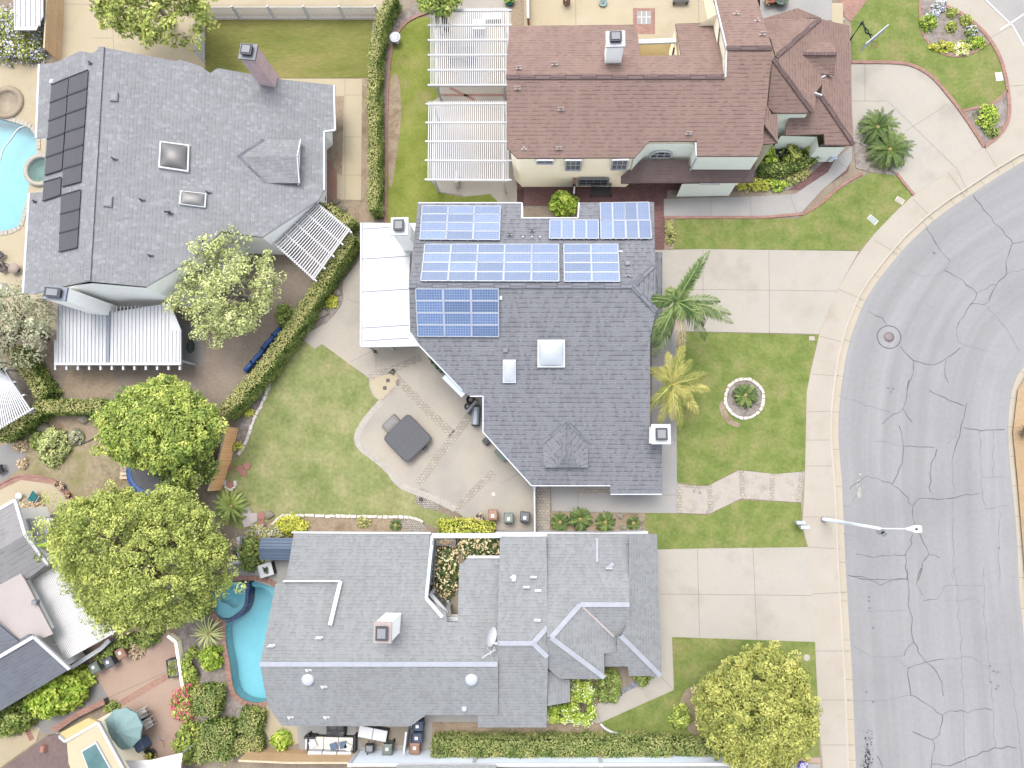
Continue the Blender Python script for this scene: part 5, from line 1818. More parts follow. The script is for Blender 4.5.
# white boards of the raised roof edge
mb = MB()
mb.bar(DN.on(284.6, 580.5) + Vector((0, 0, .14)), DN.on(342, 580.5) + Vector((0, 0, .14)), .1, .34)
mb.bar(DN.on(341.5, 581) + Vector((0, 0, .12)), DN.on(331, 625) + Vector((0, 0, .12)), .26, .3, 0)
mb.build('roof_edge_board', M['white'], hD.roof)
mb = MB()
mb.bar(DN.on(432.5, 536), DN.on(426.5, 598), .2, .2)
mb.build('gutter', M['bluewhite'], hD.t)
mb = MB()
mb.bar(DN.on(426.5, 598) + Vector((0, 0, .03)), DN.on(443, 617) + Vector((0, 0, .03)), .22, .2, 1)
mb.build('gutter', [M['bluewhite'], M['white']], hD.t)
for a, b2, w_, m_ in ((P(432, 535.5, 3.1), P(502, 535.5, 3.1), .3, 'bluewhite'), (DN.on(468, 556.8), DN.on(500, 556.8), .16, 'white'), (DN.on(292, 532.3), DN.on(431, 533), .12, 'white')):
    mb = MB()
    mb.bar(a, b2, w_, .18)
    mb.build('gutter', M[m_], hD.t)
# slanted courtyard windows
wp = PP((430, 596, 2.9), (447, 613, 2.9), (436, 592, .8))
window(hD, wp, [(430.5, 594.5), (446, 612), (449, 603.5), (435.5, 588)], 1, 1, M['white'], M['pane'], .14, .03)
wp = PP((433.5, 540, 2.8), (430, 585, 2.8), (437, 540, .8))
window(hD, wp, [(433, 541), (430, 584), (433, 583), (435, 541)], 3, 1, M['metal_grey'], M['pane_dark'], .08, .02)
mb = MB()
mb.slab([P(436, 617, 2.9), P(458, 617, 2.9), P(458, 621, 2.9), P(436, 621, 2.9)], .2)
mb.build('roof_edge_board', M['white'], hD.roof)
for px, py in ((272, 645.5), (319.5, 637.5), (308.5, 670), (324, 686.5), (290.5, 717), (326.5, 717)):
    hD.vent(DN if py < 664 else DSo, px, py, M['white'], 1 if py < 660 else 0, .28)
for px, py, k in ((513.5, 577.5, 0), (526.5, 587, 1), (533.5, 577, 1), (538, 590.5, 0), (537.5, 620, 1)):
    hD.vent(D2, px, py, M['white'], k, .3)
hD.boxvent(D2, 514, 578.5, (.25, .4), M['white'], .2)
hD.vent(DG, 609, 568, M['white'], 1, .3)
mb = MB()
mb.bar(DG.on(597, 538) + Vector((0, 0, .05)), DG.on(597, 562) + Vector((0, 0, .05)), .16, .06)
mb.bar(DG.on(607, 569) + Vector((0, 0, .1)), DG.on(613, 563) + Vector((0, 0, .1)), .25, .08)
mb.build('roof_flashing', M['ridge_white'], hD.roof)
for pl, px, py, r in ((DSo, 308, 679, .42), (DSo, 471.5, 679, .42), (DSo, 464.5, 708.5, .2)):
    p = pl.on(px, py)
    mb = MB()
    mb.lathe(p - Vector((0, 0, .1)), [(r, 0), (r, .14), (r * .92, .2), (r * .7, .27), (r * .35, .31), (0, .32)], 24)
    mb.build('round_skylight', M['dome'], hD.roof)
chimney(hD, (393.5, 622), None, 4.2, 7.0, M['offwhite'], mat('pink_cap', [A(222, 206, 202), A(232, 218, 214)], 2), (1.0, 1.15, 0), .05)
# dish and aerial on the roof
p = DN.on(490, 633)
t = thing('satellite_dish', 'white oval satellite dish on a bracket above the grey roof ridge', 'satellite dish', tuple(p))
mb = MB()
ax = Vector((.75, -.12, .65)).normalized()
xx = Vector((0, 1, 0))
xx = (xx - ax * xx.dot(ax)).normalized()
yy = ax.cross(xx)
cc = Vector((.05, 0, .75))
rings = []
for k in range(6):
    r = k / 5
    rings.append([cc + ax * (.16 * r * r) + (xx * math.cos(a) * .62 + yy * math.sin(a) * .46) * r for a in [j * math.pi / 10 for j in range(20)]])
for k in range(5):
    for j in range(20):
        j2 = (j + 1) % 20
        mb.face([rings[k][j], rings[k][j2], rings[k + 1][j2], rings[k + 1][j]], smooth=True)
mb.build('reflector', M['white'], t, True)
mb = MB()
mb.tube([(0, 0, -.2), (0, 0, .55), cc], .045, 8)
mb.tube([(0, 0, .0), (-.55, -.35, -.2)], .03, 6)
mb.build('mast', M['white_metal'], t, True)
mb = MB()
mb.tube([cc + xx * -.5, cc + ax * .6 - xx * .3], .025, 6)
mb.box(cc + ax * .62 - xx * .28, (.16, .12, .12))
mb.build('feed_arm', M['white_metal'], t, True)
p = DN.on(491, 650)
t = thing('roof_aerial', 'white forked television aerial near the ridge of grey roof', 'aerial', tuple(p))
mb = MB()
mb.tube([(0, 0, -.2), (0, 0, .9)], .035, 6)
mb.build('mast', M['white_metal'], t, True)
mb = MB()
mb.tube([(-.5, -.3, .75), (.35, .25, .9)], .03, 6)
mb.tube([(-.15, .35, .85), (.2, -.4, .8)], .03, 6)
mb.tube([(.3, .45, .9), (.1, -.05, .85)], .03, 6)
mb.build('dipole', M['white'], t, True)

# ================================================================== houses at the lower left
hE = House('pale pink flat roofed house with grey gabled wings at lower left', 10, 600, [M['shingle_e'], M['pinkwhite'], M['shingle_ed']])
Ea, Eb = P(0, 550, 5.0), P(26, 534.7, 5.0)
E1 = Pl(Ea, Eb, P(0, 508, 3.8))
E2 = Pl(Ea, Eb, P(48, 564, 3.8))
hE.f(E1, [(-60, 585), (26, 534.7), (15.7, 500), (-60, 543)], 0)
hE.f(E2, [(-60, 585.5), (26, 534.7), (48, 563.5), (25.5, 580.5), (-60, 640)], 0)
EF = PP((0, 560, 4.0), (50, 632, 4.0), (0, 620, 4.05))
hE.f(EF, [(-60, 562), (0, 551.5), (18, 569), (26, 582), (53, 634), (41, 639), (20, 660), (-60, 660)], 1)
El, Er = P(0, 656.5, 4.6), P(34.4, 636.5, 4.6)
E3 = Pl(El, Er, P(70, 668.8, 3.2))
hE.f(E3, [(-60, 691.4), (34.4, 636.5), (70, 668.8), (-60, 747)], 2)
E4 = Pl(El, Er, P(18.6, 641.5, 4.2))
hE.f(E4, [(34.4, 636.5), (-60, 691), (-60, 672), (24, 632)], 2)
hE.f(PP((0, 626.5, 4.5), (18.6, 641.6, 4.3), (0, 654, 4.2)), [(-40, 596), (0, 626), (19, 641.8), (0, 653), (-60, 685)], 2)
hE.build_roof(.16)
for pl, a, b2 in ((E1, (15.7, 500), (26, 534.7)), (E2, (26, 534.7), (48, 563.5)), (E1, (-40, 531.5), (15.7, 500)), (E3, (34.4, 636.5), (70, 668.8)), (E3, (-40, 680), (34.4, 636.5)), (EF, (0, 624), (19, 642))):
    mb = MB()
    mb.bar(pl.on(*a) + Vector((0, 0, .02)), pl.on(*b2) + Vector((0, 0, .02)), .22, .16)
    mb.build('fascia', M['white'], hE.t)
hE.walls([(p.x, p.y) for p in (P(-60, 560, 3.6), P(14, 502, 3.6), P(24.5, 535, 3.6), P(45, 563, 3.6), P(26, 582, 3.6), P(52, 633, 3.6), P(34, 640, 3.6), P(66, 669, 3.0), P(-60, 740, 3.0))], M['offwhite'], inset_=.3, top=3.6)
hE.skylight(EF, [(-6, 554), (4, 552), (8.5, 572), (-4, 577)], M['white'], M['pane_green'], .2, .1)
hE.boxvent(EF, 37, 602, (.35, .3), M['metal_grey'], .3)
# slatted gap roof between the wings
pergola('big white lattice patio cover under the large tree at lower left', [(26.5, 583), (74, 556.5), (113, 634), (66, 660)], 2.7, 34, 6, None, 1, (.075, .05), M['sticker'])
pergola('small white framed arbour at gable end of the lower left house', [(23.6, 519), (48, 518), (56, 543), (35, 549)], 2.6, 9, 3, None, 1, (.12, .08), None)
pergola('white slatted cover at the left edge beside the dry yard hedge', [(-14, 355), (2, 367), (31, 411), (-18, 440)], 2.6, 22, 4, None, 1, (.09, .06), None)

hF = House('yellow and cream house with a brown roof in the bottom left corner', 70, 790, [M['shingle_porch'], M['yellow'], M['beige_roof']])
F1 = PP((57, 735, 3.9), (66, 741, 4.1), (10, 768, 3.4))
hF.f(F1, [(57, 734.6), (66, 741), (69, 768), (74, 830), (-40, 830), (-40, 790), (3, 768), (46.5, 736)], 0)
F2 = PP((57.5, 734.5, 3.6), (88, 718, 3.6), (66, 741, 4.4))
hF.f(F2, [(57.5, 734.3), (88, 718), (98.6, 722), (66, 740.8)], 1)
F3 = PP((66, 741, 4.4), (98.6, 722, 4.4), (124, 768, 4.2))
hF.f(F3, [(66.5, 741), (98.8, 722), (124, 768), (158, 830), (75, 830), (69, 768)], 2)
hF.build_roof(.2)
mb = MB()
for pl, a, b2 in ((F2, (66, 741), (98.6, 722)), (F3, (98.8, 722), (124, 768)), (F2, (57.5, 734), (66, 741))):
    mb.bar(pl.on(*a) + Vector((0, 0, .05)), pl.on(*b2) + Vector((0, 0, .05)), .16, .14)
mb.build('parapet', M['white'], hF.t)
hF.walls([(p.x, p.y) for p in (P(58, 736, 3.4), P(88, 720, 3.4), P(98, 723, 3.4), P(123, 768, 3.4), P(157, 828, 3.4), P(-38, 828, 3.4), P(5, 770, 3.2))], M['cream'], inset_=.3, top=3.5)
hF.skylight(F3, [(82, 750), (97, 741), (112, 768), (92, 776)], M['white'], M['pane_green'], .12, .04)
hF.boxvent(F1, 46, 748, (.3, .4), M['red_flag'], .3)

hG = House('grey roofed neighbour house cut off by the bottom edge', 440, 830, [M['shingle_d']])
hG.f(PP((395, 770, 3.0), (500, 770, 3.0), (440, 830, 4.6)), [(396, 766), (496, 766), (496, 840), (396, 840)])
hG.build_roof(.18, M['white'])
hG.walls([(p.x, p.y) for p in (P(398, 769, 2.8), P(494, 769, 2.8), P(494, 838, 2.8), P(398, 838, 2.8))], M['offwhite'], inset_=.3)


# ------------------------------------------------------------------ fences and garden walls
def wallrun(name, label, cat, pts, h, thick, m, capm=None, cap=.05, posts=0, base=Z0, mode='ground'):
    """a solid wall or board fence along ground pixels; separate cap and posts as parts"""
    g = [P(x, y, base) for x, y in pts]
    t = thing(name, label, cat, tuple(g[0]))
    mb = MB()
    for a, b2 in zip(g, g[1:]):
        mb.bar(a + Vector((0, 0, h / 2)), b2 + Vector((0, 0, h / 2)), thick, h)
    mb.build('panel', m, t)
    if capm:
        mb = MB()
        for a, b2 in zip(g, g[1:]):
            mb.bar(a + Vector((0, 0, h + .03)), b2 + Vector((0, 0, h + .03)), thick + cap * 2, .06)
        mb.build('cap', capm, t)
    if posts:
        q = resample(g, posts)
        for p in q:
            mb = MB()
            mb.box((p.x, p.y, base + (h + .1) / 2), (thick + .12, thick + .12, h + .1))
            mb.build('post', capm or m, t)
    return t


wallrun('wooden_fence', 'tan board fence running down from the top edge by the lilac shrub', 'fence', [(62, -30), (63.5, 14), (61, 62)], 1.85, .08, M['tan_wood'], M['wood_grey'], .02)
wallrun('wooden_fence', 'orange board fence between the dense tree and back lawn', 'fence', [(238, 428), (231, 460), (221, 490)], 1.9, .08, M['orange_wood'], M['wood_grey'], .02)
wallrun('wooden_fence', 'tan board fence behind the outdoor sofa at the bottom', 'fence', [(252, 748), (300, 750), (359, 750)], 2.1, .08, M['tan_wood'], M['wood_grey'], .02)
wallrun('garden_wall', 'white panelled wall running along the bottom hedge', 'wall', [(359, 751), (480, 751), (603, 750.5), (722, 750)], 2.25, .12, M['white_roof'] if False else mat('panel_wall', [A(206, 216, 228, 1.3), A(218, 226, 236, 1.3)], .3, .03, 6), M['white'], .04, 4)
wallrun('garden_wall', 'white wall between the row of bins and long grey roof', 'wall', [(497, 532.5), (545, 532.3), (600, 533), (645, 531.5)], 1.6, .28, M['white'], M['white'], .03)
wallrun('gate', 'narrow white gate panel between patio and front cobble strip', 'gate', [(535, 487), (535.5, 531)], 1.6, .06, M['white'], M['white_metal'], .02, 2)
wallrun('garden_wall', 'low pale wall along the side of the pink patio', 'wall', [(172, 634), (180, 640), (186, 680), (191, 700)], .6, .2, M['cream'], None)
wallrun('fence', 'weathered rail leaning beside the orange fence', 'fence', [(211, 450), (203, 482)], 1.2, .1, M['wood_grey'], None)
wallrun('garden_wall', 'pale wall with cap beside the lattice patio cover', 'wall', [(69, 664), (84, 662), (112, 644), (120, 636)], 1.2, .2, M['cover_lightgrey'], M['white'], .04)
wallrun('garden_wall', 'dark low retaining wall below the yellow house garden', 'wall', [(58, 728), (82, 712), (109, 699)], .5, .35, mat('slate_wall', [A(120, 112, 112), A(140, 130, 128)], 1), M['brick'], .03)


def picket(label, pts, h=1.5, sp=.16):
    g = [P(x, y) for x, y in pts]
    t = thing('picket_fence', label, 'fence', tuple(g[0]))
    n = int(sum((b2 - a).length for a, b2 in zip(g, g[1:])) / sp)
    mb = MB()
    for p in resample(g, n):
        mb.box((p.x, p.y, Z0 + h / 2 + .03), (.085, .03, h) if abs(g[-1].x - g[0].x) > abs(g[-1].y - g[0].y) else (.03, .085, h))
    mb.build('pickets', M['white'], t)
    for z in (.25, h - .12):
        mb = MB()
        for a, b2 in zip(g, g[1:]):
            mb.bar(a + Vector((0, 0, z)), b2 + Vector((0, 0, z)), .06, .1)
        mb.build('rail', M['white'], t)
    for p in resample(g, max(2, n // 14)):
        mb = MB()
        mb.box((p.x, p.y, Z0 + h / 2 + .08), (.13, .13, h + .16))
        mb.build('post', M['white'], t)


picket('long white picket fence along the top of the olive lawn', [(207, 19.5), (290, 19.5), (380, 19.5)])
picket('short white picket fence at the left side of the olive lawn', [(205, 22), (205, 62)])

for px, py, z, lab in ((280, 18, 1.8, None),):
    pass
# ------------------------------------------------------------------ vegetation kit
def leaf_object(name, pos, nor, size, tint, m, parent=None, aspect=.5, local=True):
    """many separate leaf-shaped quads; pos, nor Nx3, size N, tint Nx2 (clump, leaf)"""
    n = len(pos)
    nor = nor / np.maximum(np.linalg.norm(nor, axis=1, keepdims=True), 1e-6)
    r = nrs.normal(size=(n, 3))
    t = np.cross(nor, r)
    t /= np.maximum(np.linalg.norm(t, axis=1, keepdims=True), 1e-6)
    b = np.cross(nor, t)
    s = size[:, None]
    v = np.empty((n, 4, 3))
    v[:, 0] = pos - t * s * .5
    v[:, 1] = pos + b * s * aspect * .5 + nor * s * .06
    v[:, 2] = pos + t * s * .5 - nor * s * .1
    v[:, 3] = pos - b * s * aspect * .5 + nor * s * .06
    return quads_object(name, v, np.repeat(tint[:, None, :], 4, 1), m, parent)


def quads_object(name, v, uv, m, parent=None):
    n = len(v)
    me = bpy.data.meshes.new(name)
    me.vertices.add(n * 4)
    me.vertices.foreach_set('co', v.reshape(-1).astype(np.float32))
    me.loops.add(n * 4)
    me.loops.foreach_set('vertex_index', np.arange(n * 4, dtype=np.int32))
    me.polygons.add(n)
    me.polygons.foreach_set('loop_start', np.arange(0, n * 4, 4, dtype=np.int32))
    me.polygons.foreach_set('loop_total', np.full(n, 4, dtype=np.int32))
    ul = me.uv_layers.new(name='UVMap')
    ul.data.foreach_set('uv', uv.reshape(-1).astype(np.float32))
    me.materials.append(m)
    me.update(calc_edges=True)
    o = bpy.data.objects.new(name, me)
    col.objects.link(o)
    if parent:
        o.parent = parent
    return o


def clumped(centers, rads, per, lsize, up=.45, shell=.55):
    """leaves gathered in small rounded clumps that face outwards"""
    N = len(centers)
    c = np.repeat(centers, per, 0)
    r = np.repeat(rads, per)
    d = nrs.normal(size=(N * per, 3))
    d[:, 2] = np.abs(d[:, 2]) * .9 - .15
    d /= np.linalg.norm(d, axis=1, keepdims=True)
    rr = r * (shell + (1 - shell) * nrs.rand(N * per))
    pos = c + d * rr[:, None] * np.array([1, 1, .8])
    nor = d + nrs.normal(size=d.shape) * .45 + np.array([0, 0, up])
    size = lsize * (.65 + .7 * nrs.rand(N * per))
    tint = np.stack([np.repeat(np.clip(nrs.normal(.5, .24, N), 0, 1), per), nrs.rand(N * per)], 1)
    return pos, nor, size, tint


def lump(d, seed, k=4):
    """a cheap direction noise for uneven crowns"""
    rs = np.random.RandomState(seed)
    out = np.zeros(len(d))
    for i in range(9):
        a = rs.normal(size=3) * k * (.5 + .5 * i / 4)
        out += np.sin(d @ a + rs.rand() * 6.28) / (1 + i * .4)
    return out / 3.2


def tree(name, label, px, py, zc, rx, ry, rz, m, nclump, clump, per, lsize, seed, base=None, trunk_r=.22, up=.45, lum=.16, fill=.35, lowcut=-.35, tm=None, group=None, limbs=7, holes=0.0, cat='tree'):
    global nrs
    nrs = np.random.RandomState(seed)
    C = P(px, py, zc)
    b = P(*base) if base else Vector((C.x, C.y, Z0))
    t = thing(name, label, cat, (b.x, b.y, Z0), 0, group)
    c = np.array([C.x - b.x, C.y - b.y, zc - Z0])
    n1 = int(nclump * (1 - fill))
    d = nrs.normal(size=(nclump * 4, 3))
    d /= np.linalg.norm(d, axis=1, keepdims=True)
    d = d[d[:, 2] > lowcut][:nclump]
    lm = 1 + lum * lump(d, seed)
    if holes:
        g = lump(d, seed + 9, 3)
        keep = g > np.quantile(g, holes)
        d, lm = d[keep], lm[keep]
    # billows: the crown is a heap of rounded masses, each pushing the surface out
    bd = nrs.normal(size=(16, 3))
    bd[:, 2] = np.abs(bd[:, 2]) * .8
    bd /= np.linalg.norm(bd, axis=1, keepdims=True)
    near = np.max(d @ bd.T, axis=1)
    lm = lm * (.78 + .3 * np.clip((near - .72) / .24, 0, 1) ** .7)
    rr = lm * np.where(np.arange(len(d)) < n1, .86 + .14 * nrs.rand(len(d)), .35 + .5 * nrs.rand(len(d)))
    centers = c + d * rr[:, None] * np.array([rx, ry, rz])
    centers[:, 2] = np.maximum(centers[:, 2], .5)
    # stray sprays break the outline
    stray = nrs.rand(len(d)) < .09
    centers[stray] = c + (centers[stray] - c) * (1.05 + .14 * nrs.rand(stray.sum(), 1))
    rads = clump * (.6 + .8 * nrs.rand(len(d)))
    pos, nor, size, tint = clumped(centers, rads, per, lsize, up)
    leaf_object('crown', pos, nor, size, tint, m, t)
    mb = MB()
    rs = random.Random(seed)
    top = Vector((c[0] * .7, c[1] * .7, max(.6, c[2] - rz * .35)))
    mb.tube([(0, 0, -.1), (c[0] * .15, c[1] * .15, top.z * .4), top], [trunk_r * 1.3, trunk_r, trunk_r * .8], 9)
    for k in range(limbs):
        a = k * 6.283 / limbs + rs.uniform(-.4, .4)
        e = Vector((c[0] + math.cos(a) * rx * .75, c[1] + math.sin(a) * ry * .75, c[2] + rs.uniform(-.1, .55) * rz))
        mid = top.lerp(e, .5) + Vector((0, 0, .25))
        mb.tube([top - Vector((0, 0, .3)), mid, e], [trunk_r * .6, trunk_r * .35, trunk_r * .1], 6)
        for q in range(2):
            e2 = mid + Vector((rs.uniform(-1, 1) * rx * .45, rs.uniform(-1, 1) * ry * .45, rs.uniform(.1, .6) * rz))
            mb.tube([mid, e2], [trunk_r * .3, trunk_r * .08], 5)
    mb.build('trunk', tm or M['trunk'], t, True)
    return t


def bush(name, label, px, py, rx, ry, h, m, n, lsize, seed, per=26, clump=.28, group=None, cat='shrub', z=Z0, rot=0, extra=None, lum=.2, boxy=False):
    global nrs
    nrs = np.random.RandomState(seed)
    b = P(px, py, z)
    t = thing(name, label, cat, tuple(b), 0, group)
    d = nrs.normal(size=(n * 3, 3))
    d /= np.linalg.norm(d, axis=1, keepdims=True)
    d = d[d[:, 2] > -.15][:n]
    lm = 1 + lum * lump(d, seed)
    dd = d * (lm * (.7 + .3 * nrs.rand(len(d))))[:, None]
    if boxy:
        q = np.abs(dd) ** .55 * np.sign(dd)
        dd = q * .9
    ce = dd * np.array([rx, ry, h])
    if rot:
        c_, s_ = math.cos(rot), math.sin(rot)
        ce = np.stack([ce[:, 0] * c_ - ce[:, 1] * s_, ce[:, 0] * s_ + ce[:, 1] * c_, ce[:, 2]], 1)
    ce[:, 2] = np.maximum(ce[:, 2], .1)
    pos, nor, size, tint = clumped(ce, clump * (.7 + .6 * nrs.rand(len(ce))), per, lsize)
    pos[:, 2] = np.maximum(pos[:, 2], .03)
    leaf_object('foliage', pos, nor, size, tint, m, t)
    mb = MB()
    for k in range(6):
        a = k * 1.05
        mb.tube([(0, 0, -.05), (math.cos(a) * rx * .5, math.sin(a) * ry * .5, h * .75)], [.05, .015], 5)
    mb.build('stem', M['trunk'], t, True)
    if extra:
        m2, frac, ls = extra
        k = max(6, int(len(ce) * frac))
        idx = nrs.choice(len(ce), k, replace=False)
        ce2 = ce[idx] * 1.06
        pos, nor, size, tint = clumped(ce2, np.full(k, clump * 1.05), 9, ls, .8, .85)
        leaf_object('blossom', pos, nor, size, tint, m2, t)
    return t


def hedge(name, label, pts, w, h, m, seed, dens=95, lsize=.16, group=None, cat='hedge', side=None, topm=None):
    """a clipped hedge along ground pixels: dense core, leaves over the top and sides"""
    global nrs
    nrs = np.random.RandomState(seed)
    g = [P(x, y) for x, y in pts]
    t = thing(name, label, cat, tuple(g[0]))
    mb = MB()
    P_, N_, S_, T_ = [], [], [], []
    top_P, top_N, top_S, top_T = [], [], [], []
    for a, b in zip(g, g[1:]):
        d = b - a
        L = d.length
        d.normalize()
        s = Vector((-d.y, d.x, 0))
        mb.bar(a - d * .02 + Vector((0, 0, h * .46)), b + d * .02 + Vector((0, 0, h * .46)), w * .86, h * .9)
        for (ar, kind) in ((L * w, 0), (L * h, 1), (L * h, -1), (w * h, 2), (w * h, -2)):
            n = int(ar * dens)
            u, v = nrs.rand(n), nrs.rand(n)
            if kind == 0:
                pos = np.outer(u * L, d) + np.outer((v - .5) * w, s) + np.array([0, 0, h])
                nor = np.tile([0, 0, 1.0], (n, 1))
            elif abs(kind) == 1:
                pos = np.outer(u * L, d) + np.outer(np.full(n, kind * w / 2), s) + np.outer(v * h, [0, 0, 1])
                nor = np.tile(np.array(s) * kind + np.array([0, 0, .35]), (n, 1))
            else:
                pos = np.outer(np.full(n, L if kind > 0 else 0), d) + np.outer((v - .5) * w, s) + np.outer(u * h, [0, 0, 1])
                nor = np.tile(np.array(d) * (1 if kind > 0 else -1) + np.array([0, 0, .3]), (n, 1))
            pos = pos + np.array(a)
            wav = np.sin(pos[:, 0] * 2.1 + seed) * np.sin(pos[:, 1] * 1.7) * .07 + np.sin(pos[:, 0] * 5.3) * np.sin(pos[:, 1] * 4.7 + 1) * .04
            pos = pos + nrs.normal(size=pos.shape) * .06 + nor * (wav[:, None] + nrs.rand(n)[:, None] * .1)
            nor = nor + nrs.normal(size=pos.shape) * .6
            cl = .5 + .5 * np.sin(pos[:, 0] * 2.7 + seed) * np.sin(pos[:, 1] * 2.3 + pos[:, 2] * 3)
            tgt = (top_P, top_N, top_S, top_T) if (kind == 0 and topm) else (P_, N_, S_, T_)
            tgt[0].append(pos - np.array(g[0]))
            tgt[1].append(nor)
            tgt[2].append(lsize * (.6 + .8 * nrs.rand(n)))
            tgt[3].append(np.stack([np.clip(cl + nrs.normal(size=n) * .2, 0, 1), nrs.rand(n)], 1))
    mb.build('core', M['hedge_core'], t)
    leaf_object('foliage', np.concatenate(P_), np.concatenate(N_), np.concatenate(S_), np.concatenate(T_), m, t)
    if topm:
        leaf_object('top_growth', np.concatenate(top_P), np.concatenate(top_N), np.concatenate(top_S), np.concatenate(top_T), topm, t)
    return t


def frond_quads(length, az, el, droop, nl, ll, lw, fold=.5, seed=0, vee=.9, start=.12, base=(0, 0, 0), taper=True, sag=.25):
    """one feather leaf: arching midrib with leaflets along both sides; returns quads and tints"""
    rs = np.random.RandomState(seed)
    pts = []
    x, z, a = 0.0, 0.0, el
    st = length / 14
    for i in range(15):
        pts.append((x, z))
        x += math.cos(a) * st
        z += math.sin(a) * st
        a -= droop / 14 * (1 + .06 * i)
    ca, sa = math.cos(az), math.sin(az)
    W3 = lambda q, s, dz=0: np.array([base[0] + q[0] * ca - s * sa, base[1] + q[0] * sa + s * ca, base[2] + q[1] + dz])
    quads, tint = [], []
    clump = rs.rand()
    for i in range(14):          # midrib
        w = .05 * (1 - i / 15)
        quads.append([W3(pts[i], -w), W3(pts[i + 1], -w), W3(pts[i + 1], w), W3(pts[i], w)])
        tint.append((.6, .5))
    for k in range(nl):
        f = start + (1 - start) * k / (nl - 1)
        i = min(int(f * 14), 13)
        g = f * 14 - i
        q = (pts[i][0] * (1 - g) + pts[i + 1][0] * g, pts[i][1] * (1 - g) + pts[i + 1][1] * g)
        dx, dz = pts[i + 1][0] - pts[i][0], pts[i + 1][1] - pts[i][1]
        dl = math.hypot(dx, dz)
        dx, dz = dx / dl, dz / dl
        prof = math.sin(math.pi * min(1, .18 + .82 * f)) ** .6 if taper else 1
        for sd in (-1, 1):
            L = ll * max(.25, prof) * rs.uniform(.82, 1.12)
            ang = vee * rs.uniform(.85, 1.15) * (1 - .35 * f)
            so_, fo = math.sin(ang) * L, math.cos(ang) * L
            rise = fold * so_ * .5
            a0 = W3(q, 0)
            tip = W3((q[0] + dx * fo, q[1] + dz * fo), sd * so_, rise - sag * L * rs.uniform(.6, 1.5))
            mid = (a0 + tip) / 2 + np.array([0, 0, .08 * L])
            side = np.array([dx * ca, dx * sa, dz]) * lw * .5
            quads.append([a0, mid - side, tip, mid + side])
            tint.append((clump, rs.rand()))
    return quads, tint


def rosette(name, label, cat, loc, fronds, m, ll, lw, nl, trunk=None, group=None, seed=1, tm=None, vee=1.0, fold=.5, sag=.2, flower=None):
    """fronds: list of (azimuth, elevation, length, droop); every frond its own part"""
    t = thing(name, label, cat, tuple(loc), 0, group)
    top = Vector((0, 0, 0))
    if trunk:
        mb = MB()
        mb.tube(trunk[0], trunk[1], 10)
        for k in range(0):
            pass
        mb.build('trunk', tm or M['trunk_pale'], t, True)
        top = Vector(trunk[0][-1])
    for i, fr in enumerate(fronds):
        az, el, L, dr = fr[:4]
        q, ti = frond_quads(L, az, el, dr, nl, ll, lw, fold, seed * 100 + i, vee, base=tuple(top), sag=sag)
        quads_object('frond', np.array(q, dtype=float), np.repeat(np.array(ti)[:, None, :], 4, 1), fr[4] if len(fr) > 4 else m, t)
    if flower:
        mb = MB()
        mb.lathe(top + Vector((0, 0, -.1)), [(.16, 0), (.2, .12), (.12, .26), (0, .3)], 10)
        mb.build('cone', flower, t, True)
    return t


def sago(label, px, py, L, n, seed, h=.3, group=None, ll=.22, nl=34, m=None):
    rs = random.Random(seed)
    p = P(px, py)
    fr = []
    for k in range(n):
        f = k / n
        fr.append((k * 2.39996 + rs.uniform(-.12, .12), .95 - .85 * f + rs.uniform(-.08, .08), L * rs.uniform(.9, 1.08), 1.0 + rs.uniform(-.15, .2)))
    return rosette('sago_palm', label, 'sago palm', (p.x, p.y, Z0), fr, m or M['lf_sago'], ll, .04, nl, ([(0, 0, -.05), (0, 0, h)], [.2, .16]), group, seed, M['trunk'], 1.0, .5, .1, M['cone'])


M['cone'] = plain('sago_cone', A(206, 186, 130), .9, .1)

# ------------------------------------------------------------------ trees
tree('tree', 'dense yellow green round tree beside the orange fence', 165, 428, 4.0, 3.4, 3.0, 2.5, M['lf_yellowgreen'], 400, .47, 90, .22, 21, up=.6, lum=.28, fill=.12)
tree('tree', 'very large olive green spreading tree between the dry yard and spa', 146, 554, 5.2, 4.75, 4.55, 3.5, M['lf_olive'], 1250, .44, 66, .17, 22, base=(150, 545), trunk_r=.35, lum=.34, fill=.15, limbs=10)
tree('tree', 'airy pale green feathery tree on the grey dirt yard by upper left house', 232, 291, 4.0, 3.3, 3.1, 2.6, M['lf_feather'], 300, .55, 44, .2, 23, lum=.45, fill=.5, holes=.2, tm=M['trunk_pale'], limbs=10)
tree('tree', 'dense golden green round tree on the lower front lawn by the street', 756, 706, 3.5, 3.3, 3.4, 2.7, M['lf_gold'], 950, .36, 66, .17, 24, lum=.12, fill=.12, up=.6)
tree('tree', 'leafy tree cut off by the top edge above the cream driveway', 158, 6, 4.5, 3.9, 2.3, 2.4, M['lf_olive'], 250, .55, 44, .28, 25, base=(172, 24), lum=.3, holes=.15, tm=M['trunk_pale'])
tree('tree', 'sparse grey green tree at the left edge below the chimney', 13, 328, 3.6, 3.0, 2.6, 2.0, M['lf_grey'], 190, .55, 40, .2, 26, lum=.35, fill=.5, holes=.12, limbs=10)
tree('tree', 'small green tree overlapping the upper pergola at top edge', 440, 2, 3.4, 1.4, .9, 1.0, M['lf_yellowgreen'], 70, .4, 40, .22, 27, lum=.2)
tree('tree', 'drooping green tree beneath the dense yellow green tree by the trampoline', 186, 464, 2.6, 1.7, 2.3, 1.4, M['lf_hedge'], 130, .5, 40, .24, 28, lum=.25)
bush('shrub', 'lilac flowering shrub between the tan fence and pool deck', 22, 40, 2.9, 2.1, 2.2, M['lf_olive'], 200, .2, 31, 30, .45, extra=(M['fl_lilac'], 1.0, .17))
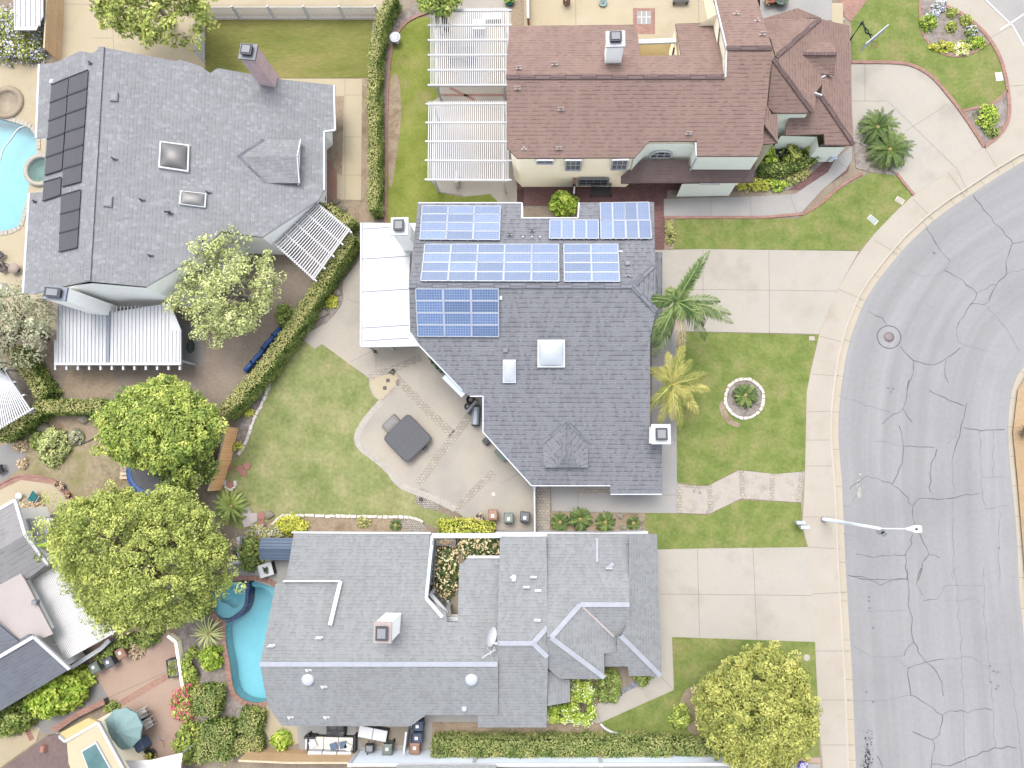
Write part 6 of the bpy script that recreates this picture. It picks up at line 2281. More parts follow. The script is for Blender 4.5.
bush('shrub', 'large bright green bush along the wall of the grey gabled wing', 66, 691, 2.6, 1.35, 2.3, M['lf_bright'], 200, .36, 32, 30, .4, rot=.5)
bush('shrub', 'duller small leaved bush left of the large bright green bush', 24, 712, 1.9, 1.1, 1.7, M['lf_hedge'], 110, .24, 33, 30, .38, rot=.5)
bush('shrub', 'bright lime green bush in notch of the solar panel roof', 563.5, 206, .95, .75, 1.9, M['lf_bright'], 90, .26, 34, 28, .3)
bush('shrub', 'magenta flowering bougainvillea beside the pink patio', 190, 700, .95, 1.2, 1.2, M['lf_olive'], 80, .2, 35, 26, .3, extra=(M['fl_pink'], .9, .17))
bush('shrub', 'loose yellow green shrub at the edge of pink patio', 192, 740, 1.0, 1.1, 1.3, M['lf_yellowgreen'], 80, .2, 40, 26, .35)
bush('shrub', 'small yellow green shrub beside the curved brick pool coping', 213, 657, .8, .75, .9, M['lf_bright'], 60, .2, 41, 28, .26)
bush('shrub', 'yellow leaved shrub beside the dark planter box', 193, 665, .55, 1.3, .9, M['lf_yellowgreen'], 55, .2, 42, 24, .28)
bush('shrub', 'bright yellow flowering shrub at the corner of the long grey roof', 292, 526, 1.1, .65, 1.0, M['lf_lime'], 70, .2, 43, 26, .3)
bush('shrub', 'mauve and yellow shrub behind the blue shed', 270, 532, 1.5, .45, 1.1, M['lf_tanivy'], 70, .2, 44, 26, .3, extra=(M['fl_lilac'], .4, .12))
bush('shrub', 'leafy shrub squeezed between blue shed and small blue tub', 252, 553, .7, 1.0, 1.2, M['lf_hedge'], 60, .26, 45, 26, .32)
bush('shrub', 'grey leaved dry shrub in the dry yard', 56, 446, 1.1, 1.3, 1.3, M['lf_feather'], 90, .22, 46, 26, .32)
bush('shrub', 'small round shrub alone in the bare bed', 78, 437, .5, .5, .6, M['lf_grey'], 40, .16, 47, 26, .2)
bush('shrub', 'small olive shrub beside the grey leaved dry shrub', 41, 440, .65, .6, .7, M['lf_hedge'], 45, .16, 48, 26, .22)
bush('shrub', 'small dry tan bush on rocks at the left edge', 21, 446, .45, .4, .5, M['lf_dry'], 30, .16, 49, 22, .2)
bush('shrub', 'tiny dry shrub on the side yard by grey chair', 24, 464, .35, .35, .4, M['lf_dry'], 24, .14, 50, 22, .16)
bush('shrub', 'dark leafy courtyard shrub with pale cream blooms', 446, 572, .75, 1.7, 1.0, M['lf_dark'], 110, .22, 51, 26, .35, extra=(M['fl_cream'], .7, .22))
bush('shrub', 'second courtyard shrub with cream blooms along the upper wall', 479, 546, 1.4, .6, 1.1, M['lf_dark'], 100, .22, 52, 26, .35, extra=(M['fl_cream'], .8, .2))
bush('shrub', 'pale flowering clipped shrub beside the lower front walk', 582, 700, .75, 1.55, 1.2, M['lf_bright'], 120, .2, 53, 30, .28, extra=(M['fl_white'], .5, .11), boxy=True)
bush('shrub', 'low flowering shrub under the roof edge by the lower front walk', 560, 712, 1.0, .45, 1.0, M['lf_bright'], 70, .2, 54, 30, .26, extra=(M['fl_white'], .4, .1), boxy=True)
bush('shrub', 'trimmed green shrub in angle of the garage roof', 608, 684, .75, 1.1, 1.0, M['lf_hedge'], 90, .17, 55, 30, .26, boxy=True)
bush('shrub', 'small shrub on the blue gravel under the garage hip', 642, 677, .55, .45, .7, M['lf_hedge'], 36, .17, 56, 26, .22)
bush('shrub', 'yellow young shrub on bare soil beside the golden tree', 680, 716, .6, .7, .9, M['lf_yellowgreen'], 44, .22, 57, 24, .26)
bush('shrub', 'yellow green shrub at the tip of the upper corner bed', 986, 118, .75, .85, .7, M['lf_bright'], 40, .2, 58, 20, .26)
bush('shrub', 'trailing small shrub low in the upper corner bed', 990, 132, .5, .5, .4, M['lf_hedge'], 26, .16, 59, 20, .2)
# kidney bed
for i, (px, py, rx, ry, h, m, ex, lab) in enumerate((
        (927, 25, .6, .65, .7, 'lf_bright', None, 'bright green shrub at left end of the kidney flower bed'),
        (942, 48, .95, .4, .5, 'lf_lime', None, 'long low yellow green planting on lower rim of the kidney bed'),
        (960, 50, .6, .45, .5, 'lf_lime', ('fl_white', .8, .12), 'white flowering clump on the lower rim of kidney bed'),
        (974, 44, .7, .45, .5, 'lf_bright', None, 'green clump at right end of the kidney flower bed'),
        (938, 8, .4, .4, .5, 'lf_hedge', ('fl_lilac', .9, .14), 'lilac blooming shrub at the top of kidney bed'),
        (932, 17, .35, .3, .5, 'lf_hedge', ('fl_lilac', .9, .14), 'small lilac shrub above the bright green shrub in kidney bed'),
        (950, 28, .35, .35, .5, 'lf_olive', None, 'dull rose bush in the middle of kidney bed'),
        (965, 22, .4, .4, .55, 'lf_olive', None, 'taller rose bush near upper rim of the kidney bed'),
        (970, 33, .4, .35, .5, 'lf_hedge', ('fl_lilac', .5, .12), 'rose bush with pale blooms right of the kidney bed centre'),
        (951, 14, .3, .3, .5, 'lf_olive', None, 'small rose bush under the brick rim of the kidney bed'))):
    bush('shrub', lab, px, py, rx, ry, h, M[m], int(26 + 60 * rx * ry), .15, 60 + i, 20, .17, extra=(M[ex[0]], ex[1], ex[2]) if ex else None)
# planting by the brown house entrance
for i, (px, py, rx, ry, h, m, lab) in enumerate((
        (764, 160, .8, .7, 1.3, 'lf_bright', 'light green shrub under the corner of the bay'),
        (790, 157, .7, .7, 1.5, 'lf_olive', 'tall reddish green shrub in the middle of entrance planting'),
        (810, 151, .6, .5, 1.2, 'lf_bright', 'bright green shrub at the right of entrance planting'),
        (806, 140, .4, .4, 1.6, 'lf_olive', 'slim upright shrub against the teal shaded entrance wall'),
        (785, 141, .3, .3, 1.4, 'lf_olive', 'thin shrub between the wreath and entrance wall'))):
    bush('shrub', lab, px, py, rx, ry, h, M[m], 50, .24, 80 + i, 22, .28)
hedge('hedge', 'dark curved clipped hedge in the entrance planting of the brown house', [(757, 172), (780, 173), (800, 166), (814, 156)], .8, .8, M['lf_hedge'], 90)
bush('shrub', 'low yellow flowering border along the porch of the brown house', 753, 186, 1.2, .45, .5, M['lf_lime'], 60, .16, 91, 24, .2)
bush('shrub', 'low green border plants at bend of the grey entrance walk', 774, 186, 1.0, .4, .5, M['lf_bright'], 50, .16, 92, 24, .2)
bush('shrub', 'low pinkish border plants near the entrance gate', 797, 178, 1.1, .35, .45, M['lf_tanivy'], 50, .15, 93, 24, .18, rot=.5)
bush('shrub', 'golden low planting in narrow bed by the driveway corner', 669.5, 233, .28, 1.0, .45, M['lf_tanivy'], 46, .16, 94, 24, .18)
bush('shrub', 'creeping plant on rocks at foot of the diagonal hedge', 332, 302, .5, .45, .5, M['lf_lime'], 34, .16, 95, 20, .2)
bush('shrub', 'small yellow tuft in narrow soil strip left of the back lawn', 250, 413, .3, .25, .35, M['lf_lime'], 20, .14, 96, 20, .14)
bush('shrub', 'lower yellow tuft at end of the left soil strip', 238, 447, .35, .3, .35, M['lf_lime'], 20, .14, 97, 20, .14)
bush('shrub', 'small dark green vine by the blue tarp', 286, 316, .55, .8, 1.2, M['lf_hedge'], 50, .2, 98, 24, .26)
bush('shrub', 'green climber behind the row of three bins on pink patio', 120, 648, 1.7, .5, 1.0, M['lf_hedge'], 90, .2, 99, 26, .28, rot=.55)
bush('shrub', 'green climber hanging by the big lattice cover corner', 152, 636, 1.0, .5, 1.0, M['lf_hedge'], 50, .2, 100, 26, .28, rot=.5)
bush('shrub', 'pale low weed clump in the foot bed of back lawn', 364, 522, .5, .35, .3, M['lf_tanivy'], 24, .14, 101, 18, .16)
bush('shrub', 'leafy plant by the tan fence near outdoor sofa', 282, 740, .65, .55, .8, M['lf_bright'], 40, .24, 102, 22, .24)
bush('shrub', 'green shrub at the end of the tan wall beside sink hole planter', 113, 706, .6, .3, .5, M['lf_hedge'], 26, .16, 103, 22, .18, rot=.5)
bush('shrub', 'brown leafy heap beside the bins on pink patio', 137, 648, .5, .55, .6, M['lf_dry'], 36, .2, 104, 22, .24)
bush('shrub', 'dry brown brushwood heap under the teal lounge', 31, 507, 1.0, .7, .5, M['lf_dry'], 70, .2, 105, 24, .2)
bush('shrub', 'low bush in the foliage below the pool bed at tan fence', 205, 748, 1.0, .9, 1.1, M['lf_ivy'], 70, .18, 106, 26, .28)
bush('shrub', 'green groundcover shrub under big tree beside the spa', 204, 602, .7, .9, 1.0, M['lf_hedge'], 60, .2, 107, 24, .28)

# ------------------------------------------------------------------ hedges
hedge('ivy_hedge', 'long diagonal ivy covered hedge between the two back yards', [(358, 243), (302, 331), (268, 378), (233, 415)], .85, 1.85, M['lf_hedge'], 110, 330, .13, topm=M['lf_tanivy'])
hedge('ivy_hedge', 'ivy hedge at the foot of the small tilted pergola', [(322, 214), (338, 219), (356, 231)], .7, 1.7, M['lf_hedge'], 111, 200, .16, topm=M['lf_tanivy'])
hedge('ivy_hedge', 'straight tan topped hedge wall west of the pergolas lawn', [(379, 218), (379.5, 150), (378, 104), (380, 62), (386, 30), (398, 8)], .6, 1.75, M['lf_hedge'], 112, 330, .12, topm=M['lf_tanivy'])
hedge('ivy_hedge', 'short ivy hedge slanting down from the grey tree at left', [(28, 352), (44, 376), (58, 397)], .9, 1.6, M['lf_hedge'], 113, 200, .16, topm=M['lf_tanivy'])
hedge('ivy_hedge', 'level ivy hedge running into the dense yellow green tree', [(50, 408), (80, 408), (116, 408)], .8, 1.5, M['lf_hedge'], 114, 200, .16, topm=M['lf_tanivy'])
hedge('ivy_hedge', 'dark ivy hedge slanting down to the slatted cover at left', [(52, 411), (34, 425), (14, 437)], .8, 1.7, M['lf_hedge'], 115, 200, .16, topm=M['lf_tanivy'])
hedge('hedge', 'long low hedge along the white wall at the bottom', [(436, 741.5), (520, 742), (600, 742), (668, 742)], 1.2, 1.3, M['lf_ivy'], 116, 260, .14)
hedge('hedge', 'shorter hedge piece beside the golden tree and white wall', [(673, 743), (708, 745)], 1.0, 1.2, M['lf_ivy'], 117, 190, .17)
hedge('hedge', 'bright yellow clipped hedge beside the row of bins', [(441, 527), (470, 526), (494, 529)], .9, .9, M['lf_lime'], 118, 220, .14)

for lab, pts, w_, h_, m_, tm_, sd_ in (
        ('boxy clipped shrub right of the bougainvillea', [(215, 684), (213, 709)], 1.6, 1.4, 'lf_hedge', 'lf_ivy', 36),
        ('large clipped shrub in the bed below the kidney pool', [(226, 718), (221, 752)], 2.1, 1.4, 'lf_hedge', 'lf_ivy', 37),
        ('small clipped shrub at lower end of the kidney pool', [(245, 715), (264, 720)], 1.4, 1.0, 'lf_hedge', 'lf_ivy', 38),
        ('low orange tinged clipped shrub by the tan fence', [(236, 743), (265, 738)], 1.0, .8, 'lf_ivy', 'lf_tanivy', 39)):
    hedge('clipped_shrub', lab, pts, w_, h_, M[m_], sd_, 230, .14, topm=M[tm_], cat='shrub')

# ------------------------------------------------------------------ palms and cycads
pb = P(668, 336)
ptop = P(676, 302, 6.0)
rel = ptop - pb
R2 = math.radians


def az(px, py, tx, ty, zc=6.0):
    a, b = P(px, py, zc), P(tx, ty, zc)
    return math.atan2(b.y - a.y, b.x - a.x), (b - a).length


fr = []
for tx, ty, el, dr, k in ((703, 260, .75, .9, 1), (699, 268, .5, .9, 1), (634, 298, .35, .8, 1), (644, 303, .6, 1.0, 1), (731, 318, .35, 1.0, 1), (726, 312, .6, 1.1, 1), (716, 338, .1, 1.2, 1), (643, 345, .1, 1.1, 1), (657, 360, 0, 1.2, 1), (691, 350, -.2, 1.0, 2), (690, 285, 1.0, 1.0, 1), (668, 290, 1.1, 1.0, 1), (700, 318, .8, 1.2, 1), (684, 318, 1.0, 1.4, 1)):
    a, d = az(676, 302, tx, ty)
    fr.append((a, el, d * 1.22, dr, M['lf_palm'] if k == 1 else M['lf_dry']))
    if k == 1:
        fr.append((a + rnd.uniform(-.22, .22), el + .25, d * rnd.uniform(.8, 1.1), dr + .2, M['lf_palm']))
rosette('palm_tree', 'tall green feather palm leaning over the driveway beside the solar panel house', 'palm tree', (pb.x, pb.y, Z0), fr, M['lf_palm'], .7, .075, 50, ([(0, 0, -.1), (rel.x * .3, rel.y * .3, rel.z * .4), (rel.x * .7, rel.y * .7, rel.z * .75), (rel.x, rel.y, rel.z)], [.26, .2, .18, .15]), None, 3, None, .8, .1, .75)
pb = P(668, 402)
ptop = P(672, 384, 3.6)
rel = ptop - pb
fr = []
for tx, ty, el, dr in ((683, 344, .5, .9), (706, 374, .5, 1.0), (708, 389, .4, 1.0), (699, 411, .3, 1.0), (682, 426, .3, 1.0), (662, 422, .2, 1.0), (644, 412, .4, 1.0), (652, 370, .5, .9), (668, 356, .6, .9), (690, 362, .8, 1.1), (690, 398, .8, 1.1), (662, 395, .9, 1.1)):
    a, d = az(672, 384, tx, ty, 3.6)
    fr.append((a, el, d * 1.2, dr))
    fr.append((a + rnd.uniform(-.25, .25), el + .3, d * rnd.uniform(.7, 1.0), dr + .2))
rosette('palm_tree', 'yellowing feather palm below the tall green palm', 'palm tree', (pb.x, pb.y, Z0), fr, M['lf_palmyellow'], .6, .065, 52, ([(0, 0, -.1), (rel.x * .5, rel.y * .5, rel.z * .5), (rel.x, rel.y, rel.z)], [.22, .18, .14]), None, 5, None, .85, .2, .55)
pb = P(100, 545)
ptop = P(94, 545, 4.6)
rel = ptop - pb
fr = []
for tx, ty, el, dr in ((64, 505, .5, .7), (82, 508, .5, .7), (34, 546, .3, .8), (52, 560, .2, .9), (48, 572, .2, .9), (56, 578, .1, 1.0), (52, 530, .5, .8)):
    a, d = az(94 - 26, 545 - 3, tx, ty, 4.6)
    fr.append((a, el, d * 1.25, dr))
ptop = P(68, 542, 4.6)
rel = ptop - pb
rosette('palm_tree', 'glossy strap leaved plant rising at the edge of the huge olive tree', 'palm tree', (pb.x, pb.y, Z0), fr, M['lf_bright'], .4, .2, 26, ([(0, 0, -.1), (rel.x * .5, rel.y * .5, rel.z * .6), (rel.x, rel.y, rel.z)], [.16, .12, .1]), None, 7, None, .5, .1, .15)
sago('upper of two large sago palms by the wide driveway', 874, 131, 1.55, 46, 11, .5, 'sago palms by the wide driveway', .26, 40)
sago('lower of two large sago palms by the wide driveway', 886, 153, 1.75, 52, 12, .5, 'sago palms by the wide driveway', .28, 42)
sago('sago palm in the white stone ring on the front lawn', 744, 396, 1.0, 40, 13, .3, None, .2, 32)
sago('left sago palm in narrow bed beside the white wall', 560, 522, .75, 30, 14, .2, 'three sago palms beside the white wall', .18, 28)
sago('middle largest sago palm in narrow bed beside the white wall', 580, 519, .95, 36, 15, .25, 'three sago palms beside the white wall', .2, 30)
sago('third sago palm from left in narrow bed beside the white wall', 605, 522, .8, 30, 16, .2, 'three sago palms beside the white wall', .18, 28)
sago('sago palm among pale rocks at right end of the narrow bed', 633, 523, .55, 24, 17, .15, None, .15, 24)
sago('grassy rosette in the soil bed at the foot of back lawn', 396, 525, .5, 26, 18, .1, None, .1, 22)
sago('dark spiky rosette under the large tree beside the red flagstones', 234, 506, 1.5, 34, 19, .4, None, .2, 30, M['lf_hedge'])
sago('silver green agave rosette beside the round spa', 211, 632, 1.3, 40, 20, .3, None, .08, 24, M['lf_feather'])
# ------------------------------------------------------------------ objects
def cart(label, px, py, rz, m, group, sticker=True, z=Z0):
    """wheeled rubbish cart: tapered body, lid with rim, hinge bar, two wheels"""
    p = P(px, py, z)
    t = thing('wheeled_bin', label, 'bin', (p.x, p.y, z), rz, group)
    mb = MB()
    w0, w1, h = .5, .62, .95
    lo = [Vector((a * w0 / 2, b * .5 / 2 + (.04 if b > 0 else 0), .03)) for a, b in ((-1, -1), (1, -1), (1, 1), (-1, 1))]
    hi = [Vector((a * w1 / 2, b * .68 / 2, h)) for a, b in ((-1, -1), (1, -1), (1, 1), (-1, 1))]
    mb.prism(hi, lo, 0, 0, 0)
    mb.bar((-.33, -.35, h - .02), (.33, -.35, h - .02), .05, .06)
    mb.build('body', m, t, True)
    mb = MB()
    a = [Vector(q) for q in ((-.34, -.38, h + .01), (.34, -.38, h + .01), (.34, .36, h + .06), (-.34, .36, h + .06))]
    b = [Vector(q) for q in ((-.27, -.3, h + .09), (.27, -.3, h + .09), (.27, .24, h + .13), (-.27, .24, h + .13))]
    mb.prism(b, a, 0, 0)
    if sticker:
        mb.face([(-.1, -.05, h + .116), (.1, -.05, h + .116), (.1, .16, h + .13), (-.1, .16, h + .13)], 1)
    mb.build('lid', [m, M['sticker']], t, True)
    mb = MB()
    mb.tube([(-.22, .4, h + .02), (.22, .4, h + .02)], .025, 8)
    mb.tube([(-.22, .33, h), (-.22, .4, h + .02)], .025, 6)
    mb.tube([(.22, .33, h), (.22, .4, h + .02)], .025, 6)
    mb.build('handle', M['rubber'], t, True)
    for s in (-1, 1):
        mb = MB()
        mb.tube([(s * .25, .3, .13), (s * .32, .3, .13)], .13, 14)
        mb.build('wheel', M['rubber'], t, True)
    return t


cart('brown wheeled bin at left of the row on the back patio', 494, 514, math.pi, M['cart_brown'], 'bins on the back patio')
cart('grey green wheeled bin in the middle of the row on the back patio', 509.5, 517, math.pi, M['cart_green'], 'bins on the back patio')
cart('dark grey wheeled bin beside the narrow white gate', 525.5, 516, math.pi - .1, M['cart_grey'], 'bins on the back patio')
cart('pale green wheeled bin at left of the row on pink patio', 103, 664, math.pi / 6, M['cart_green'], 'bins on the pink patio')
cart('dark grey wheeled bin in the middle of the row on pink patio', 117, 659, math.pi / 6, M['cart_grey'], 'bins on the pink patio')
cart('tan wheeled bin at right of the row on pink patio', 129, 650, math.pi / 6, M['cart_brown'], 'bins on the pink patio')
cart('green wheeled bin standing alone below the long grey roof', 390.5, 744, 0, M['cart_green'], None)
cart('upper dark blue wheeled bin beside the short white fence at the bottom', 421, 721, math.pi / 2, M['cart_blue'], 'bins by the short white fence')
cart('lower dark blue wheeled bin beside the short white fence at the bottom', 420, 732.5, math.pi / 2, M['cart_blue'], 'bins by the short white fence')
cart('brown wheeled bin beside the short white fence at the bottom', 417.5, 743, 0, M['cart_brown'], 'bins by the short white fence')
wallrun('fence', 'short white fence panel beside the bottom row of bins', 'fence', [(410.5, 724), (408, 746)], 1.4, .08, M['white'], M['white'], .02)

# street lamp: base and mast height found from the same vertical
b0 = P(823.5, 519.3, Z0)
lo_, hi_ = 5.0, 14.0
for _ in range(40):
    mid = (lo_ + hi_) / 2
    if P(879.5, 528.4, mid).x > b0.x:
        lo_ = mid
    else:
        hi_ = mid
lh = mid
tip = P(915, 528.8, lh + .25)
t = thing('street_lamp', 'pale grey street lamp with a long arm over the asphalt', 'street lamp', tuple(b0))
mb = MB()
mb.lathe((0, 0, 0), [(.2, 0), (.2, .08), (.13, .12)], 14)
mb.build('base', M['cover_lightgrey'], t, True)
pole_top = P(879.5, 528.4, lh) - b0
mb = MB()
mb.tube([(0, 0, .05), (0, pole_top.y * .5, lh * .5), (0, pole_top.y, lh - Z0)], [.13, .11, .08], 12)
mb.build('pole', mat('lamp_grey', [A(206, 212, 216, 1.5), A(218, 224, 228, 1.5)], 1, .04, 6, .6), t, True)
e = tip - b0
mb = MB()
mb.tube(smooth_open([(0, pole_top.y, lh - Z0 - .1), (.25, pole_top.y, lh - Z0 + .15), (e.x * .6, (pole_top.y + e.y) / 2, e.z), (e.x - .5, e.y, e.z + .03)], 2), .045, 8)
mb.build('arm', M['white_metal'], t, True)
mb = MB()
dirv = Vector((1, 0, 0))
prof = [(-.55, .06), (-.35, .1), (-.05, .2), (.2, .21), (.34, .17)]
up_, lo2 = [], []
for x, w_ in prof:
    up_.append((e.x + x, e.y + w_, e.z + .1))
for x, w_ in prof[::-1]:
    up_.append((e.x + x, e.y - w_, e.z + .1))
mb.prism([Vector(q) for q in up_], [Vector(q) - Vector((0, 0, .14)) for q in up_], 0, 0, 0)
mb.lathe((e.x + .02, e.y, e.z + .1), [(.06, 0), (.06, .08), (0, .09)], 10, 1)
mb.build('lamp_head', [M['white'], M['metal_dark']], t, True)

# mailboxes at the kerb
def mailbox(label, px, py, rz, m, group):
    p = P(px, py)
    t = thing('mailbox', label, 'mailbox', (p.x, p.y, Z0), rz, group)
    mb = MB()
    mb.box((0, 0, .5), (.11, .11, 1.0))
    mb.bar((-.28, 0, .98), (.28, 0, .98), .16, .06)
    mb.build('post', M['white'], t, True)
    mb = MB()
    n = 8
    ring = [(-.12, 1.02), (.12, 1.02)] + [(.12 * math.cos(a), 1.16 + .12 * math.sin(a)) for a in [k * math.pi / n for k in range(n + 1)]]
    L0, L1 = [Vector((-.27, y, z)) for y, z in ring], [Vector((.27, y, z)) for y, z in ring]
    for i in range(len(ring)):
        j = (i + 1) % len(ring)
        mb.face([L0[i], L1[i], L1[j], L0[j]])
    mb.face(L0)
    mb.face(L1)
    mb.bar((.05, .13, 1.1), (.05, .13, 1.36), .02, .03, 1)
    mb.bar((.05, .13, 1.34), (.2, .13, 1.34), .02, .06, 1)
    mb.build('letter_box', [m, M['bluewhite']], t, True)


mailbox('upper white mailbox on a post at edge of the sidewalk by the street lamp', 795, 521.5, 0, M['bluewhite'], 'mailboxes by the street lamp')
mailbox('lower white mailbox beside its twin at edge of the sidewalk', 799, 526, 0, M['white'], 'mailboxes by the street lamp')


def slabbox(name, label, cat, px, py, size, rz, m, lidm=None, h=.06, group=None):
    p = P(px, py)
    t = thing(name, label, cat, (p.x, p.y, Z0), rz, group)
    mb = MB()
    mb.box((0, 0, h / 2), (size[0], size[1], h))
    mb.build('collar', m, t, True)
    mb = MB()
    mb.box((0, 0, h + .012), (size[0] * .78, size[1] * .78, .03))
    mb.box((size[0] * .2, 0, h + .03), (.05, .12, .012))
    mb.build('lid', lidm or m, t, True)


slabbox('meter_box', 'pale green utility box lid sunk in lawn near the sidewalk curve', 'utility box', 872.5, 220, (.75, .42), -.75, M['stone'], mat('pale_green_lid', [A(204, 222, 214), A(214, 230, 224)], 2), .05)
slabbox('meter_box', 'cream utility box at corner of lawn and brick border', 'utility box', 899.5, 200.5, (.6, .4), -.6, M['stone'], M['coping_pale'], .05)
slabbox('meter_box', 'concrete meter box at corner where front lawn meets driveway', 'utility box', 811.5, 338.5, (.5, .38), 0, M['stone'], M['coping_pale'], .04)
slabbox('meter_box', 'white two lid meter box on the upper lawn beside the brick border', 'utility box', 998.5, 77, (.65, .85), .1, M['white'], M['stone'], .05)
p = P(806.5, 657.5)
mb = MB()
mb.lathe((p.x, p.y, Z0), [(.24, 0), (.24, .04), (.2, .06), (0, .065)], 20)
tag(mb.build('meter_box', M['coping_pale']), 'round pale lid in the grass beside the golden tree', 'utility box')
p = P(397, 42.5)
t = thing('bird_bath', 'white round bird bath inside brick border at the lawn top', 'bird bath', tuple(p))
mb = MB()
mb.lathe((0, 0, 0), [(.22, 0), (.12, .1), (.1, .5), (.18, .6)], 16)
mb.build('pedestal', M['white'], t, True)
mb = MB()
mb.lathe((0, 0, .6), [(.1, 0), (.42, .1), (.42, .14), (.3, .06), (0, .04)], 24)
mb.build('bowl', M['dome'], t, True)

# basketball hoop leaning over the lawn
bp = P(850, 40)
t = thing('basketball_hoop', 'black framed basketball hoop with clear backboard over the upper lawn', 'basketball hoop', tuple(bp))
ht = P(866, 33, 2.8) - bp
ft = P(868, 32, 3.0) - bp
bk0, bk1 = P(863, 47.5, 3.0) - bp, P(885.5, 28.5, 3.0) - bp
mb = MB()
mb.tube([(0, 0, 0), (0, 0, 2.2), ht], [.07, .07, .05], 8)
mb.tube([(0, .1, 1.9), P(868, 30.5, 3.0) - bp], .04, 6)
mb.tube([ht, P(872, 35, 3.1) - bp], .05, 6)
mb.tube([P(868, 30.5, 3.0) - bp, P(872, 41, 3.0) - bp], .04, 6)
mb.build('pole', mat('hoop_green', [A(40, 56, 56), A(56, 74, 74)], 1), t, True)
mb = MB()
mb.bar(bk0, bk1, .06, .95)
mb.build('backboard', M['white_metal'], t, True)
mb = MB()
c = P(875, 44.5, 2.7) - bp
for k in range(16):
    a, b = k * math.pi / 8, (k + 1) * math.pi / 8
    mb.tube([c + Vector((math.cos(a) * .24, math.sin(a) * .24, 0)), c + Vector((math.cos(b) * .24, math.sin(b) * .24, 0))], .015, 5)
mb.build('rim', mat('hoop_rim', [A(230, 150, 70), A(236, 160, 80)], 1), t, True)
mb = MB()
for k in range(12):
    a, b = k * math.pi / 6, (k + .5) * math.pi / 6
    mb.tube([c + Vector((math.cos(a) * .23, math.sin(a) * .23, 0)), c + Vector((math.cos(b) * .13, math.sin(b) * .13, -.4))], .008, 4)
mb.build('net', M['white'], t, True)

# hot tub and step on the back patio
cs_ = [P(x, y, 1.0) for x, y in [(407, 412.5), (433, 438.5), (408, 463.5), (382, 438.6)]]
cc = sum(cs_, Vector()) / 4
t = thing('hot_tub', 'square hot tub under a dark grey folding cover on the patio', 'hot tub', (cc.x, cc.y, Z0), math.pi / 4)
half = ((cs_[0] - cs_[1]).length + (cs_[1] - cs_[2]).length) / 4


def rsq(h, r, z, n=5):
    out = []
    for k, (sx, sy) in enumerate(((1, 1), (-1, 1), (-1, -1), (1, -1))):
        for j in range(n):
            a = k * math.pi / 2 + j * math.pi / 2 / (n - 1)
            out.append(Vector((sx * (h - r) + math.cos(a) * r, sy * (h - r) + math.sin(a) * r, z)))
    return out


mb = MB()
mb.prism(rsq(half * .95, .3, .72), rsq(half * .95, .3, 0))
mb.build('tub_shell', M['wood_grey'], t, True)
mb = MB()
r0, r1, r2 = rsq(half, .32, .7), rsq(half, .32, .82), rsq(half * .93, .3, .88)
for a, b in ((r0, r1), (r1, r2)):
    for i in range(len(a)):
        j = (i + 1) % len(a)
        mb.face([a[i], a[j], b[j], b[i]])
mb.poly(r2)
mb.box((0, 0, .876), (half * 1.85, .03, .016), 0, 1)
mb.build('cover', [M['cover_grey'], M['iron']], t, True)
mb = MB()
mb.tube([(half * .1, -half * 1.02, .6), (half * .45, -half * 1.02, .6)], .03, 6)
mb.box((half * .3, -half - .08, .5), (.35, .16, .14))
mb.build('cover_lifter', M['iron'], t, True)
p = P(391, 423.5, .3)
t = thing('tub_step', 'rounded grey plastic step beside the hot tub', 'step', (p.x, p.y, Z0), math.pi / 4)
mb = MB()
mb.prism([Vector((q.x * .62, q.y * .36, .3)) for q in rsq(1, .3, 0)], [Vector((q.x * .68, q.y * .42, 0)) for q in rsq(1, .3, 0)])
mb.build('tread', mat('step_grey', [A(160, 156, 152), A(172, 168, 164)], 1), t, True)
mb = MB()
mb.box((0, 0, .31), (.9, .45, .02))
mb.build('grip_mat', M['cover_lightgrey'], t, True)

# air conditioner nook and pots by the slanted house edge
c = P(475.5, 416, .9)
t = thing('grill', 'grey covered barbecue grill in the nook of the slanted roof edge', 'grill', (c.x, c.y, Z0), math.pi / 2 - .05)
mb = MB()
mb.box((0, 0, .42), (1.35, .5, .8))
mb.build('cart_body', M['iron'], t, True)
mb = MB()
pr = [(-.28, .82), (-.26, 1.0), (-.14, 1.1), (.1, 1.1), (.26, .98), (.28, .82)]
A0, A1 = [Vector((-.62, y, z)) for y, z in pr], [Vector((.62, y, z)) for y, z in pr]
for i in range(len(pr)):
    j = (i + 1) % len(pr)
    mb.face([A0[i], A0[j], A1[j], A1[i]])
mb.face(A0)
mb.face(A1)
mb.build('hood', mat('grill_hood', [A(160, 170, 186), A(178, 188, 202)], 1, .05, 8, .4, .5), t, True)
wallrun('fence', 'short white angled screen beside the round dark pots', 'screen', [(478, 403), (468.5, 414.5)], 1.5, .08, M['white'], M['metal_grey'], .03)


def pot(label, px, py, r, h, m, plant=None, group=None, seed=1):
    p = P(px, py)
    t = thing('plant_pot', label, 'pot', (p.x, p.y, Z0), 0, group)
    mb = MB()
    mb.lathe((0, 0, 0), [(r * .7, 0), (r, h * .85), (r * 1.08, h * .9), (r * 1.08, h), (r * .88, h), (r * .85, h * .8), (0, h * .8)], 20)
    mb.build('vessel', m, t, True)
    if plant:
        global nrs
        nrs = np.random.RandomState(seed)
        d = nrs.normal(size=(14, 3)) * np.array([r * .5, r * .5, r * .3]) + np.array([0, 0, h + r * .4])
        pos, nor, size, tint = clumped(d, np.full(14, r * .4), 16, .1)
        leaf_object('foliage', pos, nor, size, tint, plant, t)
    else:
        mb = MB()
        mb.lathe((0, 0, h * .8 + .01), [(r * .5, 0), (r * .4, .04), (0, .05)], 12)
        mb.build('soil', M['mulch'], t, True)


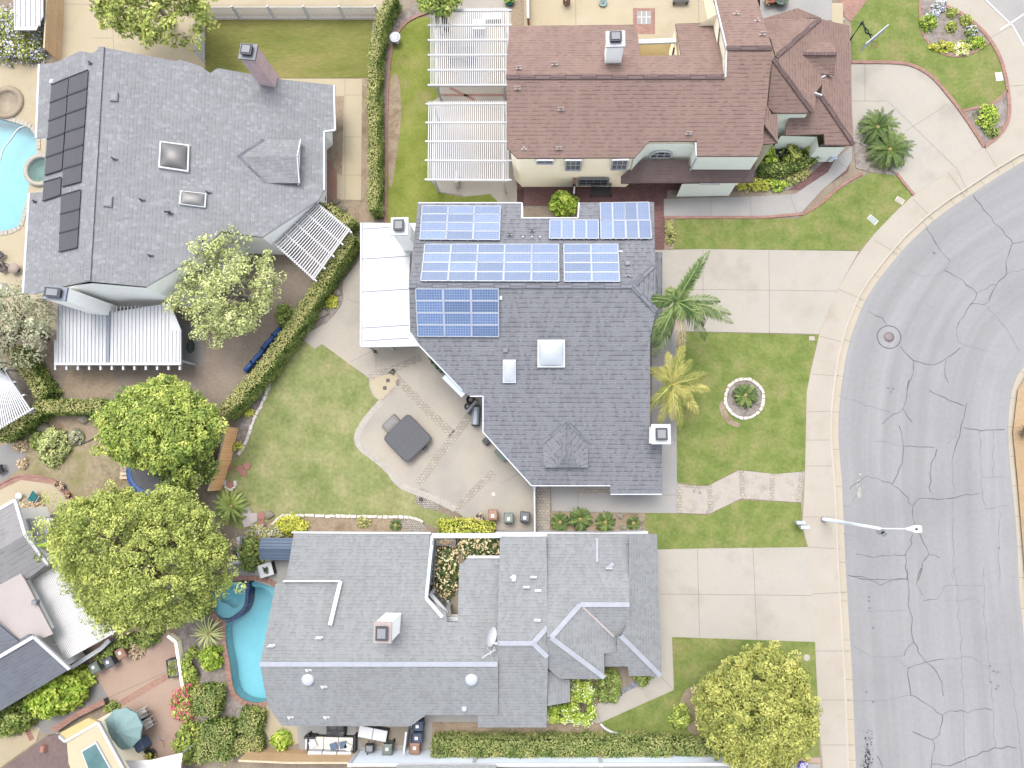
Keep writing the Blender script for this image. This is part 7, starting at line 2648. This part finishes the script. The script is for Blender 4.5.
pot('larger round black pot beside the white angled screen', 471.5, 400.5, .3, .6, M['black'])
pot('smaller round grey pot beside the white angled screen', 468.5, 407, .24, .5, M['cover_grey'])
pot('small grey pot beside the bright yellow clipped hedge', 480.5, 517, .28, .5, M['cover_grey'], M['lf_dry'], None, 3)
for i, (px, py, lab) in enumerate(((59, 483.5, 'terracotta pot first from the left on rim of the dry yard patio'), (64.5, 486, 'terracotta pot second from the left on rim of the dry yard patio'), (70, 495, 'terracotta pot third along rim of the dry yard patio'), (73.5, 501, 'terracotta pot last along rim of the dry yard patio'))):
    pot(lab, px, py, .2, .35, M['cover_lightgrey'] if i % 2 else M['terracotta'], M['lf_dry'], 'pots on the patio rim', 5 + i)
pot('small round pot in the corner of pool wall by the tub', 242.5, 556, .28, .5, M['cover_grey'])
pot('round tan pot inside the white walled corner by the pool', 239.5, 543, .42, .6, M['coping_pale'], M['lf_dry'], None, 9)
pot('purple flower pot on the walk below the golden tree', 801, 764, .3, .4, M['purple'], M['fl_lilac'], None, 10)
pot('dark green bowl planter at the top by the pergola', 509.5, 3.5, .35, .35, mat('green_bowl', [A(30, 110, 90), A(50, 130, 110)], 1), M['lf_bright'], None, 11)
pot('brown round pot at the top edge beside the raised block', 769, 2, .45, .6, M['terracotta'], M['lf_dry'], None, 12)
pot('dark green square-ish planter at the top edge beside the brown pot', 780, 3, .5, .6, M['cart_green'], M['lf_dark'], None, 13)
pot('green hose bowl on the cream patio at the top', 603, 4, .3, .2, M['teal'], None)
pot('white tub under the small tilted pergola corner', 323.5, 201, .3, .45, M['black'], None)


def rocks(name, label, cat, spots, m, group=None):
    for k, (px, py, r, lab) in enumerate(spots):
        p = P(px, py)
        rs = random.Random(px * 7 + py)
        mb = MB()
        n = 9
        prof = [(r * .92, -.03), (r, r * .22), (r * .8, r * .5), (r * .4, r * .66)]
        rg = []
        jit = [rs.uniform(.75, 1.2) for _ in range(n)]
        for rr, z in prof:
            rg.append([Vector((p.x + math.cos(j * 6.283 / n) * rr * jit[j], p.y + math.sin(j * 6.283 / n) * rr * jit[j] * .85, Z0 + z * rs.uniform(.9, 1.1))) for j in range(n)])
        for i in range(3):
            for j in range(n):
                mb.face([rg[i][j], rg[i][(j + 1) % n], rg[i + 1][(j + 1) % n], rg[i + 1][j]])
        mb.face(rg[3])
        tag(mb.build(name, m), lab, cat, group)


rocks('boulder', '', 'rock', [(269, 515, .42, 'tan boulder beside the red flagstones at corner of back lawn'), (620.5, 516, .3, 'pale angular rock between the sago palms beside the white wall'), (623.5, 527.5, .25, 'round pale rock near the white wall and sago palms'), (641, 520, .3, 'largest pale rock at right end of the sago bed'), (640, 528, .26, 'lower pale rock at right end of the sago bed'), (337.5, 292.5, .38, 'round grey rock at the foot of the diagonal hedge'), (336, 202, .35, 'grey stone on soil by the tilted pergola'), (344, 209, .3, 'pale stone on soil by the tilted pergola'), (322, 314, .5, 'flat grey rock by the diagonal hedge path'), (45, 428, .5, 'large grey rock in the bare bed by the dark hedge'), (84, 419, .45, 'grey rock near the level ivy hedge'), (98, 419, .35, 'small bluish rock at right of the bare bed')], M['boulder'])
# red flagstones
def flags(lst, m, group):
    for px, py, s, a, lab in lst:
        p = P(px, py)
        rs = random.Random(int(px * 13 + py))
        mb = MB()
        top = [Vector((p.x + math.cos(a + k * 1.2566) * s * rs.uniform(.8, 1.15), p.y + math.sin(a + k * 1.2566) * s * rs.uniform(.8, 1.15), Z0 + .09 + rs.uniform(0, .02))) for k in range(5)]
        mb.slab(top, .09)
        tag(mb.build('flagstone', m), lab, 'flagstone', group)


flags([(229.5, 467.5, .3, .3, 'red flagstone by the end of the orange fence'), (240.5, 468.5, .28, .9, 'red flagstone left one of the group of three on lawn edge'), (247.5, 466, .3, .2, 'red flagstone upper one of the group of three on lawn edge'), (243.5, 473, .3, .6, 'red flagstone lower one of the group of three on lawn edge'), (230.5, 484.5, .3, .1, 'red flagstone circled by white stones beside the lawn'), (235, 494, .22, .5, 'small red flagstone below the circled one'), (262, 516, .34, .4, 'red flagstone touching the tan boulder'), (262, 524, .36, 1.0, 'red flagstone below the one touching the boulder')], M['red_flag'], 'red flagstones at lawn corner')
flags([(247, 512, .45, .2, 'pale flagstone at top of the rubble corner by the lawn'), (253, 518, .45, .8, 'pale mauve flagstone in the middle of rubble corner'), (247, 522, .4, .5, 'pale flagstone in lower rubble corner by mauve shrub')], M['pinkwhite'], 'pale flagstones at lawn corner')
edging('stone_edging', 'broken white stones around a red flagstone by the lawn', 'edging', [(225, 480), (226, 488), (231, 491), (236, 487), (235, 481)], .18, .12, M['stone'], 0, seg=.3)

# furniture and clutter
def chair(label, px, py, rz, frame, seat, group=None, z=Z0, name='patio_chair', hb=.9):
    p = P(px, py)
    t = thing(name, label, 'chair', (p.x, p.y, z), rz, group)
    mb = MB()
    mb.box((0, 0, .44), (.58, .58, .09))
    mb.build('seat', seat, t, True)
    mb = MB()
    mb.bar((0, .24, .46), (0, .34, hb), .5, .05, up=Vector((1, 0, 0)))
    mb.build('backrest', seat, t, True)
    for sx in (-.28, .28):
        mb = MB()
        mb.tube([(sx, -.25, .62), (sx, .28, .64)], .025, 6)
        mb.build('armrest', frame, t, True)
        for sy in (-.24, .24):
            mb = MB()
            mb.tube([(sx, sy, 0), (sx, sy * .95, .62)], .022, 6)
            mb.build('leg', frame, t, True)
    return t


# umbrella group on the pink patio
c = P(122, 729.5, 2.3)
g = Vector((c.x, c.y, Z0))
t = thing('patio_umbrella', 'round teal patio umbrella on the pink patio', 'umbrella', tuple(g), .2)
mb = MB()
R0, n = 1.42, 10
apx = Vector((0, 0, 2.65))
for k in range(n):
    a, b = k * 6.2832 / n, (k + 1) * 6.2832 / n
    pa, pb_ = Vector((math.cos(a) * R0, math.sin(a) * R0, 2.12)), Vector((math.cos(b) * R0, math.sin(b) * R0, 2.12))
    m_ = (pa + pb_) / 2 * .97
    m_.z = 2.1
    qa, qb = apx.lerp(pa, .5) + Vector((0, 0, .07)), apx.lerp(pb_, .5) + Vector((0, 0, .07))
    qm = (qa + qb) / 2 - Vector((0, 0, .02))
    mb.face([apx, qa, qm])
    mb.face([apx, qm, qb])
    mb.face([qa, pa, m_, qm])
    mb.face([qb, qm, m_, pb_])
    mb.face([pa, m_, m_ - Vector((0, 0, .14)), pa - Vector((0, 0, .14))])
    mb.face([m_, pb_, pb_ - Vector((0, 0, .14)), m_ - Vector((0, 0, .14))])
mb.build('canopy', M['teal'], t, True)
mb = MB()
mb.tube([(0, 0, 0), (0, 0, 2.72)], .03, 8)
mb.build('pole', M['white_metal'], t, True)
for k in range(n):
    a = k * 6.2832 / n
    mb = MB()
    mb.tube([apx - Vector((0, 0, .04)), (math.cos(a) * R0, math.sin(a) * R0, 2.09)], .012, 5)
    mb.build('rib', M['white_metal'], t, True)
mb = MB()
mb.lathe((0, 0, 0), [(.35, 0), (.35, .06), (.08, .12)], 16)
mb.build('base', M['iron'], t, True)
chair('upper white patio chair right of the teal umbrella', 146, 711, -1.05, M['sticker'], M['cushion'], 'white chairs by the umbrella')
chair('lower white patio chair right of the teal umbrella', 151.5, 721, -1.05, M['sticker'], M['cushion'], 'white chairs by the umbrella')
p = P(135, 722)
t = thing('patio_table', 'white topped patio table partly under the teal umbrella', 'table', tuple(p), .5)
mb = MB()
mb.box((0, 0, .72), (1.5, .9, .05))
mb.build('tabletop', M['white'], t, True)
for sx, sy in ((-.65, -.36), (.65, -.36), (.65, .36), (-.65, .36)):
    mb = MB()
    mb.tube([(sx, sy, 0), (sx, sy, .7)], .03, 6)
    mb.build('leg', M['white'], t, True)


def covered(name, label, cat, px, py, size, h, rz, m, under, seed=1):
    """a thing under a loose cloth cover: sagging top, flared skirt"""
    p = P(px, py)
    t = thing(name, label, cat, (p.x, p.y, Z0), rz)
    rs = random.Random(seed)
    N = 10
    mb = MB()
    rows = []
    for k, (s, z) in enumerate(((1.06, .03), (1.0, h * .5), (.98, h * .93), (.9, h), (.4, h * 1.06))):
        ring = []
        for j in range(24):
            a = j * 6.2832 / 24
            cx, cy = math.cos(a), math.sin(a)
            q = max(abs(cx), abs(cy)) ** .8
            w_ = 1 + (rs.uniform(-.05, .05) if k < 3 else 0)
            ring.append(Vector((cx / q * size[0] / 2 * s * w_, cy / q * size[1] / 2 * s * w_, z + rs.uniform(-.03, .03))))
        rows.append(ring)
    for k in range(4):
        for j in range(24):
            mb.face([rows[k][j], rows[k][(j + 1) % 24], rows[k + 1][(j + 1) % 24], rows[k + 1][j]], smooth=True)
    mb.face(rows[-1])
    mb.build('cloth_cover', m, t, True)
    mb = MB()
    for sx, sy in ((-.4, -.4), (.4, -.4), (.4, .4), (-.4, .4)):
        mb.tube([(sx * size[0], sy * size[1], 0), (sx * size[0], sy * size[1], h * .9)], .03, 6)
    mb.build('frame', under, t, True)


covered('covered_grill', 'blue cloth covered grill below the teal umbrella', 'grill', 142, 744, (1.3, .8), .95, .6, M['blue_fabric'], M['iron'], 3)
pot('dark planter with mixed leaves beside the blue covered grill', 152, 752.5, .4, .4, M['iron'], M['lf_lime'], None, 20)
# iron stand
p = P(165, 739)
t = thing('iron_stand', 'thin rusty iron fork stand on the pink patio', 'garden stand', tuple(p))
mb = MB()
mb.tube([(0, -.6, .02), (0, 0, .3), (.02, .3, .9)], .018, 6)
mb.build('shaft', M['metal_grey'], t, True)
for s in (-1, 0, 1):
    mb = MB()
    mb.tube([(.02, .3, .9), (s * .2, .45, .95), (s * .22, .75, 1.0)], .015, 6)
    mb.build('prong', M['metal_grey'], t, True)
# sail shade
sc_ = [P(x, y, 2.5) for x, y in [(124, 760.5), (150, 760), (183, 752.5), (181, 764), (182, 800), (120, 800)]]
t = thing('shade_sail', 'white shade sail stretched over the bottom left corner', 'shade sail', tuple(P(150, 775)))
mb = MB()
cen = sum(sc_, Vector()) / 6 - Vector((0, 0, .25))
for i in range(6):
    mb.face([sc_[i], sc_[(i + 1) % 6], cen])
mb.build('cloth', M['sail'], t)
for q in (sc_[2], sc_[0], sc_[4]):
    mb = MB()
    mb.tube([(q.x, q.y, Z0), (q.x, q.y, 2.6)], .05, 8)
    mb.build('post', M['metal_grey'], t)


def planter(label, px, py, size, rz, m, plant, seed, group=None):
    p = P(px, py)
    t = thing('planter_box', label, 'planter', (p.x, p.y, Z0), rz, group)
    mb = MB()
    w_, d_ = size[0] / 2, size[1] / 2
    for a, b in (((-w_, -d_), (w_, -d_)), ((w_, -d_), (w_, d_)), ((w_, d_), (-w_, d_)), ((-w_, d_), (-w_, -d_))):
        mb.bar((a[0], a[1], .3), (b[0], b[1], .3), .07, .6)
    mb.build('box', m, t, True)
    mb = MB()
    mb.box((0, 0, .5), (size[0] - .05, size[1] - .05, .04))
    mb.build('soil', M['mulch'], t, True)
    global nrs
    nrs = np.random.RandomState(seed)
    d = (nrs.rand(22, 3) - .5) * np.array([size[0] * .75, size[1] * .75, .2]) + np.array([0, 0, .6])
    pos, nor, size_, tint = clumped(d, np.full(22, .14), 16, .1)
    leaf_object('foliage', pos, nor, size_, tint, plant, t)


planter('dark planter box of greens at the right edge of pink patio', 177, 666, (.75, 1.2), .2, M['iron'], M['lf_olive'], 1)
planter('dark planter box under the bougainvillea', 185, 700, (.4, 1.2), .15, M['iron'], M['lf_olive'], 2)
planter('small grey planter trough in the roofed courtyard', 446.5, 541, (1.4, .45), 0, M['metal_grey'], M['lf_dry'], 3)

# left edge lounge, chairs
p = P(34.5, 500)
t = thing('sun_lounger', 'teal sun lounger with white frame on the dry yard patio', 'sun lounger', tuple(p), .75)
mb = MB()
mb.bar((-.75, 0, .38), (.05, 0, .34), .6, .06)
mb.build('seat', M['teal_seat'], t, True)
mb = MB()
mb.bar((.1, 0, .36), (.7, 0, .66), .6, .06)
mb.build('backrest', M['teal_seat'], t, True)
for s in (-.33, .33):
    mb = MB()
    mb.tube([(-.85, s, .32), (.05, s, .3), (.78, s, .62)], .03, 6)
    mb.build('side_rail', M['white'], t, True)
    for x in (-.7, .35):
        mb = MB()
        mb.tube([(x, s, 0), (x, s, .32)], .025, 6)
        mb.build('leg', M['white'], t, True)
p = P(23, 496)
t = thing('side_table', 'small white round side table beside the teal sun lounger', 'table', tuple(p))
mb = MB()
mb.lathe((0, 0, .42), [(.26, 0), (.26, .04), (0, .04)], 16)
mb.build('tabletop', M['white'], t, True)
for k in range(3):
    mb = MB()
    mb.tube([(math.cos(k * 2.09) * .2, math.sin(k * 2.09) * .2, 0), (math.cos(k * 2.09) * .08, math.sin(k * 2.09) * .08, .42)], .02, 5)
    mb.build('leg', M['white'], t, True)
chair('dark grey chair on the side yard at the left edge', 4, 469.5, .4, M['iron'], M['black'])
p = P(55, 528)
mb = MB()
mb.lathe((p.x, p.y, Z0 + .05), [(1.0, 0), (1.0, .012), (0, .014)], 24)
tag(mb.build('round_mat', M['cover_grey']), 'dark round mat on the patio beside the strap leaved plant', 'mat')
chair('brown slatted chair at the left edge beside the pool deck', 7, 269, .6, M['iron'], mat('chair_brown', [A(120, 112, 110), A(140, 130, 126)], 1), None)
chair('grey chair above the brown slatted chair at left edge', 3, 257, .9, M['iron'], M['cover_grey'], None)
p = P(18, 270)
t = thing('side_table', 'round pinkish patio table at the pool deck chairs', 'table', tuple(p))
mb = MB()
mb.lathe((0, 0, .45), [(.42, 0), (.42, .04), (0, .045)], 20)
mb.build('tabletop', mat('pink_top', [A(206, 184, 172), A(216, 196, 184)], 1), t, True)
mb = MB()
mb.lathe((0, 0, 0), [(.25, 0), (.05, .06), (.05, .45)], 12)
mb.build('pedestal', M['iron'], t, True)
p = P(4, 290)
covered('shrouded_chair', 'white cloth covered seat at the left edge by the pool deck', 'chair', 4, 290, (.8, .7), .7, .4, M['white'], M['iron'], 8)

# trampoline under the trees
p = P(157, 470)
t = thing('trampoline', 'round black trampoline with blue rim half hidden beneath trees', 'trampoline', tuple(p))
mb = MB()
mb.lathe((0, 0, .8), [(1.45, 0), (0, -.03)], 28, 0, False)
mb.build('jump_mat', M['cover_grey'], t, True)
mb = MB()
mb.lathe((0, 0, .8), [(1.45, .0), (1.5, .05), (1.82, .05), (1.86, 0)], 28, 0, False)
mb.build('rim_pad', M['blue_tarp'], t, True)
for k in range(6):
    a = k * math.pi / 3
    mb = MB()
    mb.tube([(math.cos(a) * 1.8, math.sin(a) * 1.8, 0), (math.cos(a) * 1.8, math.sin(a) * 1.8, 2.0)], .03, 6)
    mb.build('pole', M['metal_grey'], t, True)
p = P(129, 468)
t = thing('wooden_pallet', 'weathered wooden pallet deck beside the trampoline', 'pallet', tuple(p))
mb = MB()
for k in range(6):
    mb.box((0, -.7 + k * .28, .16), (1.1, .22, .04))
mb.build('boards', M['wood_grey'], t, True)
mb = MB()
for x in (-.45, 0, .45):
    mb.box((x, 0, .07), (.1, 1.6, .14))
mb.build('bearer', M['wood_grey'], t, True)
# blue tarp roll along the hedge
a, b = P(282, 328), P(247, 372)
t = thing('tarp_roll', 'bright blue rolled tarpaulin lying along the diagonal hedge', 'tarp', tuple(a))
mb = MB()
pts = [a.lerp(b, k / 10) + Vector((rnd.uniform(-.06, .06), rnd.uniform(-.06, .06), .28)) for k in range(11)]
mb.tube(pts, [.2 + rnd.uniform(-.03, .06) for _ in pts], 10)
mb.build('roll', M['blue_tarp'], t)
mb = MB()
for k in (2, 5, 8):
    d = (pts[k + 1] - pts[k]).normalized() * .05
    mb.tube([pts[k] - d, pts[k] + d], .27, 12)
mb.build('tie', mat('tarp_tie', [A(20, 60, 120), A(30, 76, 140)], 1), t)
# blue shed, pool equipment, side tables by spa
c = P(276, 549, 1.9)
t = thing('garden_shed', 'low blue storage shed with ridged roof beside the long grey roof', 'shed', (c.x, c.y, Z0))
mb = MB()
mb.box((0, 0, .8), (2.1, 1.3, 1.6))
mb.build('wall', M['blue_shed'], t, True)
mb = MB()
for s in (-1, 1):
    mb.slab([Vector((-1.15, 0, 1.95)), Vector((1.15, 0, 1.95)), Vector((1.15, s * .75, 1.65)), Vector((-1.15, s * .75, 1.65))], .06)
    for k in range(3):
        y = s * (.18 + .22 * k)
        z = 1.95 - abs(y) * .4 + .012
        mb.bar((-1.15, y, z), (1.15, y, z), .03, .025, 1)
mb.bar((-1.15, 0, 1.965), (1.15, 0, 1.965), .1, .03, 1)
mb.build('roof', [M['blue_shed'], mat('shed_ridge', [A(96, 114, 140), A(104, 122, 148)], 1)], t, True)
mb = MB()
mb.box((0, -.66, .72), (.9, .03, 1.4))
mb.build('door', mat('shed_door', [A(98, 116, 142), A(106, 124, 150)], 1), t, True)
c = P(266, 570, .75)
t = thing('fire_table', 'white topped square table with dark base and small plant by the pool', 'table', (c.x, c.y, Z0), .3)
mb = MB()
mb.box((0, 0, .3), (.95, .85, .6))
mb.build('base', M['iron'], t, True)
mb = MB()
mb.box((0, 0, .63), (1.0, .9, .06))
mb.build('tabletop', M['white'], t, True)
nrs = np.random.RandomState(4)
tt = thing('plant_sprig', 'small green plant arrangement on the white topped table', 'plant', (c.x, c.y, Z0 + .66))
d = (nrs.rand(8, 3) - .5) * np.array([.3, .3, .1]) + np.array([0, 0, .12])
pos, nor, size, tint = clumped(d, np.full(8, .1), 14, .1)
leaf_object('foliage', pos, nor, size, tint, M['lf_dark'], tt)
mb = MB()
mb.lathe((0, 0, 0), [(.1, 0), (.14, .08), (0, .08)], 12)
mb.build('bowl', M['cover_grey'], tt, True)
p = P(248, 545)
t = thing('blue_tub', 'small bright blue oval tub beside the white walled corner', 'tub', tuple(p), .2)
mb = MB()
mb.lathe((0, 0, 0), [(.26, 0), (.33, .38), (.36, .4), (.3, .4), (.26, .08), (0, .06)], 20)
for i, v in enumerate(mb.v):
    mb.v[i] = Vector((v.x * .75, v.y * 1.5, v.z))
mb.build('tub_body', M['blue_tarp'], t, True)
mb = MB()
for s in (-1, 1):
    mb.tube([(-.1, s * .52, .38), (0, s * .6, .42), (.1, s * .52, .38)], .02, 6)
mb.build('handle', M['white'], t, True)
wallrun('garden_wall', 'white rimmed low wall corner beside the pool and blue tub', 'wall', [(243, 536), (242.5, 551), (246, 560), (232, 562)], .7, .16, M['white'], M['white'], .02)

# outdoor lounge under the long roof's lower edge
c = P(334, 742)
t = thing('outdoor_sofa', 'pale outdoor sofa with white cushions and blue pillows by the tan fence', 'sofa', (c.x, c.y, Z0))
mb = MB()
mb.box((0, 0, .2), (3.2, 1.0, .4))
mb.box((-1.62, .1, .34), (.1, 1.2, .68))
mb.box((1.62, .1, .34), (.1, 1.2, .68))
mb.build('frame', M['iron'], t, True)
for k in range(3):
    mb = MB()
    mb.box((-1.05 + k * 1.02, .12, .49), (.98, .8, .18), taper=.95)
    mb.build('seat_cushion', M['cushion'], t, True)
    mb = MB()
    mb.box((-1.05 + k * 1.02, -.42, .66), (.96, .24, .44), taper=.95)
    mb.build('back_cushion', M['white'], t, True)
for x, y, r, m in ((.2, .0, .3, 'blue_fabric'), (.85, .1, .2, 'blue_fabric'), (-1.25, .1, .5, 'white'), (1.2, -.05, -.4, 'cushion')):
    mb = MB()
    mb.box((x, y, .68), (.48, .45, .16), r, taper=.8)
    mb.build('pillow', M[m], t, True)
c = P(313, 740)
t = thing('armchair', 'white cushioned outdoor armchair at left end of the sofa', 'armchair', (c.x, c.y, Z0))
mb = MB()
mb.box((0, 0, .2), (.75, .8, .4))
mb.box((0, .42, .4), (.75, .12, .8))
mb.build('frame', M['iron'], t, True)
mb = MB()
mb.box((0, -.05, .48), (.7, .72, .16), taper=.95)
mb.build('seat_cushion', M['white'], t, True)
c = P(337, 728.5)
covered('covered_fire_bowl', 'round black covered fire bowl half under the grey roof edge', 'fire bowl', 337.5, 729, (1.3, 1.1), .55, 0, M['iron'], M['black'], 5)
c = P(375, 730.5)
t = thing('storage_bench', 'long white storage bench tucked under the grey roof edge', 'bench', (c.x, c.y, Z0), -.16)
mb = MB()
mb.box((0, 0, .28), (2.0, .75, .56))
mb.build('chest', M['iron'], t, True)
for s in (-.5, .5):
    mb = MB()
    mb.box((s, 0, .6), (.96, .72, .08), taper=.98)
    mb.build('lid', M['white'], t, True)
c = P(372.5, 743.5)
t = thing('smoker', 'small black box smoker with handle beside the green bin', 'smoker', (c.x, c.y, Z0))
mb = MB()
mb.box((0, 0, .75), (.55, .5, .3))
mb.build('firebox', M['iron'], t, True)
mb = MB()
mb.box((.02, 0, .92), (.42, .36, .05))
mb.build('lid', M['metal_grey'], t, True)
for sx in (-.22, .22):
    for sy in (-.2, .2):
        mb = MB()
        mb.tube([(sx, sy, 0), (sx, sy, .62)], .02, 6)
        mb.build('leg', M['iron'], t, True)
mb = MB()
mb.tube([(-.1, -.25, .85), (-.2, -.7, .9)], .03, 6)
mb.build('handle', M['iron'], t, True)

# porch bench of the brown house, wreath, gate, entry box
c = P(600.5, 194)
t = thing('porch_bench', 'black slatted bench on brick paving below the cream wall', 'bench', (c.x, c.y, Z0))
mb = MB()
for k in range(5):
    mb.bar((-.75, -.22 + k * .12, .45), (.75, -.22 + k * .12, .45), .09, .04)
mb.build('seat', M['iron'], t, True)
mb = MB()
for k in range(12):
    mb.bar((-.7 + k * .127, .3, .48), (-.7 + k * .127, .36, .92), .05, .03, up=Vector((0, 1, 0)))
mb.bar((-.75, .37, .95), (.75, .37, .95), .07, .07)
mb.build('backrest', M['iron'], t, True)
for sx in (-.72, .72):
    mb = MB()
    mb.bar((sx, -.26, .62), (sx, .32, .64), .06, .05)
    mb.build('armrest', M['iron'], t, True)
    for sy in (-.25, .3):
        mb = MB()
        mb.bar((sx, sy, 0), (sx, sy, .62), .06, .06, up=Vector((1, 0, 0)))
        mb.build('leg', M['iron'], t, True)
wallrun('brick_pier', 'red brick gate pier beside the black porch bench', 'pier', [(572.5, 190), (575.5, 190)], 1.7, .35, M['brick_dark'], M['brick'], .06)
wallrun('gate', 'narrow white gate post and panel below the brick pier', 'gate', [(574, 193), (573.5, 200)], 1.2, .08, M['white'], M['white'], .02)
c = P(779, 150, .6)
t = thing('wire_hoop', 'round grey ring planter among the entrance shrubs', 'planter', (c.x, c.y, Z0))
mb = MB()
for k in range(20):
    a, b = k * math.pi / 10, (k + 1) * math.pi / 10
    mb.tube([(math.cos(a) * .45, math.sin(a) * .45, .5), (math.cos(b) * .45, math.sin(b) * .45, .5)], .09, 6)
mb.build('rim', M['cover_grey'], t, True)
mb = MB()
mb.lathe((0, 0, 0), [(.3, 0), (.42, .45), (.36, .42), (0, .4)], 18)
mb.build('bowl', M['iron'], t, True)
slabbox('utility_cabinet', 'white square cabinet beside the grey ring planter', 'cabinet', 765, 149, (.42, .6), 0, M['white'], M['white_metal'], .9)
c = P(823, 153)
t = thing('entrance_gate', 'sage and white gate wall at end of the entrance planting', 'gate', (c.x, c.y, Z0), .35)
mb = MB()
mb.box((0, 0, .8), (1.6, .18, 1.6))
mb.build('panel', M['sage'], t, True)
mb = MB()
mb.box((0, 0, 1.63), (1.7, .26, .08))
mb.build('cap', M['white'], t, True)
c = P(826, 163)
t = thing('garden_flag', 'pale blue garden banner on a stake near the entrance walk', 'flag', (c.x, c.y, Z0), .3)
mb = MB()
mb.tube([(0, 0, 0), (0, 0, 1.0)], .02, 6)
mb.build('stake', M['iron'], t, True)
mb = MB()
mb.box((.2, 0, .85), (.5, .4, .02))
mb.build('banner', M['bluewhite'], t, True)
# patio bits: lanterns and paving lights
for px, py, lab in ((388, 380.5, 'upper small dark pad on the pale patio corner'), (385, 388, 'lower square dark pad on the pale patio corner')):
    slabbox('stepping_pad', lab, 'pad', px, py, (.26, .26), .2, M['cover_grey'], M['iron'], .07)
p = P(376, 352)
pot('tiny dark lamp pot at the corner of white patio cover', 376, 352, .1, .3, M['black'])
pot('tiny dark pot on the patio stone band', 393, 372.5, .14, .3, M['cover_grey'])
pot('dark stub pot in the pebble island', 421.5, 499, .12, .3, M['iron'])
c = P(444, 373.5)
for k, (px, py, lab) in enumerate(((435, 362, 'first green pot below the slanted gutter'), (439, 367, 'second green pot below the slanted gutter'), (443, 371, 'third green pot below the slanted gutter'))):
    pot(lab, px, py, .22, .5, M['cart_green'], M['lf_dark'], 'green pots under the gutter', 30 + k)
covered('covered_mower', 'dark covered mower against the slanted house edge', 'mower', 488, 440, (.7, .5), .6, .8, M['cover_grey'], M['iron'], 6)
p = P(501, 455)
t = thing('hose_reel', 'dark green hose reel box against the slanted house edge', 'hose reel', (p.x, p.y, Z0), -.8)
mb = MB()
mb.box((0, 0, .25), (.95, .38, .5))
mb.build('box', mat('reel_green', [A(76, 90, 88), A(92, 106, 104)], 1), t, True)
mb = MB()
mb.box((0, 0, .53), (1.0, .42, .06))
mb.build('lid', M['cart_green'], t, True)
p = P(493.5, 494)
slabbox('drain_cover', 'small pale drain lid on the patio near the bins', 'drain', 493.5, 494, (.3, .3), 0, M['white'], M['stone'], .03)
# left: hose coil on pad, upper left glass roof
p = P(191, 350)
mb = MB()
q = [Vector((p.x + math.cos(k * .7) * (.28 + .03 * math.sin(k)), p.y + math.sin(k * .7) * .3 + k * .012, Z0 + .05 + k * .003)) for k in range(40)]
mb.tube(q, .022, 6)
tag(mb.build('garden_hose', mat('hose_green', [A(70, 96, 88), A(86, 110, 100)], 1)), 'coiled green garden hose on the slab beside the patio cover', 'hose')
c = P(27, 10, 2.4)
t = thing('carport', 'white ribbed carport roof at the top left corner', 'carport', (c.x, c.y, Z0))
mb = MB()
pg = [P(x, y, 2.4) for x, y in [(13, -40), (43, -40), (43, 16), (36, 30), (14, 30)]]
mb.slab(pg, .08)
for k in range(6):
    mb.bar(P(15 + k * 5, -38, 2.44), P(15 + k * 5, 26, 2.44), .06, .05)
mb.build('roof', M['white_roof'], t)
for px, py in ((15, 27), (41, 14), (15, -36), (41, -36)):
    q = P(px, py, 2.3)
    mb = MB()
    mb.box((q.x, q.y, (2.3 + Z0) / 2), (.12, .12, 2.3 - Z0))
    mb.build('post', M['white'], t)
# loungers under the pergola
def simple_table(label, px, py, size, m, h=.72):
    p = P(px, py)
    t = thing('patio_table', label, 'table', tuple(p))
    mb = MB()
    mb.box((0, 0, h), (size[0], size[1], .05))
    mb.build('tabletop', m, t, True)
    for sx in (-.42, .42):
        for sy in (-.42, .42):
            mb = MB()
            mb.tube([(sx * size[0], sy * size[1], 0), (sx * size[0], sy * size[1], h)], .03, 6)
            mb.build('leg', m, t, True)


simple_table('pale table beneath the slats of the upper pergola', 480, 30, (1.0, .8), M['cushion'])
simple_table('white bench table near the house end of upper pergola', 492, 20, (1.4, .5), M['white'], .45)
simple_table('grey table in the middle beneath the upper pergola', 462, 58, (2.0, .9), M['cover_lightgrey'])
# vine covered pergola cross post, hammock post
p = P(458, 178)
mb = MB()
mb.box((p.x, p.y - .3, Z0 + .5), (.25, .9, 1.0))
tag(mb.build('stone_pillar', [M['stone']]), 'white pillar at the lower corner of lower pergola', 'pillar')
p = P(545, 2)
t = thing('garden_bench', 'dark garden bench on the cream patio at top', 'bench', tuple(P(680, 3)))
mb = MB()
mb.box((0, 0, .42), (1.2, .45, .06))
mb.build('seat', M['iron'], t, True)
mb = MB()
mb.bar((-.6, .25, .75), (.6, .25, .75), .05, .3)
mb.build('backrest', M['iron'], t, True)
for sx in (-.5, .5):
    mb = MB()
    mb.box((sx, 0, .2), (.06, .4, .4))
    mb.build('leg', M['iron'], t, True)
wallrun('brick_pier', 'red brick post with pale cap on the cream patio at top', 'pier', [(565, 2), (568, 6)], .8, .4, M['brick'], M['stone'], .05)
wallrun('garden_wall', 'thin brick and white wall at the left of cream patio', 'wall', [(528, -10), (528.5, 25)], .8, .14, M['brick'], M['white'], .02)
# foreign bits at right edge: bare twigs on the verge
p = P(1023, 432)
mb = MB()
for k in range(9):
    a = 2.2 + k * .35
    mb.tube([p + Vector((0, 0, .05)), p + Vector((math.cos(a) * .35, math.sin(a) * .35, .5)), p + Vector((math.cos(a + .2) * .75, math.sin(a + .2) * .7, .75))], [.05, .035, .012], 5)
tag(mb.build('bare_shrub', M['trunk']), 'bare dark twiggy shrub on the orange soil at right edge', 'shrub')

scene.cycles.use_denoising = True
scene.cycles.max_bounces = 6
scene.cycles.transparent_max_bounces = 8
